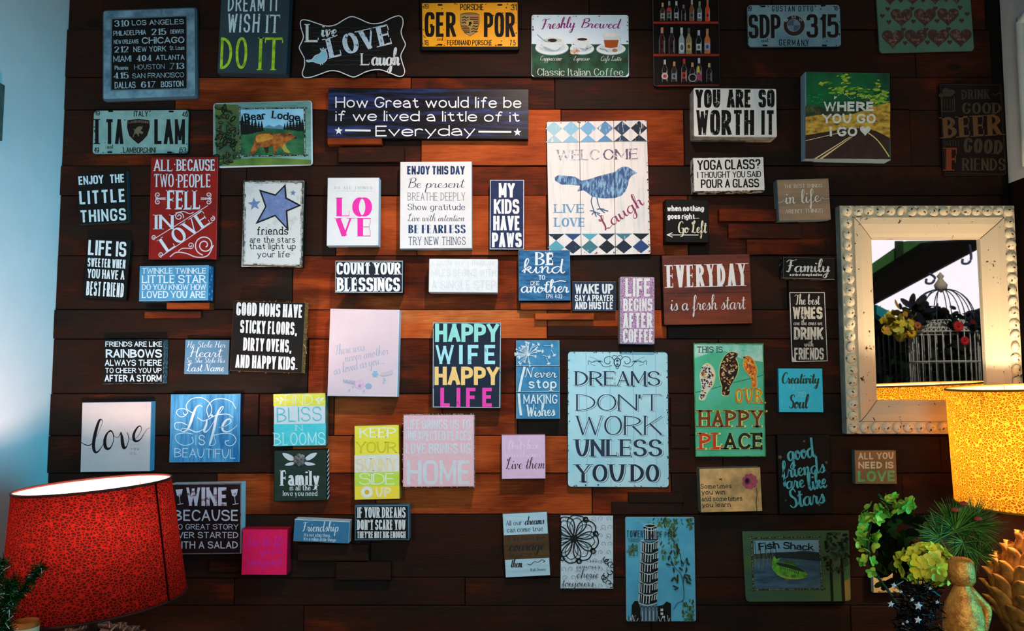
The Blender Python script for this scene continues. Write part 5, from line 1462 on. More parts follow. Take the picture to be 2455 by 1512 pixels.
s = Sign('plank_sign', 'blue three-board sign with a white dandelion reading Never stop MAKING Wishes', 'sign', Z13, [(896, 362), (1289, 362), (1294, 1072), (900, 1072)], 0.05, paint((70, 136, 172), (46, 106, 146), scale=20), (40, 72, 92), group=GS, edge=(180, 196, 200))
ns = (210, 218, 220)
for y in (595, 833): s.line([(897, y - 6), (1290, y - 6)], 4, (170, 196, 206), 'seam'); s.line([(897, y), (1291, y)], 7, (26, 40, 50), 'seam')
r = random.Random(2)
for i in range(46):
    a = r.uniform(0, 6.28); q = r.uniform(60, 108)
    x, y = 1005 + q * math.cos(a), 487 + q * math.sin(a) * .95
    s.line([(1005, 490), (x, y)], 3, ns, 'dandelion')
    for dd in (-.5, 0, .5): s.line([(x, y), (x + 18 * math.cos(a + dd), y + 18 * math.sin(a + dd))], 4, ns, 'dandelion')
s.ell(1010, 490, 14, 14, ns, 'dandelion', n=10)
for (x, y, a, L) in [(1095, 400, -30, 60), (1215, 410, 0, 66), (1130, 460, 10, 60), (1190, 510, 15, 55), (1240, 490, 60, 50), (1190, 565, 70, 50)]:
    c_, s_ = math.cos(math.radians(a)), math.sin(math.radians(a))
    s.line([(x - L * c_, y - L * s_), (x, y)], 4, ns, 'dandelion')
    for dd in (-70, -35, 0, 35, 70): s.line([(x, y), (x + 20 * math.cos(math.radians(a + dd)), y + 20 * math.sin(math.radians(a + dd)))], 5, ns, 'dandelion')
s.line([(975, 600), (945, 720), (925, 826)], 22, ns, 'dandelion', True); s.line([(922, 842), (930, 950), (942, 1042)], 22, ns, 'dandelion', True)
s.text('script', 'Never', 975, 1270, 697, 90, ns, w=.13, thin=.5); s.text('type', 'stop', 1010, 1265, 797, 92, ns, w=.15); s.text('sans', 'MAKING', 963, 1272, 936, 84, ns, w=.13); s.text('script', 'Wishes', 985, 1258, 1052, 108, ns, w=.14, thin=.45, yb1=1042)
s.done()

s = Sign('plank_sign', 'large pale blue plank sign reading DREAMS DON\'T WORK UNLESS YOU DO', 'sign', ZN, [(1361, 841.5), (1601, 843.5), (1605, 1168.5), (1360, 1167.5)], 0.024, paint((182, 214, 222), (138, 192, 206), scale=6, lo=.3, hi=.75), (40, 56, 56), rad=0.012, group=GS)
s.ox, s.oy, s.k = Z13
for x in (1530, 1745, 1955, 2160): s.line([(x, 458), (x + 14, 1693)], 3, (110, 150, 160), 'seam')
og = (40, 70, 84)
for d in (-1, 1):
    X = lambda x: 1815 + d * x
    s.line([(X(20), 555), (X(60), 510), (X(110), 520), (X(115), 560), (X(80), 575), (X(62), 550)], 6, og, 'ornament', True); s.line([(X(50), 590), (X(120), 600), (X(170), 550), (X(230), 560), (X(262), 545), (X(262), 585)], 5, og, 'ornament', True)
    s.line([(X(130), 560), (X(190), 540), (X(240), 575), (X(200), 590)], 4, (90, 130, 142), 'ornament', True); s.ell(X(160), 552, 18, 7, og, 'ornament', 10 * d); s.line([(X(0), 505), (X(36), 500), (X(44), 530)], 5, og, 'ornament', True)
    s.line([(X(170), 545), (X(215), 520), (X(250), 512)], 3, (90, 130, 142), 'ornament', True)
s.ell(1815, 560, 34, 44, og, 'ornament'); s.ell(1815, 560, 24, 34, (170, 206, 216), 'ornament'); s.star(1815, 545, 20, og, 'ornament'); s.star(1815, 580, 18, og, 'ornament'); s.line([(1800, 600), (1815, 620), (1830, 600)], 6, og, 'ornament', True)
ds, df = (40, 54, 74), (226, 236, 238)
for t, x0, x1, y, H, w in [('DREAMS', 1432, 2205, 772, 132, .16), ("DON'T", 1442, 2215, 999, 150, .1), ('WORK', 1442, 2220, 1219, 174, .1), ('UNLESS', 1434, 2222, 1413, 155, .2)]:
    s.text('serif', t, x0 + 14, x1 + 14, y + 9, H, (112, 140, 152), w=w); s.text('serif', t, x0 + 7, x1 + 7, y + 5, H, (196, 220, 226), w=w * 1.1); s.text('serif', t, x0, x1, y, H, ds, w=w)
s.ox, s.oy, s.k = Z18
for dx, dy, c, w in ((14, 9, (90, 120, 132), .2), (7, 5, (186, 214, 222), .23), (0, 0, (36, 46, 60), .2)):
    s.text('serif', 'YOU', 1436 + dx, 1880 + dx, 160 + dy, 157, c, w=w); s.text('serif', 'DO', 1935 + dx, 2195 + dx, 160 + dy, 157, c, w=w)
s.ox, s.oy, s.k = ZN
r = random.Random(12)
for i in range(90):
    e = r.choice([0, 1, 2, 2, 3, 3])
    if e == 0: x, y = r.uniform(1375, 1590), 842 + r.uniform(0, 4)
    elif e == 1: x, y = r.uniform(1372, 1595), 1167 - r.uniform(0, 6)
    elif e == 2: x, y = 1361 + r.uniform(0, 4), r.uniform(855, 1155)
    else: x, y = 1601 + (1168 - 843) * 0 + r.uniform(-4, 0) + (r.random() * 0), r.uniform(855, 1155)
    if e == 3: x += (y - 843) / 325 * 4
    a = r.uniform(.8, 2.6)
    s.poly([(x + a * r.uniform(.4, 1.3) * math.cos(t), y + a * r.uniform(.4, 1.3) * math.sin(t)) for t in (0, 1, 2, 3, 4, 5)], r.choice([(58, 84, 78), (90, 120, 112), (44, 62, 58)]), 'rust')
s.done()

# ================================================================== right lower group
s = Sign('metal_sign', 'tall green tin sign with three patterned birds reading THIS IS OUR HAPPY PLACE', 'sign', Z14, [(612, 158), (1250, 160), (1272, 1190), (632, 1190)], 0.024, paint((96, 190, 166), (58, 160, 110), scale=6, lo=.3, hi=.7), (30, 60, 40), thick=0.006, rad=0.008, group=GS)
s.poly([(616, 164), (1245, 166), (1248, 330), (1050, 300), (900, 230), (760, 250), (617, 300)], paint((176, 214, 200), (94, 188, 164), scale=14, lo=.42, hi=.62), 'picture', False)
s.line([(622, 606), (720, 590), (870, 548), (960, 522), (1140, 478), (1250, 448)], 4, (30, 40, 36), 'picture', True)
s.text('type', 'THIS IS', 646, 880, 246, 56, (50, 66, 50), w=.14)
def pbird(pts, base, spots, n, seed):
    B_ = 'bird#%d' % seed
    halo = [(sum(p[0] for p in pts) / len(pts), sum(p[1] for p in pts) / len(pts))]
    hx, hy = halo[0]
    s.poly([(hx + (x - hx) * 1.09, hy + (y - hy) * 1.03) for x, y in pts], (196, 206, 130), B_, True, 3)
    s.poly(pts, base, B_, True, 3)
    r = random.Random(seed)
    from_x, to_x = min(p[0] for p in pts), max(p[0] for p in pts); y0, y1 = min(p[1] for p in pts), max(p[1] for p in pts)
    def inside(x, y):
        c = False
        for i in range(len(pts)):
            (xa, ya), (xb, yb) = pts[i - 1], pts[i]
            if (ya > y) != (yb > y) and x < (xb - xa) * (y - ya) / (yb - ya) + xa: c = not c
        return c
    k = 0; tries = 0
    while k < n and tries < 3000:
        tries += 1
        x, y = r.uniform(from_x, to_x), r.uniform(y0, y1)
        if all(inside(x + dx, y + dy) for dx, dy in ((-11, 0), (11, 0), (0, 11), (0, -11))):
            s.ell(x, y, r.uniform(8, 15), r.uniform(4, 7), r.choice(spots), B_, r.uniform(0, 180), n=8); k += 1
pbird([(690, 385), (705, 362), (740, 345), (775, 365), (800, 410), (806, 470), (790, 540), (755, 590), (735, 625), (720, 665), (690, 675), (665, 655), (680, 610), (690, 560), (680, 500), (672, 450), (688, 410)], (212, 206, 186), [(40, 44, 60), (176, 70, 50), (50, 54, 70), (206, 150, 60), (30, 34, 50)], 70, 3)
pbird([(1015, 255), (990, 245), (950, 240), (910, 265), (880, 310), (858, 370), (850, 440), (862, 510), (876, 560), (872, 610), (890, 632), (930, 630), (944, 600), (940, 565), (965, 520), (1000, 460), (1018, 400), (1015, 340), (995, 300), (1010, 280)], (44, 28, 24), [(196, 160, 90), (170, 60, 44), (206, 190, 150), (150, 110, 60), (200, 176, 120)], 78, 4)
pbird([(1062, 288), (1078, 282), (1110, 276), (1145, 295), (1175, 350), (1190, 410), (1182, 460), (1188, 510), (1185, 552), (1160, 560), (1138, 548), (1140, 490), (1110, 440), (1080, 400), (1066, 350), (1075, 310)], (216, 120, 44), [(196, 70, 36), (226, 170, 60), (180, 60, 40), (230, 190, 90), (130, 70, 40)], 55, 5)
for bx, by, c in ((1018, 262, (150, 60, 40)), (1066, 290, (40, 34, 30)), (690, 384, (60, 50, 44))):
    d = 1 if bx > 1015 and bx < 1030 else -1
    s.poly([(bx - 14 * d, by - 12), (bx + 4 * d, by - 4), (bx - 16 * d, by + 12)], c, 'bird#%d' % (4 if bx < 1050 and bx > 800 else 5 if bx > 1050 else 3))
def hp(t, x0, x1, y, H, c, w=.17):
    s.text('type', t, x0 + 2, x1 + 2, y + 2, H + 3, (206, 214, 120), w=w + .06); s.text('type', t, x0, x1, y, H, c, w=w)
hp('OUR', 990, 1240, 704, 136, paint((206, 150, 40), (170, 110, 30), scale=60), .13)
hp('HAPPY', 662, 1242, 920, 152, paint((130, 66, 30), (92, 50, 30), scale=60)); hp('PL', 668, 885, 1124, 152, paint((206, 66, 30), (180, 50, 26), scale=60)); hp('ACE', 890, 1246, 1122, 150, paint((52, 50, 34), (30, 40, 34), scale=60))
cr = [(612, 158), (1250, 160), (1272, 1190), (632, 1190)]
outline_face(s, cr, 5, 9, paint((40, 90, 50), (70, 150, 80), scale=50))
s.done()

s = Sign('box_sign', 'small turquoise square sign reading Creativity FEEDS the Soul', 'sign', Z15, [(115, 463), (519, 463), (526, 862), (122, 865)], 0.026, (60, 192, 222), (36, 96, 116), group=GS)
cb = worn((54, 60, 40), (64, 130, 140), .2, 70)
s.text('script', 'Creativity', 142, 498, 600, 100, cb, w=.16, slant=.1); s.text('serif', 'FEEDS', 218, 408, 655, 43, (150, 206, 214), w=.1); s.text('serif', 'THE', 298, 352, 702, 26, (150, 206, 214), w=.12)
s.line([(275, 672), (310, 682), (350, 676), (368, 690)], 4, (150, 206, 214), 'lettering', True); s.line([(275, 728), (310, 712), (350, 720), (372, 712)], 4, (150, 206, 214), 'lettering', True)
s.text('script', 'Soul', 202, 398, 825, 122, cb, w=.15, slant=.1)
s.done()

s = Sign('box_sign', 'ochre block sign with a pink poppy reading Sometimes you win', 'sign', Z19, [(852, 42), (1412, 28), (1426, 428), (875, 440)], 0.05, paint((214, 168, 108), (150, 124, 80), scale=16, lo=.35, hi=.62), (92, 100, 88), group=GS)
tp = (36, 38, 42)
for t, x0, x1, y0, y1, H in [('Sometimes', 868, 1150, 224, 218, 44), ('you win', 876, 1090, 277, 273, 44), ('and sometimes', 876, 1246, 337, 331, 44), ('you learn', 880, 1142, 391, 386, 44)]:
    s.text('type', t, x0, x1, y0, H, tp, w=.13, yb1=y1)
for a in range(0, 360, 40): s.ell(1315 + 34 * math.cos(math.radians(a)), 158 + 36 * math.sin(math.radians(a)), 38, 28, paint((170, 74, 92), (130, 60, 84), scale=60), 'poppy', a)
s.ell(1292, 155, 26, 32, (92, 40, 56), 'poppy'); s.ell(1290, 152, 14, 18, (24, 22, 28), 'poppy'); s.line([(1372, 215), (1380, 270), (1372, 340), (1380, 425)], 7, (50, 60, 36), 'poppy', True)
s.line([(1035, 145), (1065, 128)], 5, (50, 44, 34), 'poppy'); s.line([(1040, 128), (1062, 150)], 4, (50, 44, 34), 'poppy'); s.ell(1050, 138, 12, 7, (60, 56, 40), 'poppy')
s.done()

s = Sign('box_sign', 'black sign with turquoise brush script good friends are like Stars', 'sign', ZN, [(1864, 1042), (1990, 1040), (1996, 1230), (1868, 1233)], 0.03, (24, 23, 22), (22, 21, 20), group=GS)
s.ox, s.oy, s.k = Z14
tq = paint((84, 176, 184), (62, 140, 150), scale=60)
s.text('script', 'good', 1462, 1730, 1228, 170, tq, w=.13, yb1=1185, thin=.45); s.text('script', 'friends', 1410, 1822, 1388, 150, tq, w=.13, yb1=1325, thin=.45); s.text('script', 'are', 1448, 1630, 1480, 140, tq, w=.14, yb1=1462, thin=.45); s.text('script', 'like', 1650, 1838, 1496, 165, tq, w=.13, yb1=1462, thin=.45)
s.star(1617, 1048, 14, (96, 96, 84), 'stars', 10); s.star(1400, 1192, 25, (104, 96, 62), 'stars', 15); s.star(1820, 1240, 19, (96, 92, 60), 'stars', 5)
s.ox, s.oy, s.k = Z19
s.text('script', 'Stars', 1672, 2012, 400, 165, tq, w=.14, yb1=345, thin=.45); s.star(1640, 328, 14, (70, 76, 56), 'stars', 20); s.star(1945, 370, 18, (76, 80, 50), 'stars', 10)
s.done()

s = Sign('box_sign', 'small square brown sign reading ALL YOU NEED IS LOVE with green LOVE', 'sign', ZN, [(2050.5, 1080), (2148, 1077.6), (2151, 1159), (2049, 1161)], 0.035, paint((150, 104, 66), (108, 100, 66), scale=7, lo=.35, hi=.65), (80, 96, 88), group=GS)
s.ox, s.oy, s.k = Z15
s.text('sans', 'ALL YOU', 842, 1162, 1290, 63, (200, 186, 164), w=.2, yb1=1286); s.text('sans', 'NEED IS', 842, 1162, 1372, 63, (200, 190, 170), w=.22, yb1=1371); s.text('sans', 'LOVE', 838, 1180, 1491, 98, paint((130, 180, 140), (84, 150, 80), scale=14), w=.22, yb1=1487)
s.done()

# ================================================================== bottom left
s = Sign('box_sign', 'thick white square sign with sweeping black script love WHAT YOU DO', 'sign', ZN, [(195, 963), (362, 963.5), (360, 1130.5), (194, 1130.5)], 0.043, paint((196, 182, 178), (184, 172, 172), scale=9), (96, 140, 164), group=GS)
s.ox, s.oy, s.k = Z11
def brush(pts, ws, col, part='lettering'):
    path = catmull(pts, False, 7)
    m = len(path); k = len(ws)
    hw = []
    for i in range(m):
        f = i / (m - 1) * (k - 1); j = min(k - 2, int(f)); t = f - j
        hw.append((ws[j] * (1 - t) + ws[j + 1] * t) / 2)
    s.strip(path, hw, as_mat(col), part, s.nextlay())
brush([(735, 1285), (775, 1308), (815, 1310), (845, 1282), (880, 1220), (912, 1150), (928, 1098), (918, 1078), (898, 1092), (872, 1170), (852, 1260), (848, 1330), (862, 1372), (890, 1368), (925, 1320), (950, 1270)], [5, 8, 9, 5, 3, 3, 4, 8, 20, 28, 30, 28, 22, 12, 5, 4], INK)
brush([(990, 1182), (965, 1215), (950, 1270), (955, 1325), (980, 1345), (1010, 1320), (1030, 1260), (1022, 1200), (1000, 1180), (990, 1195)], [8, 18, 28, 30, 22, 8, 6, 10, 16, 8], INK)
brush([(1020, 1200), (1040, 1232), (1070, 1240), (1095, 1200)], [6, 4, 4, 8], INK)
brush([(1095, 1190), (1105, 1240), (1112, 1300), (1125, 1336), (1150, 1318), (1165, 1262), (1160, 1215), (1150, 1195)], [8, 26, 32, 26, 8, 4, 6, 5], INK)
brush([(1160, 1230), (1190, 1262), (1235, 1245), (1275, 1190), (1280, 1150), (1262, 1138), (1235, 1165), (1212, 1215), (1215, 1262), (1240, 1275), (1275, 1255), (1310, 1200), (1340, 1160), (1366, 1155)], [4, 3, 4, 4, 6, 10, 16, 24, 26, 18, 8, 4, 3, 3], INK)
s.text('sans', 'WHAT', 1182, 1286, 1316, 20, (160, 156, 160), w=.1, gap=.5); s.text('sans', 'YOU', 1182, 1260, 1356, 20, (60, 58, 62), w=.16, gap=.5); s.text('sans', 'DO', 1182, 1232, 1396, 20, (120, 116, 120), w=.12, gap=.4)
s.done()

s = Sign('box_sign', 'square blue wood-grain sign with swirling white script Life IS BEAUTIFUL', 'sign', Z11, [(1542, 845), (2174, 850), (2173, 1470), (1538, 1462)], 0.03, paint((88, 160, 198), (36, 100, 152), scale=24, stretch=(2.5, 1, .25), lo=.36, hi=.64), (20, 40, 66), group=GS, edge=(130, 170, 190))
sw = (206, 214, 218)
def fl(pts, w=7): s.line(pts, w, sw, 'flourish', True, n=6)
brush([(1835, 965), (1812, 950), (1780, 968), (1752, 1030), (1730, 1100), (1700, 1165), (1660, 1190), (1640, 1178), (1660, 1158), (1720, 1170), (1780, 1192), (1840, 1170)], [6, 8, 16, 24, 24, 16, 8, 6, 6, 10, 12, 5], sw)
brush([(1875, 1085), (1868, 1130), (1850, 1175), (1862, 1192), (1895, 1165), (1930, 1110)], [12, 20, 22, 14, 6, 4], sw); s.ell(1920, 1042, 11, 10, sw, 'lettering')
brush([(1930, 1110), (1975, 1040), (2020, 980), (2018, 960), (1990, 985), (1960, 1060), (1945, 1140), (1922, 1230), (1905, 1290), (1900, 1310), (1925, 1315), (1952, 1290), (1940, 1220)], [4, 4, 6, 8, 14, 22, 24, 22, 18, 8, 5, 5, 4], sw)
brush([(1985, 1150), (2040, 1140), (2090, 1105), (2085, 1075), (2050, 1085), (2020, 1130), (2020, 1175), (2060, 1190), (2110, 1165), (2150, 1130)], [4, 5, 8, 12, 18, 22, 20, 12, 6, 4], sw)
fl([(1770, 1030), (1700, 990), (1690, 945), (1740, 890), (1830, 882), (1900, 930), (1920, 1000), (1890, 1060)]); fl([(1890, 1060), (1875, 980), (1930, 905), (2020, 890), (2100, 920), (2138, 980)])
fl([(1790, 1060), (1850, 1090), (1960, 1040), (2060, 1030), (2115, 1060)]); fl([(1690, 1040), (1640, 1055), (1600, 1020), (1620, 985), (1680, 985), (1700, 1020), (1670, 1035), (1660, 1015)], 6)
fl([(1640, 1178), (1590, 1160), (1585, 1115), (1640, 1105), (1700, 1130)]); fl([(1750, 1210), (1680, 1200), (1600, 1215), (1595, 1265), (1640, 1305), (1700, 1310), (1750, 1285), (1740, 1235)]); fl([(1940, 1220), (2020, 1205), (2100, 1210), (2140, 1260), (2110, 1310), (2060, 1312), (2040, 1280), (2075, 1268)])
s.text('sans', 'I', 1772, 1782, 1312, 95, sw, w=.08); s.text('sans', 'S', 1800, 1858, 1312, 95, sw, w=.09); s.text('sans', 'BEAUTIFUL', 1580, 2135, 1420, 84, sw, w=.08, yb1=1432)
s.done()

s = Sign('box_sign', 'sign in yellow, white and teal bands reading FIND BLISS IN BLOOMS', 'sign', Z12, [(585, 920), (1060, 912), (1065, 1392), (591, 1398)], 0.045, (216, 214, 214), paint((60, 70, 66), (110, 110, 90), scale=30), rad=0.004, group=GS)
s.poly([(587, 924), (1057, 916), (1060, 1027), (588, 1034)], paint((224, 206, 60), (232, 214, 90), scale=30), 'bands'); s.poly([(590, 1196), (1062, 1190), (1062, 1388), (594, 1394)], paint((66, 188, 196), (90, 198, 204), scale=30), 'bands')
s.text('type', 'FIND', 692, 944, 1026, 98, (228, 224, 196), w=.07); s.text('hand', 'BLISS', 620, 1028, 1180, 134, paint((80, 170, 184), (120, 190, 200), scale=80), w=.09, yb1=1168)
s.text('type', 'IN', 785, 852, 1256, 52, (206, 226, 222), w=.08); s.text('type', 'BLOOMS', 592, 1058, 1390, 116, (200, 226, 222), w=.075, yb1=1384)
for d, x0 in ((1, 592), (-1, 1058)):
    s.line([(x0, 990), (x0 + 45 * d, 985), (x0 + 92 * d, 978)], 5, (230, 226, 200), 'bands', True)
    for xx, yy, rr in ((30, 968, 35), (60, 1000, 120), (70, 965, 30)): s.ell(x0 + xx * d, yy, 20, 9, (232, 228, 200), 'bands', rr * d)
s.done()

s = Sign('box_sign', 'dark green block sign with a carved grey rose reading Family is all the love', 'sign', ZN, [(656.5, 1079), (783, 1077), (783.5, 1199), (657, 1202)], 0.047, paint((40, 54, 44), (32, 46, 38), scale=20, stretch=(.4, 1, 3)), (30, 32, 30), group=GS, rad=0.003)
s.ox, s.oy, s.k = Z17
s.text('chisel', 'Family', 652, 1005, 196, 140, (222, 218, 216), w=.17); s.text('serif', 'is all the', 736, 924, 238, 50, (218, 216, 214), w=.13); s.text('serif', 'love you need', 673, 986, 288, 48, (218, 216, 214), w=.13)
s.ox, s.oy, s.k = Z12
def leaf2(pts):
    s.poly(pts, (206, 204, 204), 'leaves', True, 3); s.line(pts, 4, (40, 44, 42), 'leaves', True, True, n=3)
leaf2([(780, 1520), (740, 1530), (690, 1500), (668, 1458), (720, 1462), (770, 1490)]); leaf2([(870, 1520), (910, 1525), (960, 1495), (985, 1455), (930, 1460), (885, 1490)])
leaf2([(790, 1535), (720, 1545), (690, 1570), (760, 1570)]); leaf2([(865, 1535), (940, 1545), (970, 1565), (890, 1572)])
rs = MB()
cc = s.pt(828, 1520, 0)
r = random.Random(6)
rose = paint((132, 124, 120), (70, 66, 64), scale=120, lo=.4, hi=.6)
for ringi, (n, rad_, zz) in enumerate(((7, .0125, .003), (6, .009, .006), (4, .005, .009), (1, 0, .011))):
    for i in range(n):
        a = 6.283 * i / n + ringi * .5
        rs.ball(cc + Vector((rad_ * math.cos(a), -zz * .6, rad_ * math.sin(a) * 1.05)), .0075 - ringi * .0007, rose, 10, 6, (1, .55, 1))
rs.build('carved_rose', s.root)
zg = MB(); fc = s.c - s.org
for j in range(11):
    z0 = (j / 11 - .5) * s.h; z1 = z0 + s.h / 11
    x = s.u * (s.w / 2 + .0004)
    zg.add([fc + x + Vector((0, .006, 0)) + s.v * z0, fc + x + Vector((0, .032, 0)) + s.v * (z0 + (z1 - z0) * .5), fc + x + Vector((0, .032, 0)) + s.v * z1, fc + x + Vector((0, .006, 0)) + s.v * (z0 + (z1 - z0) * .5)], [(0, 1, 2, 3)], as_mat((206, 206, 204)))
zg.build('zigzag_pattern', s.root)
s.done()

s = Sign('box_sign', 'narrow yellow banded sign reading KEEP YOUR SUNNY SIDE UP with a daisy', 'sign', ZN, [(849.3, 1020.6), (957.6, 1018), (957.6, 1195), (850, 1198.5)], 0.05, paint((234, 208, 48), (238, 216, 80), scale=20), (150, 130, 50), group=GS)
s.poly([(849.8, 1091), (957.4, 1088.5), (957.4, 1130), (849.9, 1132)], (226, 216, 204), 'bands'); s.poly([(849.9, 1132), (957.4, 1130), (957.4, 1163.5), (850, 1166)], paint((186, 206, 60), (196, 212, 84), scale=30), 'bands'); s.poly([(850, 1166), (957.4, 1163.5), (957.4, 1194), (850.4, 1197)], paint((240, 204, 50), (240, 210, 74), scale=30), 'bands')
s.ox, s.oy, s.k = Z12
s.text('slab', 'KEEP', 1365, 1700, 1318, 92, (240, 232, 200), w=.16); s.text('slab', 'YOUR', 1338, 1706, 1456, 100, (214, 190, 44), w=.16)
s.ox, s.oy, s.k = Z17
s.text('slab', 'SUNNY', 1338, 1700, 62, 112, (238, 206, 150), w=.13); s.text('slab', 'SIDE', 1366, 1688, 186, 104, (222, 230, 200), w=.11); s.text('sans', 'UP', 1512, 1656, 300, 92, (240, 226, 176), w=.2)
for a in range(0, 360, 20): s.ell(1435 + 38 * math.cos(math.radians(a)), 254 + 38 * math.sin(math.radians(a)), 20, 8, (232, 228, 214), 'daisy', a, n=10)
s.ell(1435, 254, 22, 22, (224, 176, 60), 'daisy')
s.done()

s = Sign('box_sign', 'fabric-edged pink sign with pale writing LIFE BRINGS US TO UNEXPECTED PLACES HOME', 'sign', ZN, [(967, 994.4), (1137, 993.8), (1137, 1166), (965.6, 1167)], 0.058, paint((228, 178, 182), (220, 170, 176), scale=120), (150, 120, 120), group=GS)
pg = (208, 206, 210)
for t, x0, x1, y, H, w in [('LIFE BRINGS US TO', 973, 1128, 1028, 22.5, .14), ('UNEXPECTED PLACES', 973, 1129, 1055, 22.5, .13), ('LOVE BRINGS US', 973, 1129, 1087, 25, .15), ('HOME', 975, 1128, 1161, 58, .15)]:
    s.text('cond', t, x0, x1, y, H, pg, w=w)
fz = MB(); r = random.Random(9); fc = s.c - s.org
for i in range(130):
    e = r.random(); a = r.uniform(-.5, .5)
    if e < .4: p = fc + s.v * (s.h / 2) + s.u * (a * s.w); d = s.v * r.uniform(.001, .004) + s.u * r.uniform(-.004, .004)
    elif e < .8: p = fc + s.u * (s.w / 2 * (1 if e < .62 else -1)) + s.v * (a * s.h); d = s.u * r.uniform(.001, .003) * (1 if e < .62 else -1) + s.v * r.uniform(-.003, .003)
    else: p = fc - s.v * (s.h / 2) + s.u * (a * s.w); d = -s.v * r.uniform(.001, .002) + s.u * r.uniform(-.004, .004)
    fz.tube([p + Vector((0, .001, 0)), p + d * .6, p + d], .0006, as_mat((214, 198, 200)), 4)
fz.build('fabric_fringe', s.root)
s.done()

s = Sign('box_sign', 'small pink square sign with black script Live them under pale writing', 'sign', ZN, [(1202, 1042), (1307, 1042), (1308, 1147), (1203, 1148)], 0.045, (216, 178, 206), (150, 120, 140), group=GS)
s.ox, s.oy, s.k = Z13
pw = (226, 204, 220)
s.text('script', "Don't chase", 820, 1112, 1352, 84, pw, w=.09, slant=.15, yb1=1342); s.text('script', 'your dreams..', 795, 1142, 1424, 66, pw, w=.09, slant=.15, yb1=1420)
s.ox, s.oy, s.k = Z18
s.text('script', 'Live them', 800, 1165, 46, 100, (40, 34, 38), w=.08, slant=.15, yb1=40, thin=.3)
s.done()

s = Sign('box_sign', 'dark maroon block sign behind the red lampshade reading WINE BECAUSE NO GREAT STORY', 'sign', Z16, [(1545, 176), (2190, 172), (2186, 815), (1545, 820)], 0.05, paint((44, 24, 28), (36, 22, 24), scale=12), (150, 186, 196), group=GS, edge=(160, 150, 156))
wn = worn((206, 190, 200), (150, 90, 116), .55, 70); wl = worn((200, 192, 200), (110, 90, 100), .3, 110)
s.text('cond', 'WINE', 1686, 2062, 379, 168, wn, w=.2)
for t, x0, x1, y, H, w in [('BECAUSE', 1572, 2160, 516, 102, .14), ('NO GREAT STORY', 1566, 2160, 593, 50, .13), ('EVER STARTED', 1566, 2160, 672, 58, .14), ('WITH A SALAD', 1566, 2156, 765, 66, .15)]:
    s.text('sans', t, x0, x1, y, H, wl, w=w)
for gx, gs in ((1622, 1), (2122, 1)):
    s.poly([(gx - 30, 232), (gx + 34, 226), (gx + 24, 280), (gx + 4, 298), (gx - 18, 285)], wn, 'wine_glass#%d' % gx, False); s.line([(gx + 4, 296), (gx + 12, 360)], 5, wl, 'wine_glass#%d' % gx); s.line([(gx - 14, 366), (gx + 40, 358)], 7, wn, 'wine_glass#%d' % gx)
outline_face(s, [(1545, 176), (2190, 172), (2186, 815), (1545, 820)], 8, 4, worn((150, 130, 140), (60, 36, 40), .45, 100))
s.done()

s = Sign('canvas_sign', 'small bright pink square canvas with faint purple script', 'sign', Z17, [(310, 591), (721, 588), (706, 1004), (293, 1006)], 0.055, (232, 26, 88), (150, 20, 50), group=GS)
pp = (206, 40, 150)
s.text('script', 'Live the life', 350, 690, 742, 86, pp, w=.11, slant=.15, yb1=735); s.text('script', "you've", 462, 672, 816, 70, pp, w=.12, slant=.15, yb1=810); s.text('script', 'imagined', 345, 674, 918, 84, pp, w=.12, slant=.15, yb1=912)
s.done()

s = Sign('box_sign', 'small blue block sign reading Friendship It\'s not a big thing', 'sign', Z17, [(778, 506), (1282, 517), (1264, 720), (768, 698)], 0.055, (56, 112, 148), paint((150, 180, 192), (176, 196, 202), scale=60), group=GS)
fp = (206, 216, 220)
s.text('script', 'Friendship', 846, 1184, 610, 88, fp, w=.1, slant=.1); s.text('sans', "It's not a big thing...", 866, 1112, 655, 30, fp, w=.11, gap=.06, yb1=661); s.text('sans', "It's a million little things", 862, 1154, 691, 30, fp, w=.11, gap=.06, yb1=702)
s.done()

cr = [(1325, 375), (1815, 372), (1818, 692), (1325, 690)]
s = Sign('box_sign', 'dark teal block sign reading IF YOUR DREAMS DON\'T SCARE YOU', 'sign', Z17, cr, 0.055, (28, 30, 32), (70, 96, 110), group=GS, edge=(90, 120, 136))
outline_face(s, cr, 6, 7, (70, 100, 116))
for t, x0, x1, y, H, w in [('IF YOUR DREAMS', 1348, 1786, 487, 98, .13), ("DON'T SCARE YOU", 1346, 1783, 596, 92, .14), ("THEY'RE NOT BIG ENOUGH", 1346, 1785, 672, 62, .14)]:
    s.text('slab', t, x0, x1, y, H, (212, 212, 212), w=w)
s.done()

# ================================================================== bottom middle and right
s = Sign('plank_sign', 'small sign in pale blue and brown bands reading All our dreams can come true', 'sign', Z18, [(772, 450), (1180, 428), (1209, 1010), (800, 1031)], 0.03, paint((150, 186, 204), (176, 204, 214), scale=20, stretch=(.4, 1, 3)), (90, 80, 70), rad=0.002, group=GS)
s.poly([(781, 645), (1188, 628), (1198, 848), (791, 868)], paint((84, 62, 36), (62, 44, 28), scale=14, stretch=(.4, 1, 3)), 'band')
t3 = (36, 36, 42)
s.text('serif', 'All our', 805, 953, 560, 46, t3, w=.11, yb1=551); s.text('script', 'dreams', 970, 1160, 552, 74, t3, w=.14, slant=.2, yb1=541); s.text('serif', 'can come true', 815, 1142, 622, 48, t3, w=.11, yb1=606)
s.text('serif', 'if we have the', 820, 1156, 699, 48, t3, w=.11, yb1=686); s.text('script', 'courage', 824, 1164, 790, 98, t3, w=.15, slant=.2, yb1=775); s.text('serif', 'to pursue', 838, 1046, 842, 44, t3, w=.11, yb1=833)
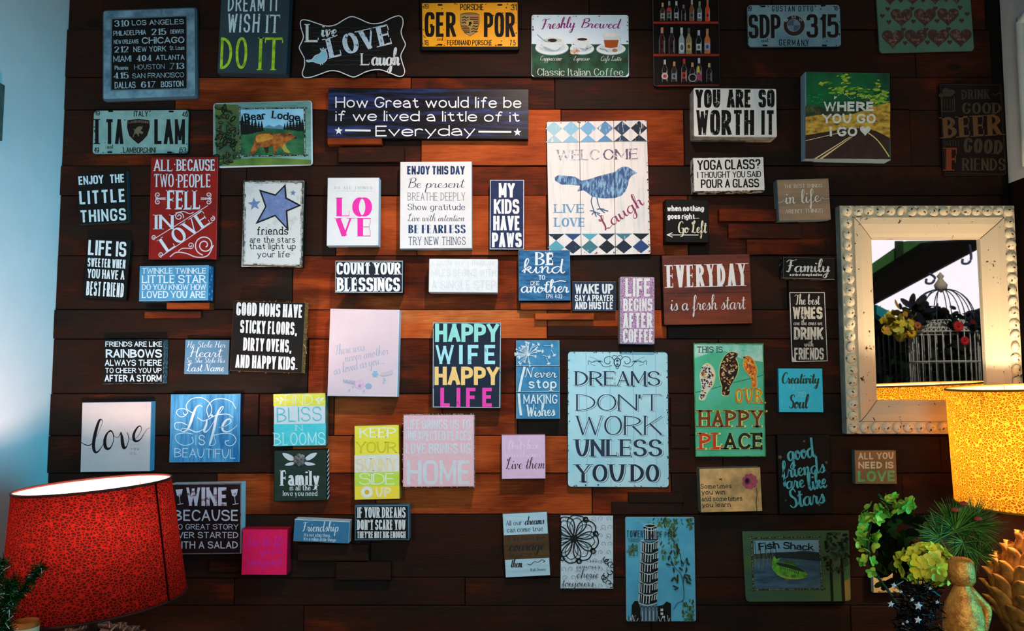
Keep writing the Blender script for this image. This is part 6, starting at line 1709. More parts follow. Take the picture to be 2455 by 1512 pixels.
s.text('script', 'them.', 842, 968, 936, 82, t3, w=.12, slant=.15); s.line([(998, 905), (1030, 912), (1060, 885), (1100, 888), (1130, 868), (1158, 880), (1140, 888)], 6, t3, 'lettering', True); s.text('serif', '-Walt Disney', 1014, 1168, 972, 28, t3, w=.11, yb1=966)
s.done()

s = Sign('canvas_print', 'white print of black lace rosette with flowing script words', 'sign', Z18, [(1300, 465), (1778, 468), (1779, 1130), (1298, 1128)], 0.02, (186, 204, 214), (120, 130, 136), group=GS)
gl = (120, 136, 146); lk = (30, 32, 36)
r = random.Random(21)
for row in range(9):
    for colm in range(7):
        x, y = 1325 + colm * 68 + (row % 2) * 20, 500 + row * 76
        if x > 1765 or y > 1115: continue
        q = 20; d = 1 if (row + colm) % 2 else -1
        s.line([(x - 24 * d, y + 14), (x - 20 * d, y - 14), (x, y - 22), (x + 15 * d, y - 8), (x + 6 * d, y + 6), (x - 4 * d, y)], 3.4, gl, 'scroll_pattern', True, n=3)
        if (row * 3 + colm) % 4 == 0:
            for a in (-150, -120, -90, -60, -30): s.line([(x + 14 * math.cos(math.radians(a)), y + 30 + 14 * math.sin(math.radians(a))), (x + 30 * math.cos(math.radians(a)), y + 30 + 30 * math.sin(math.radians(a)))], 3.2, gl, 'scroll_pattern')
def clampx(pts): return [(max(1303, x), max(468, y)) for x, y in pts]
C0 = (1422, 675)
for i in range(8):
    a = math.radians(i * 45 + 10)
    for L, W, th in ((225, 88, 10), (190, 58, 6)):
        ax, ay = math.cos(a), math.sin(a); bx, by = -ay, ax
        s.line(clampx([(C0[0] + ax * L * t + bx * W * w_, C0[1] + ay * L * t + by * W * w_) for t, w_ in ((.12, 0), (.35, .7), (.65, 1), (.9, .6), (1.0, 0), (.9, -.6), (.65, -1), (.35, -.7))]), th, lk, 'rosette', True, True, n=4)
for i in range(8):
    a = math.radians(i * 45 + 32)
    x, y = C0[0] + 205 * math.cos(a), C0[1] + 205 * math.sin(a)
    if x > 1310 and y > 480:
        for j in range(4):
            s.line(clampx([(x + 28 * math.cos(j + k * .9) * (1 - k * .12), y + 28 * math.sin(j + k * .9) * (1 - k * .12)) for k in range(6)]), 8, lk, 'rosette', True, n=3)
for k in range(24):
    a = 6.283 * k / 24
    s.line([(C0[0] + 14 * math.cos(a), C0[1] + 14 * math.sin(a)), (C0[0] + 42 * math.cos(a), C0[1] + 42 * math.sin(a))], 4, lk, 'rosette')
s.ell(C0[0], C0[1], 16, 16, lk, 'rosette')
for k in range(11):
    x, y = 1745 - 34 * math.cos(k * .9) - k * 2.2 * (1 if k > 5 else .4), 860 + k * 24
    s.line([(x + 24 * math.cos(j * 1.1 + k), y + 22 * math.sin(j * 1.1 + k)) for j in range(5)], 7, lk, 'rosette', True, n=3)
for t, x0, x1, y, H in [('mon', 1560, 1740, 892, 40), ('amour', 1440, 1665, 945, 50), ('cherie', 1440, 1650, 1030, 75), ('toujours', 1305, 1605, 1108, 72)]:
    s.text('script', t, x0, x1, y, H, (48, 52, 56), w=.09, slant=.15)
s.done()

s = Sign('metal_sign', 'tall turquoise tin sign picturing a leaning white tower and olive sprigs', 'sign', Z19, [(190, 485), (814, 475), (826, 1427), (190, 1427)], 0.022, paint((88, 168, 196), (66, 140, 172), scale=6, lo=.35, hi=.7), (120, 160, 170), thick=0.005, rad=0.006, group=GS)
s.poly([(205, 500), (330, 495), (470, 510), (560, 620), (600, 760), (540, 900), (480, 800), (420, 560), (300, 540)], paint((88, 168, 196), (66, 128, 120), scale=22, lo=.45, hi=.7), 'picture')
gr = paint((70, 92, 46), (56, 110, 96), scale=30, lo=.4, hi=.65)
r = random.Random(61)
for (cx, cy, sx_, sy_, n) in [(570, 540, 62, 28, 70), (610, 640, 18, 50, 30), (640, 800, 16, 50, 26), (770, 1340, 32, 52, 60), (262, 775, 26, 34, 18), (770, 540, 20, 28, 22), (530, 800, 18, 34, 14)]:
    for k in range(n):
        x, y = min(800, max(206, r.gauss(cx, sx_))), min(1412, max(500, r.gauss(cy, sy_)))
        s.ell(x, y, r.uniform(8, 22), r.uniform(5, 10), r.choice([(60, 92, 50), (84, 106, 48), (52, 84, 66), (70, 130, 120), (46, 66, 40)]), 'foliage', r.uniform(50, 130), n=8)
tw_, td = (176, 194, 200), (30, 32, 36)
bx = lambda y: 392 - (y - 690) * .012   # lean of the tower
def ring_(x0, x1, y, h, n=1): s.line([(x0, y), ((x0 + x1) / 2, y + h), (x1, y)], 7, tw_, 'tower', True)
s.poly([(352, 565), (408, 548), (468, 565), (480, 690), (462, 690), (358, 688)], td, 'tower')
for x in (368, 388, 420, 445, 462): s.line([(x, 580), (x + 2, 680)], 8, tw_, 'tower')
s.ell(432, 650, 12, 26, td, 'tower'); ring_(350, 470, 562, 14); ring_(354, 474, 590, 14); s.line([(352, 560), (380, 545), (440, 545), (468, 560)], 6, tw_, 'tower', True)
lv = [(690, 330, 488), (790, 326, 486), (880, 320, 485), (968, 316, 482), (1062, 312, 480), (1160, 308, 478), (1255, 302, 472)]
for j in range(6):
    y0, a0, b0 = lv[j]; y1, a1, b1 = lv[j + 1]
    s.poly([(a0, y0), ((a0 + b0) / 2, y0 + 18), (b0, y0), (b1, y1), ((a1 + b1) / 2, y1 + 16), (a1, y1)], td, 'tower')
    for k in range(10):
        f = (k + .5) / 10; f2 = .5 - .5 * math.cos(math.pi * f)
        xa, xb = a0 + (b0 - a0) * f2, a1 + (b1 - a1) * f2
        dy = 16 * math.sin(math.pi * f)
        s.line([(xa, y0 + dy + 12), (xb, y1 + dy - 8 - (0 if k < 6 else 24))], 8 if 2 < k < 8 else 5, tw_, 'tower')
    ring_(a0, b0, y0, 32); 
    s.line([(a0, y0 + 8), ((a0 + b0) / 2, y0 + 25), (b0, y0 + 8)], 4, (110, 130, 140), 'tower', True)
s.poly([(302, 1255), (390, 1272), (475, 1262), (476, 1424), (325, 1424)], (80, 110, 124), 'tower')
ring_(302, 474, 1256, 26)
for k in range(5):
    x = 322 + k * 34
    s.line([(x, 1420), (x, 1310), (x + 17, 1290), (x + 34, 1310)], 5, td, 'tower', True); s.line([(x + 17, 1420), (x + 17, 1330)], 4, tw_, 'tower')
s.poly([(240, 1424), (245, 1280), (270, 1240), (300, 1240), (318, 1290), (330, 1424)], td, 'tower'); s.poly([(475, 1424), (478, 1290), (530, 1275), (560, 1245), (600, 1262), (600, 1424)], td, 'tower')
for x, y in ((505, 1310), (505, 1345), (520, 1375)): s.rect(x, y, x + 24, y + 22, tw_, 'tower')
r = random.Random(31)
for k in range(40):
    x = r.uniform(215, 330) if k % 2 else r.uniform(470, 590)
    s.line([(x, 1424), (x + r.uniform(-14, 14), 1424 - r.uniform(20, 60))], 5, r.choice([td, tw_, td]), 'tower')
og2 = (44, 52, 36)
s.line([(625, 1315), (660, 1260), (712, 1230), (715, 1120), (690, 1000), (630, 930), (590, 830)], 5, og2, 'olive_sprig', True); s.line([(700, 1232), (735, 1295)], 5, og2, 'olive_sprig'); s.line([(712, 1080), (735, 950), (745, 850), (700, 930), (690, 850), (660, 740)], 4, og2, 'olive_sprig', True)
for (x, y, a) in [(640, 1040, 60), (615, 1045, 120), (660, 1020, 90), (635, 1110, 20), (650, 1130, -30), (660, 1060, 100), (735, 1030, 45), (755, 1010, 20), (770, 1040, 60), (720, 1020, 110), (745, 1060, 80), (765, 1075, 40), (610, 900, 60), (580, 850, 100), (625, 960, 80), (655, 740, 90), (665, 770, 60), (745, 870, 80), (755, 900, 50), (740, 960, 100), (700, 890, 60), (690, 950, 40), (660, 800, 80), (600, 800, 120), (575, 910, 20)]:
    s.ell(x, y, 24, 9, og2, 'olive_sprig', a, n=10)
s.text('hand', 'TOWER', 198, 348, 662, 62, (36, 40, 42), w=.1, jit=.08); s.text('hand', 'OF PISA', 470, 640, 664, 52, (36, 40, 42), w=.1, jit=.1); s.text('cond', 'TURRIS', 208, 308, 708, 34, (66, 92, 84), w=.12); s.text('cond', 'IEEI', 216, 300, 830, 96, (76, 110, 86), w=.1)
s.done()

ol = [(1246, 612), (2215, 602), (2232, 1225), (2212, 1246), (1310, 1250), (1285, 1235), (1278, 1200)]
s = Sign('metal_sign', 'dim green tin sign reading Fish Shack with a leaping green fish', 'sign', Z19, [(1246, 612), (2215, 600), (2232, 1246), (1282, 1250)], 0.022, paint((66, 92, 48), (48, 76, 66), scale=6, stretch=(.4, 1, 3), lo=.35, hi=.65), (70, 90, 70), thick=0.006, rad=0.004, group=GS, outline=ol)
s.poly([(1350, 690), (1945, 684), (1962, 1130), (1355, 1136)], paint((66, 96, 116), (40, 66, 84), scale=14, stretch=(.5, 1, 3), lo=.4, hi=.6), 'picture')
s.poly([(1352, 694), (1944, 688), (1948, 800), (1800, 780), (1700, 800), (1354, 815)], (104, 148, 166), 'picture'); s.poly([(1354, 815), (1560, 800), (1800, 792), (1950, 800), (1950, 880), (1800, 865), (1600, 850), (1354, 860)], (34, 44, 44), 'picture')
r = random.Random(41)
for k in range(40):
    x = r.uniform(1356, 1545); y = r.uniform(850, 960); s.line([(x, y), (x + r.uniform(-5, 5), y - r.uniform(50, 120))], 3, r.choice([(84, 96, 66), (40, 52, 40), (100, 110, 76)]), 'picture')
for k in range(5): s.line([(1360 + k * 45, 700 + k * 3), (1370 + k * 48, 860)], 5, (30, 36, 34), 'picture')
fish = [(1528, 905), (1560, 888), (1610, 893), (1690, 912), (1770, 943), (1822, 980), (1838, 1004), (1822, 1012), (1834, 1024), (1800, 1036), (1750, 1044), (1670, 1042), (1590, 1020), (1540, 980), (1515, 940)]
fg, fdk = paint((96, 168, 52), (56, 110, 40), scale=50, lo=.4, hi=.62), (34, 50, 26)
s.poly([(1535, 925), (1512, 900), (1535, 832), (1556, 862), (1600, 846), (1572, 880), (1568, 905)], fg, 'fish')
s.poly([(1620, 897), (1650, 868), (1672, 885), (1700, 872), (1722, 900), (1745, 930)], paint((60, 96, 40), (44, 70, 34), scale=60), 'fish')
s.poly(fish, fg, 'fish', True, 3)
s.poly([(1550, 895), (1610, 897), (1690, 914), (1770, 945), (1815, 978), (1760, 968), (1680, 946), (1590, 922)], fdk, 'fish', True, 3)
s.poly([(1570, 990), (1650, 1022), (1740, 1032), (1800, 1030), (1750, 1043), (1670, 1041), (1595, 1020)], (136, 150, 74), 'fish', True, 3)
for k in range(9): s.line([(1590 + k * 20, 925 + k * 6), (1600 + k * 20, 950 + k * 6)], 5, fdk, 'fish')
s.line([(1762, 962), (1748, 990), (1756, 1026)], 4, fdk, 'fish', True); s.line([(1795, 1012), (1836, 1010)], 3, fdk, 'fish'); s.ell(1798, 988, 8, 7, (190, 190, 120), 'fish', n=8); s.ell(1799, 988, 5, 5, (12, 12, 10), 'fish', n=8)
s.poly([(1700, 1000), (1735, 1012), (1700, 1030), (1680, 1015)], (70, 104, 44), 'fish'); s.poly([(1620, 1030), (1650, 1066), (1672, 1042)], (70, 104, 44), 'fish')
s.text('slab', 'Fish', 1395, 1585, 780, 66, (22, 26, 26), w=.2, yb1=762, jit=.05); s.text('slab', 'Shack', 1615, 1892, 768, 62, (22, 26, 26), w=.2, yb1=784, jit=.05)
lg2 = paint((120, 130, 116), (30, 34, 30), scale=160, lo=.45, hi=.55)
for a, b in [((1290, 672), (1985, 660)), ((1330, 650), (1348, 1160)), ((1940, 655), (1972, 1145)), ((1310, 1140), (2005, 1128))]:
    s.line([a, b], 13, (28, 32, 28), 'log_frame'); s.line([a, b], 8, lg2, 'log_frame')
for x0, x1 in ((2040, 2060), (2142, 2162)):
    s.poly([(x0 - 5, 860), (x0 + 20, 860), (x1 + 14, 1246), (x0 + 12, 1246)], (34, 34, 28), 'trees')
for k in range(85):
    x, y = r.uniform(1985, 2205), r.uniform(625, 975)
    if y > 900 and r.random() < .6: continue
    s.ell(x, y, r.uniform(14, 34), r.uniform(8, 16), r.choice([(26, 38, 26), (34, 52, 34), (22, 30, 24), (44, 62, 40)]), 'trees', r.uniform(0, 180), n=9)
s.poly([(2170, 1060), (2220, 1040), (2226, 1225), (2180, 1240)], (120, 104, 50), 'trees')
s.done()

s = Sign('box_sign', 'small cream sign with brush script peeking out behind the hydrangea', 'sign', ZN, [(2091, 1366), (2160, 1366), (2160, 1420), (2096, 1421)], 0.03, paint((206, 176, 120), (186, 150, 96), scale=20), (190, 184, 176), group=GS)
s.text('script', 'Country', 2102, 2150, 1406, 12, (40, 32, 26), w=.12); s.text('script', 'can', 2100, 2118, 1388, 9, (40, 32, 26), w=.12); s.text('script', 'more', 2104, 2128, 1421, 9, (40, 32, 26), w=.12)
s.done()

# ================================================================== console table, lamps, mirror, flowers
def leaf(mb, p, d1, d2, a, b, mat, cup=.25):
    """rounded petal: a along d1, b along d2, cupped"""
    nn = d1.cross(d2).normalized()
    vs = [p]
    n = 9
    for k in range(n):
        t = 6.2832 * k / n
        u, v = math.cos(t), math.sin(t)
        vs.append(p + d1 * (a * u) + d2 * (b * v * (1 - .2 * u)) + nn * (cup * b * (u * u * .5 + v * v)))
    mb.add(vs, [(0, 1 + k, 1 + (k + 1) % n) for k in range(n)], mat, True)

dark_wood = paint((58, 38, 28), (36, 24, 18), scale=14, stretch=(1, 4, 4), rough=.4)
TZ = 0.75
tb = thing('console_table', 'long dark wooden console table under the plank wall carrying the lamps', 'table', (0.08, -.6, 0))
m_ = MB(); m_.box((-1.50, -.62, TZ - .035), (1.5, .57, TZ), dark_wood); m_.build('tabletop', tb)
for x in (-1.42, 1.44):
    for y in (-.56, .52):
        m_ = MB(); m_.box((x - .03, y - .03, 0), (x + .03, y + .03, TZ - .035), dark_wood); m_.build('leg', tb)

def shade_mat(name, bright, dark, scale, w0, w1, trans, spot=None):
    """printed translucent lampshade cloth: light network round darker cells"""
    m = bpy.data.materials.new(name)
    m.use_nodes = True
    t = m.node_tree; t.nodes.clear()
    N, Lk = t.nodes.new, t.links.new
    tc = N('ShaderNodeTexCoord')
    nz = N('ShaderNodeTexNoise'); nz.inputs['Scale'].default_value = 28
    Lk(tc.outputs['Object'], nz.inputs['Vector'])
    mxv = N('ShaderNodeMix'); mxv.data_type = 'VECTOR'; mxv.inputs['Factor'].default_value = .004
    Lk(tc.outputs['Object'], mxv.inputs['A']); Lk(nz.outputs['Color'], mxv.inputs['B'])
    mp = N('ShaderNodeMapping'); mp.inputs['Scale'].default_value = (1, 1, 1.45); Lk(mxv.outputs['Result'], mp.inputs['Vector'])
    vo = N('ShaderNodeTexVoronoi'); vo.feature = 'DISTANCE_TO_EDGE'; vo.inputs['Scale'].default_value = scale
    Lk(mp.outputs['Vector'], vo.inputs['Vector'])
    r = N('ShaderNodeValToRGB')
    e = r.color_ramp.elements
    e[0].position = w0; e[0].color = lin(bright); e[1].position = w1; e[1].color = lin(dark)
    if spot:
        x = r.color_ramp.elements.new(spot[0]); x.color = lin(dark)
        x = r.color_ramp.elements.new(spot[1]); x.color = lin(spot[2])
    Lk(vo.outputs['Distance'], r.inputs['Fac'])
    di = N('ShaderNodeBsdfDiffuse'); tl = N('ShaderNodeBsdfTranslucent'); mx = N('ShaderNodeMixShader'); o = N('ShaderNodeOutputMaterial')
    Lk(r.outputs['Color'], di.inputs['Color']); Lk(r.outputs['Color'], tl.inputs['Color'])
    mx.inputs['Fac'].default_value = trans
    Lk(di.outputs['BSDF'], mx.inputs[1]); Lk(tl.outputs['BSDF'], mx.inputs[2]); Lk(mx.outputs['Shader'], o.inputs['Surface'])
    return m

def lining_mat(col, trans):
    m = bpy.data.materials.new('shade_lining')
    m.use_nodes = True
    t = m.node_tree; t.nodes.clear()
    N, Lk = t.nodes.new, t.links.new
    di = N('ShaderNodeBsdfDiffuse'); tl = N('ShaderNodeBsdfTranslucent'); mx = N('ShaderNodeMixShader'); o = N('ShaderNodeOutputMaterial')
    di.inputs['Color'].default_value = lin(col); tl.inputs['Color'].default_value = lin(col)
    mx.inputs['Fac'].default_value = trans
    Lk(di.outputs['BSDF'], mx.inputs[1]); Lk(tl.outputs['BSDF'], mx.inputs[2]); Lk(mx.outputs['Shader'], o.inputs['Surface'])
    return m

def artichoke(root, cx, cy, z0, R, H, mat, stem_mat, layers=8):
    """plump body clad in overlapping pointed scales, on a round foot"""
    body = MB()
    prof = [(.001, z0)] + [(R * .62, z0), (R * .66, z0 + .02), (R * .45, z0 + .045), (R * .5, z0 + .07)]
    for i in range(15):
        t = i / 14
        prof.append((R * .9 * max(.02, math.sin(math.pi * (.16 + .80 * t)) ** .8), z0 + .08 + (H - .08) * t))
    body.lathe(prof, stem_mat, (cx, cy, 0), 28)
    bd_ = body.build('base', root)
    # scales
    for L in range(layers):
        t = (L + .2) / layers
        zc = z0 + .09 + (H - .1) * t * .96
        rr = R * .9 * max(.05, math.sin(math.pi * (.16 + .80 * t)) ** .8)
        n = max(5, int(round(2 * math.pi * rr / (R * .50 * (1 - .35 * t)))))
        hgt = H / layers * 2.0 * (1.0 - .25 * t); wdt = R * .285 * (1 - .38 * t)
        slope = math.pi * (.16 + .80 * t)
        tilt = math.cos(slope)            # outward below, inward above
        for k in range(n):
            a = 2 * math.pi * (k + .5 * (L % 2)) / n
            lf = MB()
            er = Vector((math.cos(a), math.sin(a), 0)); et = Vector((-math.sin(a), math.cos(a), 0))
            grid = []
            NU, NV = 6, 8
            for vi in range(NV + 1):
                v = 1 - (1 - vi / NV) ** 2
                wv = wdt * (math.sin(math.pi * min(1, .22 + .78 * v) ** 1.0) ** .55 if v < .97 else .25)
                wv = wdt * math.sqrt(max(0.004, 1 - (max(0, v - .5) / .5) ** 2)) * (.82 + .18 * min(1, v * 2))
                row = []
                for ui in range(NU + 1):
                    u = 2 * ui / NU - 1
                    out_ = .010 + .012 * v + .022 * max(0, v - .75) * 2 - (.30 * wdt) * u * u
                    r_here = rr + out_ + (-(hgt * v) * (-tilt) * .55)
                    p = Vector((cx, cy, zc + hgt * (v - .25))) + er * r_here + et * (u * wv)
                    row.append(p)
                grid.append(row)
            vs = [p for row in grid for p in row]
            nb = len(vs)
            vs += [p - er * .006 for p in vs]
            fs = []
            W_ = NU + 1
            for vi in range(NV):
                for ui in range(NU):
                    i0 = vi * W_ + ui
                    fs.append((i0, i0 + 1, i0 + W_ + 1, i0 + W_)); fs.append((nb + i0, nb + i0 + W_, nb + i0 + W_ + 1, nb + i0 + 1))
            edge = [vi * W_ for vi in range(NV + 1)] + [NV * W_ + u for u in range(1, W_)] + [vi * W_ + NU for vi in range(NV - 1, -1, -1)] + list(range(NU - 1, 0, -1))
            for i in range(len(edge)):
                a_, b_ = edge[i], edge[(i + 1) % len(edge)]
                fs.append((a_, b_, nb + b_, nb + a_))
            lf.add(vs, fs, mat, True)
            lf.build('scale', bd_)

def make_lamp(name, label, cx, cy, ztop, zbot, rtop, rbot, tilt, cloth, lining, energy, col, artR, artH, art_mat, art_body, bulb_z, bulb_r=.035, bulb_off=(0, 0)):
    root = thing(name, label, 'lamp', (cx, cy, TZ))
    zc = (ztop + zbot) / 2 - TZ
    T = Matrix.Translation((0, 0, zc)) @ Matrix.Rotation(tilt, 4, 'Y') @ Matrix.Translation((0, 0, -zc))
    seg = 72
    def shell(dr, mat, nm, trim=0):
        mb = MB()
        n = 14
        vs, fs = [], []
        for i in range(n + 1):
            f = i / n
            z = zbot + (ztop - zbot) * f - TZ
            r = rbot + (rtop - rbot) * f + dr
            for k in range(seg):
                a = 2 * math.pi * k / seg
                vs.append(T @ Vector((r * math.cos(a), r * math.sin(a), z)))
        for i in range(n):
            for k in range(seg):
                fs.append((i * seg + k, i * seg + (k + 1) % seg, (i + 1) * seg + (k + 1) % seg, (i + 1) * seg + k))
        mb.add(vs, fs, mat, True)
        return mb.build(nm, root)
    sho = shell(0, cloth, 'shade')
    lno = shell(-.0015, lining, 'lining'); lno.parent = sho; lno['label'] = 'pale lining inside the shade'
    for z, r, nm in ((ztop - TZ, rtop, 'rim'), (zbot - TZ, rbot, 'rim')):
        mb = MB()
        ring = [T @ Vector((r * math.cos(2 * math.pi * k / 64), r * math.sin(2 * math.pi * k / 64), z)) for k in range(65)]
        mb.tube(ring, .0032, as_mat((70, 26, 20) if 'red' in label else (150, 104, 40)), 6)
        mb.build(nm, sho)
    # seam down the cloth
    sm = MB()
    a = math.radians(-14 if 'red' in label else -118)
    p = [T @ Vector(((rbot + (rtop - rbot) * f + .001) * math.cos(a), (rbot + (rtop - rbot) * f + .001) * math.sin(a), zbot + (ztop - zbot) * f - TZ)) for f in (0, .25, .5, .75, 1)]
    sm.tube(p, .0022, cloth, 5); sm.build('seam', sho)
    # fittings
    mt = paint((206, 196, 182), None, scale=30, rough=.4); dkm = as_mat((40, 30, 22))
    hb = MB()
    zb = bulb_z - TZ
    hb.tube([T @ Vector((0, 0, zb + .05)), T @ Vector((0, 0, ztop - TZ - .05))], .003, mt, 8)
    for k in range(3):
        a = 2 * math.pi * k / 3 + 1.4
        hb.tube([T @ Vector((0, 0, ztop - TZ - .05)), T @ Vector((rtop * .97 * math.cos(a), rtop * .97 * math.sin(a), ztop - TZ - .045)), T @ Vector((rtop * .992 * math.cos(a), rtop * .992 * math.sin(a), ztop - TZ - .002))], .0015, mt, 6)
    hb.build('harp', root)
    pole = MB(); pole.lathe([(.0001, artH - .02), (.012, artH - .02), (.010, zb - .06), (.017, zb - .055), (.017, zb - .02), (.0001, zb - .02)], dkm, (0, 0, 0), 16); pole.build('pole', root)
    bl = MB(); bl.ball((0, 0, zb + .0), .02, paint((236, 230, 214), None), 12, 8, (1, 1, 1.3)); blo = bl.build('bulb', root)
    artichoke(root, 0, 0, 0, artR, artH, art_mat, art_body)
    d = bpy.data.lights.new('bulb_light', 'POINT'); d.energy = energy; d.color = col; d.shadow_soft_size = bulb_r
    lo = bpy.data.objects.new('bulb_light', d); COL.objects.link(lo); lo.parent = root; lo.location = (bulb_off[0], bulb_off[1], zb + .055)
    return root

red_cloth = shade_mat('red_leopard_cloth', (82, 12, 9), (34, 7, 5), 118, .05, .14, .5)
yel_cloth = shade_mat('yellow_leopard_cloth', (230, 182, 62), (140, 68, 15), 104, .07, .15, .6, (.24, .36, (214, 158, 34)))
# red lamp
RY = -.5
pc = at(235, 1160, RY)
make_lamp('table_lamp', 'red leopard-print drum lamp glowing beside the white wall', pc.x, RY, at(222, 1161, RY).z, at(222, 1440, RY).z, .176, .2045, math.radians(-3.6), red_cloth,
          lining_mat((226, 214, 206), .62), 22.0, (1.0, .68, .56), .105, .17, paint((22, 17, 12), (16, 13, 10), scale=30, lo=.4, hi=.6), as_mat((16, 13, 10)), at(222, 1300, RY).z, bulb_off=(.035, -.06))
# yellow lamp
YY = -.36
pc = at(2514, 1060, YY)
make_lamp('table_lamp', 'yellow leopard-print drum lamp on a carved artichoke base, cut by the picture edge', pc.x, YY, at(2480, 926, YY).z, at(2480, 1203, YY).z, .232, .2335, math.radians(-2.6), yel_cloth,
          lining_mat((246, 226, 180), .5), 19.0, (1.0, .78, .56), .148, .40, paint((206, 136, 58), (116, 62, 26), scale=26, lo=.42, hi=.66), as_mat((60, 44, 30)), at(2480, 1090, YY).z)

# ------------------------------------------------------------------ mirror
MC = [(2018, 492), (2441, 492), (2452, 1040), (2028, 1040)]
MD = .052
cream = paint((214, 190, 148), (200, 182, 146), scale=30, rough=.5)
def chipped(c, chip, lo, scale, seed=0):
    return paint(c, chip, scale=scale, lo=lo, hi=lo + .03, rough=.5)
wood_cream = chipped((202, 186, 158), (66, 36, 26), .645, 40)
bead_cream = chipped((216, 202, 172), (48, 34, 28), .585, 48)
pm = [at(x, y, -MD) for x, y in MC]
ctr = sum(pm, Vector()) / 4
wM = ((pm[1] - pm[0]).length + (pm[2] - pm[3]).length) / 2; hM = ((pm[0] - pm[3]).length + (pm[1] - pm[2]).length) / 2
tM = math.radians(.35)
mroot = thing('wall_mirror', 'large rectangular mirror in a chipped cream frame edged with beads', 'mirror', (ctr.x, -.0135, ctr.z))
mroot.rotation_euler = (0, 0, 0)
fb = MB()
ins = [( -wM / 2, hM / 2), (wM / 2, hM / 2), (wM / 2, -hM / 2), (-wM / 2, -hM / 2)]
def fr_ring(d, y): return [Vector((x - d * (1 if x > 0 else -1), y, z - d * (1 if z > 0 else -1))) for x, z in ins]
# profile: outer wall, bead ledge, dished slope, inner lip
prof = [(0.0, 0.0), (0.0, -.034), (.002, -.037), (.037, -.037), (.040, -.045), (.060, -.041), (.088, -.028), (.099, -.021), (.103, -.020), (.103, -.004)]
rings = [fr_ring(d, y) for d, y in prof]
for i in range(len(rings) - 1):
    fb.add(rings[i] + rings[i + 1], [(k, (k + 1) % 4, 4 + (k + 1) % 4, 4 + k) for k in range(4)], wood_cream if i > 0 else paint((150, 156, 150), (120, 124, 118), scale=20))
fro = fb.build('frame', mroot)
mt_ = MB()
for k in range(4):
    a, b = rings[3][k], rings[8][k]
    dirn = (b - a).normalized()
    mt_.tube([rings[j][k] + Vector((0, -.0007, 0)) for j in range(3, 9)], .0009, as_mat((70, 48, 34)), 4)
mt_.build('mitre_joint', fro)
nx, nz_ = 16, 20
rad = .0178
x0, z0 = wM / 2 - .0195, hM / 2 - .0195
spots = []
for i in range(nx): spots += [(-x0 + 2 * x0 * i / (nx - 1), z0), (-x0 + 2 * x0 * i / (nx - 1), -z0)]
for j in range(1, nz_ - 1): spots += [(-x0, -z0 + 2 * z0 * j / (nz_ - 1)), (x0, -z0 + 2 * z0 * j / (nz_ - 1))]
bd0 = None
rb = random.Random(77)
for (x, z) in spots[:100]:
    if bd0 is None:
        b_ = MB(); b_.ball((0, 0, 0), rad, bead_cream, 20, 12, (.92, .62, 1.0)); bd0 = b_.build('bead', fro); o_ = bd0
    else:
        o_ = bd0.copy(); COL.objects.link(o_); o_.parent = fro
    o_.location = (x, -.0365, z)
    o_.rotation_euler = (rb.uniform(-.5, .5), rb.uniform(-3, 3), rb.uniform(-.5, .5)) if True else (0, 0, 0)
    o_.scale = (1, 1, 1)
gm_ = bpy.data.materials.new('mirror_silver'); gm_.use_nodes = True
pb = gm_.node_tree.nodes['Principled BSDF']; pb.inputs['Metallic'].default_value = 1; pb.inputs['Roughness'].default_value = .015; pb.inputs['Base Color'].default_value = (.86, .88, .88, 1)
gl_ = MB(); q = .1035
gl_.add([(-wM / 2 + q, -.0125, -hM / 2 + q), (wM / 2 - q, -.0125, -hM / 2 + q), (wM / 2 - q, -.010, hM / 2 - q), (-wM / 2 + q, -.010, hM / 2 - q)], [(0, 1, 2, 3)], gm_)
gl_.build('glass', mroot)

# ------------------------------------------------------------------ what stands out on the terrace behind and is seen in the mirror
MY = -.025
def refl(px, py, t):
    """place seen in the mirror at a photo pixel, t metres out from the glass"""
    p = at(px, py, MY)
    d = ray(px, py)
    k = t / d.y
    return Vector((p.x + d.x * k, MY - t, p.z + d.z * k))
def rz(x, y): return (1835 + x * KZ, 460 + y * KZ)
CT = 2.0
c0 = refl(*rz(1612, 1300), CT)
sc_m = (2.45 - .025 + CT) / FPX * KZ       # metres per zoomed pixel at the cage
zA, zB = refl(*rz(1612, 1245), CT).z, refl(2261, 929, CT).z
zL = refl(*rz(1612, 1140), CT).z; zF = refl(*rz(1612, 850), CT).z
Rc = 280 * sc_m
wire = paint((224, 220, 208), (190, 186, 176), scale=40, rough=.5)
cg = thing('birdcage', 'white wire birdcage with a domed top and flowers, seen in the mirror', 'birdcage', (c0.x, c0.y, zB))
O = Vector((c0.x, c0.y, zB))
b_ = MB()
for k in range(30):
    a = 6.2832 * k / 30
    b_.tube([Vector((Rc * math.cos(a), Rc * math.sin(a), 0)), Vector((Rc * math.cos(a), Rc * math.sin(a), zA - zB))], .0025, wire, 5)
b_.build('bars', cg)
b_ = MB()
for z in (0, (zA - zB) * .5, zA - zB):
    b_.tube([Vector((Rc * math.cos(6.2832 * k / 48), Rc * math.sin(6.2832 * k / 48), z)) for k in range(49)], .0045, wire, 6)
b_.build('hoops', cg)
b_ = MB()
r1 = Rc * .62
for k in range(44):
    a = 6.2832 * k / 44
    for s_ in (1, -1):
        pts = [Vector(((Rc + (r1 - Rc) * f) * math.cos(a + s_ * .16 * f), (Rc + (r1 - Rc) * f) * math.sin(a + s_ * .16 * f), zA - zB + (zL - zA) * f)) for f in (0, .5, 1)]
        b_.tube(pts, .003, wire, 4)
for f in (.33, .66, 1):
    b_.tube([Vector(((Rc + (r1 - Rc) * f) * math.cos(6.2832 * k / 40), (Rc + (r1 - Rc) * f) * math.sin(6.2832 * k / 40), zA - zB + (zL - zA) * f)) for k in range(41)], .0035, wire, 5)
b_.build('lattice_band', cg)
b_ = MB()
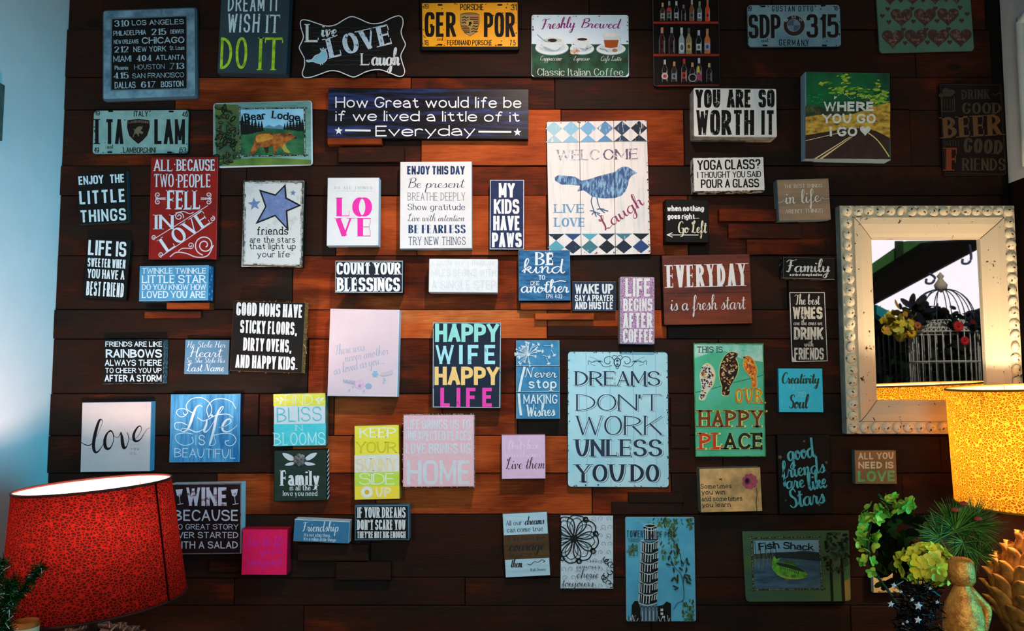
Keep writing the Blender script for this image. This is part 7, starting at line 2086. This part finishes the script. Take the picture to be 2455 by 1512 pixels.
for k in range(14):
    a = 6.2832 * k / 14
    pts = []
    for j in range(9):
        t = j / 8 * math.pi / 2
        rr = Rc * .95 * math.cos(t) ** .8 if j < 8 else .006
        pts.append(Vector((rr * math.cos(a), rr * math.sin(a), zL - zB - .02 + (zF - zL + .02) * math.sin(t))))
    b_.tube(pts, .003, paint((70, 76, 110), (60, 64, 90), scale=20), 5)
b_.build('dome', cg)
b_ = MB(); h0 = zF - zB
b_.lathe([(.001, h0 - .02), (.03, h0), (.036, h0 + .025), (.018, h0 + .05), (.012, h0 + .062), (.02, h0 + .075), (.001, h0 + .1)], paint((206, 190, 170), None), (0, 0, 0), 16); b_.build('finial', cg)
b_ = MB(); b_.lathe([(.001, 0), (Rc * 1.06, 0), (Rc * 1.08, -.02), (Rc * .9, -.05), (.001, -.05)], paint((120, 130, 116), (90, 100, 90), scale=40), (0, 0, 0), 32); b_.build('base', cg)
def flower(root, p, r, col, n=14, mid=(120, 70, 20), facing=Vector((0, 1, .15))):
    """daisy facing the mirror"""
    mb = MB(); f = facing.normalized(); a_ = f.cross(Vector((0, 0, 1))).normalized(); b2 = f.cross(a_)
    for k in range(n):
        t = 6.2832 * k / n
        d = a_ * math.cos(t) + b2 * math.sin(t); e = a_ * -math.sin(t) + b2 * math.cos(t)
        w = r * .2
        mb.add([p + d * r * .15 - e * w * .5, p + d * r * .6 - e * w + f * .006, p + d * r, p + d * r * .6 + e * w + f * .006, p + d * r * .15 + e * w * .5], [(0, 1, 2, 3, 4)], as_mat(col))
    mb.ball(p + f * .004, r * .22, as_mat(mid), 8, 6)
    mb.build('flower', root)
for (x, y, r, c) in [(1325, 1250, 50, (226, 176, 50)), (1750, 1188, 56, (206, 40, 50)), (1808, 1318, 48, (210, 36, 54)), (1880, 1150, 30, (120, 30, 40)), (1380, 1180, 40, (200, 110, 70))]:
    p = refl(*rz(x, y), CT - Rc - .02)
    flower(cg, p - O, r * sc_m * .9, c)
yl = MB(); r = random.Random(14)
for k in range(130):
    x, y = r.gauss(1225, 60), r.gauss(1165, 52)
    p = refl(*rz(x, y), CT - Rc * .9 + r.uniform(-.05, .05)) - O
    d1 = Vector((r.uniform(-1, 1), r.uniform(-.5, .5), r.uniform(-1, 1))).normalized(); d2 = d1.cross(Vector((r.uniform(-1, 1), 1, r.uniform(-1, 1)))).normalized()
    q_ = r.uniform(.016, .032)
    leaf(yl, p, d1, d2, q_, q_ * .75, as_mat(r.choice([(226, 196, 60), (170, 156, 50), (206, 200, 80), (120, 116, 40), (206, 150, 60)])))
yl.build('hydrangea', cg)
dk_ = MB(); r = random.Random(15)
for k in range(120):
    if k < 60: x, y = r.gauss(1400, 75), r.gauss(1040, 50)
    else: x, y = r.gauss(1790, 90), r.gauss(1180, 60)
    p = refl(*rz(x, y), CT - Rc * .5 + r.uniform(-.1, .1)) - O
    d1 = Vector((r.uniform(-1, 1), r.uniform(-.5, .5), r.uniform(-1, 1))).normalized(); d2 = d1.cross(Vector((r.uniform(-1, 1), 1, r.uniform(-1, 1)))).normalized()
    q_ = r.uniform(.02, .05)
    leaf(dk_, p, d1, d2, q_ * .8, q_ * .4, as_mat(r.choice([(18, 30, 24), (26, 40, 30), (30, 30, 46)])))
dk_.build('dark_leaves', cg)
# stand under the cage
sd = thing('plant_stand', 'dark stand holding up the white birdcage outdoors', 'stand', (c0.x, c0.y, 0))
b_ = MB(); b_.lathe([(.001, zB - .051), (.20, zB - .051), (.20, zB - .08), (.03, zB - .09), (.025, .05), (.18, .03), (.18, 0), (.001, 0)], as_mat((40, 36, 34)), (0, 0, 0), 24); b_.build('pedestal', sd)
# second, darker cage further out
CT2 = 3.1
c2 = refl(*rz(1150, 1400), CT2); sc2 = (2.425 + CT2) / FPX * KZ
z2a, z2b = refl(*rz(1150, 1300), CT2).z, refl(2140, 925, CT2).z
cg2 = thing('birdcage', 'dim dark wire birdcage further off, seen low in the mirror', 'birdcage', (c2.x, c2.y, z2b))
b_ = MB(); dkw = as_mat((60, 66, 60)); R2 = 190 * sc2
for k in range(26):
    a = 6.2832 * k / 26
    pts = [Vector((R2 * math.cos(a), R2 * math.sin(a), 0)), Vector((R2 * math.cos(a), R2 * math.sin(a), z2a - z2b))]
    for j in range(1, 6):
        t = j / 5 * math.pi / 2
        pts.append(Vector((max(.01, R2 * math.cos(t)) * math.cos(a), max(.01, R2 * math.cos(t)) * math.sin(a), z2a - z2b + R2 * .9 * math.sin(t))))
    b_.tube(pts, .003, dkw, 4)
b_.build('bars', cg2)
b_ = MB(); b_.lathe([(.001, 0), (R2 * 1.05, 0), (R2 * 1.05, -.06), (.001, -.06)], as_mat((46, 50, 46)), (0, 0, 0), 28); b_.build('base', cg2)
sd = thing('plant_stand', 'dark stand holding up the dim birdcage outdoors', 'stand', (c2.x, c2.y, 0))
b_ = MB(); b_.lathe([(.001, z2b - .061), (.16, z2b - .061), (.16, z2b - .09), (.03, z2b - .1), (.03, 0), (.001, 0)], as_mat((36, 34, 32)), (0, 0, 0), 20); b_.build('pedestal', sd)
# hedge filling the lower part of the reflection
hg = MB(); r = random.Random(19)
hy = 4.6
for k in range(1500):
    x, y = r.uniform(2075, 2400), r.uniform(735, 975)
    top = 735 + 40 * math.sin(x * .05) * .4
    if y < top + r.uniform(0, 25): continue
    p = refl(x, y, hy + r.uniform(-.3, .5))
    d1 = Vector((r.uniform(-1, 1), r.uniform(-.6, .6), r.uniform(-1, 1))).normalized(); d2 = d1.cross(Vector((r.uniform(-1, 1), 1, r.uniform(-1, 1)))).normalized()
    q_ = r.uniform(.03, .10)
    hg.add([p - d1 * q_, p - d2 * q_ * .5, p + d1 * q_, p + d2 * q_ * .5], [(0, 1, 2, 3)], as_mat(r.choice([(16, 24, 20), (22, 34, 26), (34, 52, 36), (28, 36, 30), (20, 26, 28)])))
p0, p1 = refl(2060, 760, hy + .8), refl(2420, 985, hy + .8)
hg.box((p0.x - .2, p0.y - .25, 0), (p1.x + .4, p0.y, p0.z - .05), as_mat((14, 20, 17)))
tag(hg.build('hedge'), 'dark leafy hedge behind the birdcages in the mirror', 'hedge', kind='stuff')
# awning: dark beam and green canvas slope, built as solid slabs out over the terrace
def slab(pix, t, th, mat, name, label, cat):
    f = [refl(*rz(*p), t) for p in pix]
    b = [p + Vector((0, -th, th * .1)) for p in f]
    n = len(f)
    mb = MB(); mb.add(f + b, [tuple(range(n)), tuple(range(2 * n - 1, n - 1, -1))] + [(i, (i + 1) % n, n + (i + 1) % n, n + i) for i in range(n)], mat)
    o = mb.build(name); tag(o, label, cat)
    return o
slab([(900, 1030), (900, 820), (1560, 400), (2060, 370), (2060, 410)], 3.6, .25, as_mat((22, 19, 17)), 'roof_beam', 'dark sloping roof beam crossing the top of the mirror view', 'beam')
slab([(860, 860), (860, 700), (1290, 400), (1640, 395)], 3.9, .06, paint((70, 120, 62), (56, 100, 50), scale=4), 'awning', 'green canvas awning above the dark beam in the mirror', 'awning')
pn = slab([(1185, 640), (1185, 400), (1255, 400), (1255, 600)], 3.87, .02, as_mat((34, 58, 30)), 'panel', None, None); pn.parent = bpy.data.objects['awning']
ck = MB()
for (x, y) in ((1500, 740), (1830, 560)):
    pts = [refl(*rz(x + a, y + b), 2.6) for a, b in ((25, -120) if x > 1600 else (-15, -40), (38, 0), (10, 50), (-40, 48), (-38, 10))]
    ck = MB(); ck.tube(catmull(pts, False, 5), .008, as_mat((70, 80, 110)), 6)
    tag(ck.build('hook'), 'curved metal hook hanging ' + ('lower beside the cage finial' if x < 1600 else 'high by the mirror edge'), 'hook', 'hanging hooks in the mirror')
slab([(1010, 985), (1160, 1060), (1150, 1130), (1110, 1140), (1010, 1070)], 2.9, .12, as_mat((40, 150, 160)), 'canopy', 'small turquoise canopy behind the yellow flowers in the mirror', 'canopy')

# ------------------------------------------------------------------ front right: flowers, pine, bottle, tinsel
def bloom(part_root, centers, rad, n, size, cols, seed, name):
    r = random.Random(seed)
    mb = MB()
    for c in centers:
        for k in range(n):
            d = Vector((r.gauss(0, 1), r.gauss(0, 1), r.gauss(0, 1))).normalized()
            p = c + Vector((d.x * rad[0], d.y * rad[1], d.z * rad[2])) * r.uniform(.78, 1.0)
            t1 = d.cross(Vector((r.gauss(0, 1), r.gauss(0, 1), r.gauss(0, 1)))).normalized(); t2 = d.cross(t1)
            for q in range(4):
                a = 6.2832 * q / 4 + .3
                dd_ = t1 * math.cos(a) + t2 * math.sin(a)
                e = t2 * math.cos(a) - t1 * math.sin(a)
                up = (dd_ + d * r.uniform(.1, .7)).normalized()
                leaf(mb, p + up * size * .75, up, e, size * .75, size * .62, r.choice(cols))
    return mb.build(name, part_root)
FY = -.80
def fp_(x, y, dy=0): return at(x, y, FY + dy)
pr = at(2210, 1500, FY)
hyd = thing('hydrangea_bouquet', 'faux hydrangea heads in green and yellow-green standing by the yellow lamp', 'flowers', (pr.x, FY, TZ))
OH = Vector((pr.x, FY, TZ))
px_m = (2.45 + FY) / FPX
def HP(x, y, dy=0): return fp_(x, y, dy) - OH
ygr = [paint((244, 216, 60), (236, 206, 60)), paint((248, 222, 84), None), paint((206, 196, 60), None), paint((240, 212, 50), None)]
grn = [paint((124, 180, 54), (96, 150, 46)), paint((160, 190, 60), None), paint((96, 150, 46), None), paint((190, 196, 66), None)]
bloom(hyd, [HP(2222, 1352)], (62 * px_m, .055, 40 * px_m), 80, 14 * px_m, ygr, 5, 'flower_head')
gb = MB()
bloom(hyd, [HP(2095, 1228), HP(2122, 1214), HP(2146, 1206), HP(2166, 1204), HP(2088, 1252), HP(2082, 1276), HP(2078, 1300)], (15 * px_m, .02, 14 * px_m), 6, 13 * px_m, grn, 6, 'flower_head')
bloom(hyd, [HP(2078, 1345), HP(2082, 1362), HP(2172, 1345), HP(2170, 1370)], (7 * px_m, .02, 12 * px_m), 3, 10 * px_m, grn, 7, 'flower_head')
st_ = MB()
for pts in ([(2200, 1512), (2140, 1430), (2088, 1350), (2086, 1260), (2130, 1215)], [(2215, 1512), (2212, 1440), (2220, 1370)], [(2105, 1184), (2125, 1205), (2150, 1230)]):
    st_.tube(catmull([HP(*p) for p in pts], False, 5), .003, as_mat((46, 50, 22)), 6)
pts0 = [HP(2200, 1512), Vector((HP(2205, 1512).x, 0, .02))]
st_.tube(pts0, .003, as_mat((46, 50, 22)), 6); st_.tube([HP(2215, 1512), Vector((HP(2215, 1512).x, 0, .02))], .003, as_mat((46, 50, 22)), 6)
st_.build('stem', hyd)
bigl = MB(); r = random.Random(71)
for k in range(110):
    x, y = min(2200, max(2095, r.gauss(2145, 26))), min(1400, max(1240, r.gauss(1310, 50)))
    a = r.uniform(0, 6.28); el = r.uniform(-.5, .5)
    d1 = Vector((math.cos(a), el, math.sin(a))).normalized(); d2 = d1.cross(Vector((r.uniform(-.4, .4), -1, r.uniform(-.4, .4)))).normalized()
    leaf(bigl, HP(x, y, r.uniform(.02, .06)), d1, d2, r.uniform(14, 24) * px_m, r.uniform(7, 11) * px_m, r.choice(DKL) if 0 else r.choice([paint(q_, None, rough=1.0, spec=0) for q_ in ((22, 28, 10), (16, 20, 8), (30, 42, 12))]), .2)
bigl.build('leaves', hyd)
vs_ = MB()
vs_.lathe([(.001, 0), (.05, 0), (.055, .02), (.06, .12), (.045, .2), (.04, .2), (.05, .12), (.001, .02)], paint((20, 20, 20), None, rough=.2), (0, 0, 0), 24); vs_.build('vase', hyd)

PY = -.61
pine = thing('pine_branch', 'dark green artificial pine sprig fanning out below the yellow shade', 'foliage', (at(2290, 1512, PY).x, PY, TZ))
OP = Vector((at(2290, 1512, PY).x, PY, TZ))
pm_ = (2.45 + PY) / FPX
r = random.Random(33)
def tuft(cx, cy, n, L, spread, cols, nm, dirc=90, dy=0):
    mb = MB(); c = at(cx, cy, PY + dy) - OP
    for k in range(n):
        a = math.radians(r.gauss(dirc, spread)); el = r.uniform(-.8, .5)
        d = Vector((math.cos(a), el * .6, math.sin(a))).normalized()
        Lk = L * pm_ * r.uniform(.6, 1.1)
        mb.tube([c, c + d * Lk * .6, c + d * Lk + Vector((0, 0, -.004))], [.0011, .0009, .0003], r.choice(cols), 3, False)
    return mb.build(nm, pine)
pg_ = [as_mat((86, 124, 34)), as_mat((56, 92, 28)), as_mat((130, 150, 52)), as_mat((40, 66, 24))]
tuft(2290, 1272, 300, 78, 55, pg_, 'needles'); tuft(2330, 1262, 200, 72, 45, pg_ + [as_mat((110, 90, 50))], 'needles', 25); tuft(2255, 1290, 190, 66, 60, pg_[1:], 'needles', 140); tuft(2310, 1300, 160, 62, 80, pg_[1:], 'needles', 270); tuft(2200, 1262, 90, 46, 70, [as_mat((16, 34, 20)), as_mat((22, 44, 26))], 'needles', 90, .04); tuft(2345, 1330, 100, 56, 50, pg_ + [as_mat((100, 80, 40))], 'needles', 60)
sm_ = MB(); sm_.tube([at(2290, 1272, PY) - OP, at(2305, 1320, PY) - OP, at(2300, 1420, PY) - OP, Vector((0, 0, .0))], .004, as_mat((60, 42, 28)), 6)
for (x, y) in ((2310, 1207), (2345, 1243), (2290, 1222)): sm_.ball(at(x, y, PY - .03) - OP, .007, as_mat((170, 60, 36)), 8, 6, (1.5, 1, .8))
sm_.build('stem', pine)
pt_ = MB(); pt_.lathe([(.001, 0), (.032, 0), (.042, .07), (.045, .075), (.038, .075), (.034, .06), (.001, .06)], as_mat((58, 44, 36)), (0, 0, 0), 24); pt_.build('pot', pine)

# gold bottle
gold = paint((250, 164, 62), (196, 100, 36), scale=70, lo=.35, hi=.65, rough=.36, metal=.5, bump=1.0, spec=.4)
GY = -1.0
gp = at(2308, 1440, GY); gk = (2.45 + GY) / FPX
gbt = thing('gold_bottle', 'crinkled gold bottle with a thick knotted neck in front of the pine', 'bottle', (gp.x, GY, TZ))
zt = lambda y: at(2308, y, GY).z - TZ
g_ = MB()
g_.lathe([(.001, 0), (42 * gk, 0), (46 * gk, .04), (44 * gk, zt(1480)), (38 * gk, zt(1450)), (24 * gk, zt(1420)), (14 * gk, zt(1398)), (13 * gk, zt(1388)), (.001, zt(1388))], gold, (0, 0, 0), 28); g_.build('body', gbt)
g_ = MB(); g_.lathe([(.001, zt(1400)), (24 * gk, zt(1399)), (29 * gk, zt(1390)), (28 * gk, zt(1365)), (26 * gk, zt(1345)), (20 * gk, zt(1338)), (.001, zt(1337))], gold, (0, 0, 0), 24); g_.build('cap', gbt)
hk = MB(); hk.tube(catmull([Vector((14 * gk, 0, zt(1410))), Vector((40 * gk, 0, zt(1440))), Vector((56 * gk, 0, zt(1462))), Vector((48 * gk, 0, zt(1500))), Vector((36 * gk, 0, zt(1530)))], False, 5), [.008] * 21, gold, 10); hk.build('handle', gbt)

# black tinsel bush with bright stars
TY = -1.17
tp_ = at(2205, 1512, TY); tk_ = (2.45 + TY) / FPX
tin = thing('tinsel_tree', 'small black tinsel tree sparkling with silver star tips below the yellow hydrangea', 'tinsel tree', (tp_.x, TY, TZ))
OT = Vector((tp_.x, TY, TZ))
r = random.Random(55)
blk = paint((14, 14, 16), None, rough=.25); shn = paint((190, 186, 186), None, rough=.15, metal=1.0)
mb = MB()
for k in range(2600):
    h = r.uniform(.0, 1)
    z = at(2205, 1398, TY).z - TZ
    zz = z * (1 - h) + .02 * h
    rr = (46 + 26 * h) * tk_ * math.sqrt(r.random())
    a = r.uniform(0, 6.28)
    c = Vector((rr * math.cos(a), rr * math.sin(a), zz))
    d = Vector((r.gauss(0, 1), r.gauss(0, 1), r.gauss(0, .6))).normalized() * .010
    n_ = d.cross(Vector((r.gauss(0, 1), r.gauss(0, 1), r.gauss(0, 1)))).normalized() * .0010
    mb.add([c - d - n_, c + d - n_, c + d + n_, c - d + n_], [(0, 1, 2, 3)], shn if r.random() < .035 else blk)
mb.build('tinsel', tin)
tk = MB(); tk.tube([Vector((0, 0, 0)), Vector((0, 0, at(2205, 1400, TY).z - TZ))], .005, blk, 6); tk.build('stem', tin)
for (x, y, rr) in [(2136, 1448, 8), (2202, 1452, 10), (2201, 1486, 9), (2143, 1403, 7), (2187, 1437, 5), (2247, 1443, 5), (2175, 1490, 4), (2230, 1410, 4), (2165, 1495, 3), (2160, 1418, 4)]:
    sb = MB(); c = at(x, y, TY - .075) - OT
    vs = []
    for i in range(10):
        a = math.radians(36 * i + 10); q_ = rr * tk_ * (1 if i % 2 == 0 else .5)
        vs.append(c + Vector((q_ * math.cos(a), 0, q_ * math.sin(a))))
    vs += [c + Vector((0, -.004, 0)), c + Vector((0, .004, 0))]
    sb.add(vs, [(i, (i + 1) % 10, 10) for i in range(10)] + [((i + 1) % 10, i, 11) for i in range(10)], paint((228, 220, 222), None, rough=.3, metal=.3))
    sb.tube([c + Vector((0, .004, 0)), Vector((0, 0, max(.03, c.z - .05)))], .0008, blk, 4)
    sb.build('star', tin)

# ------------------------------------------------------------------ front left: tinsel garland and a small glowing shade
LY = -.95
lp = at(20, 1512, LY); lk_ = (2.45 + LY) / FPX
# keep the garland clear of the side wall
gar = thing('tinsel_garland', 'dark green tinsel branch with silvery tips in front of the red shade', 'tinsel garland', (lp.x, LY, TZ))
OG = Vector((lp.x, LY, TZ))
r = random.Random(66)
tg = [paint((14, 34, 12), None, rough=.9, spec=0), paint((18, 44, 18), None, rough=.9, spec=0), paint((34, 80, 34), None, rough=.9, spec=0)]
wt = paint((216, 232, 220), None, rough=.4)
def garland(pts, rad_, n, nm, silver=.05):
    mb = MB(); path = catmull([at(x, y, LY) - OG for x, y in pts], False, 8)
    for k in range(n):
        c = r.choice(path) + Vector((r.gauss(0, 1), r.gauss(0, 1), r.gauss(0, 1))) * .004
        d = Vector((r.gauss(0, 1), r.gauss(0, 1), r.gauss(0, 1))).normalized()
        L = rad_ * lk_ * r.uniform(.5, 1.1)
        n_ = d.cross(Vector((r.gauss(0, 1), r.gauss(0, 1), r.gauss(0, 1)))).normalized() * .0009
        mb.add([c - n_, c + d * L - n_ * .5, c + d * L + n_ * .5, c + n_], [(0, 1, 2, 3)], wt if r.random() < silver else r.choice(tg))
    mb.tube(path, .0025, tg[0], 5)
    mb.build(nm, gar)
garland([(8, 1530), (14, 1470), (20, 1420), (28, 1395)], 30, 900, 'branch', .07)
garland([(22, 1450), (50, 1420), (78, 1385), (100, 1358)], 15, 800, 'branch', .012)
garland([(-10, 1400), (0, 1370), (8, 1345)], 18, 300, 'branch', .05)
sg = MB(); sg.tube([at(8, 1530, LY) - OG, Vector((.0, .0, .15)), Vector((.02, .02, 0))], .004, tg[0], 6); sg.build('stem', gar)
wx = at(62, 1500, LY + .2); ck_ = (2.45 + LY + .2) / FPX
cd = thing('pillar_candle', 'small glowing cream and orange candle holder below the red shade', 'candle', (wx.x, LY + .2, TZ))
zt2 = at(62, 1487, LY + .2).z - TZ
c_ = MB(); c_.lathe([(.001, 0), (29 * ck_, 0), (27 * ck_, zt2 * .5), (28 * ck_, zt2 - .012)], paint((226, 190, 150), (206, 160, 110), scale=20), (0, 0, 0), 28); c_.build('body', cd)
c_ = MB(); c_.lathe([(28 * ck_, zt2 - .012), (27 * ck_, zt2), (24 * ck_, zt2), (22 * ck_, zt2 - .01), (.001, zt2 - .012)], paint((196, 96, 36), (170, 70, 26), scale=30), (0, 0, 0), 28); c_.build('rim', cd)
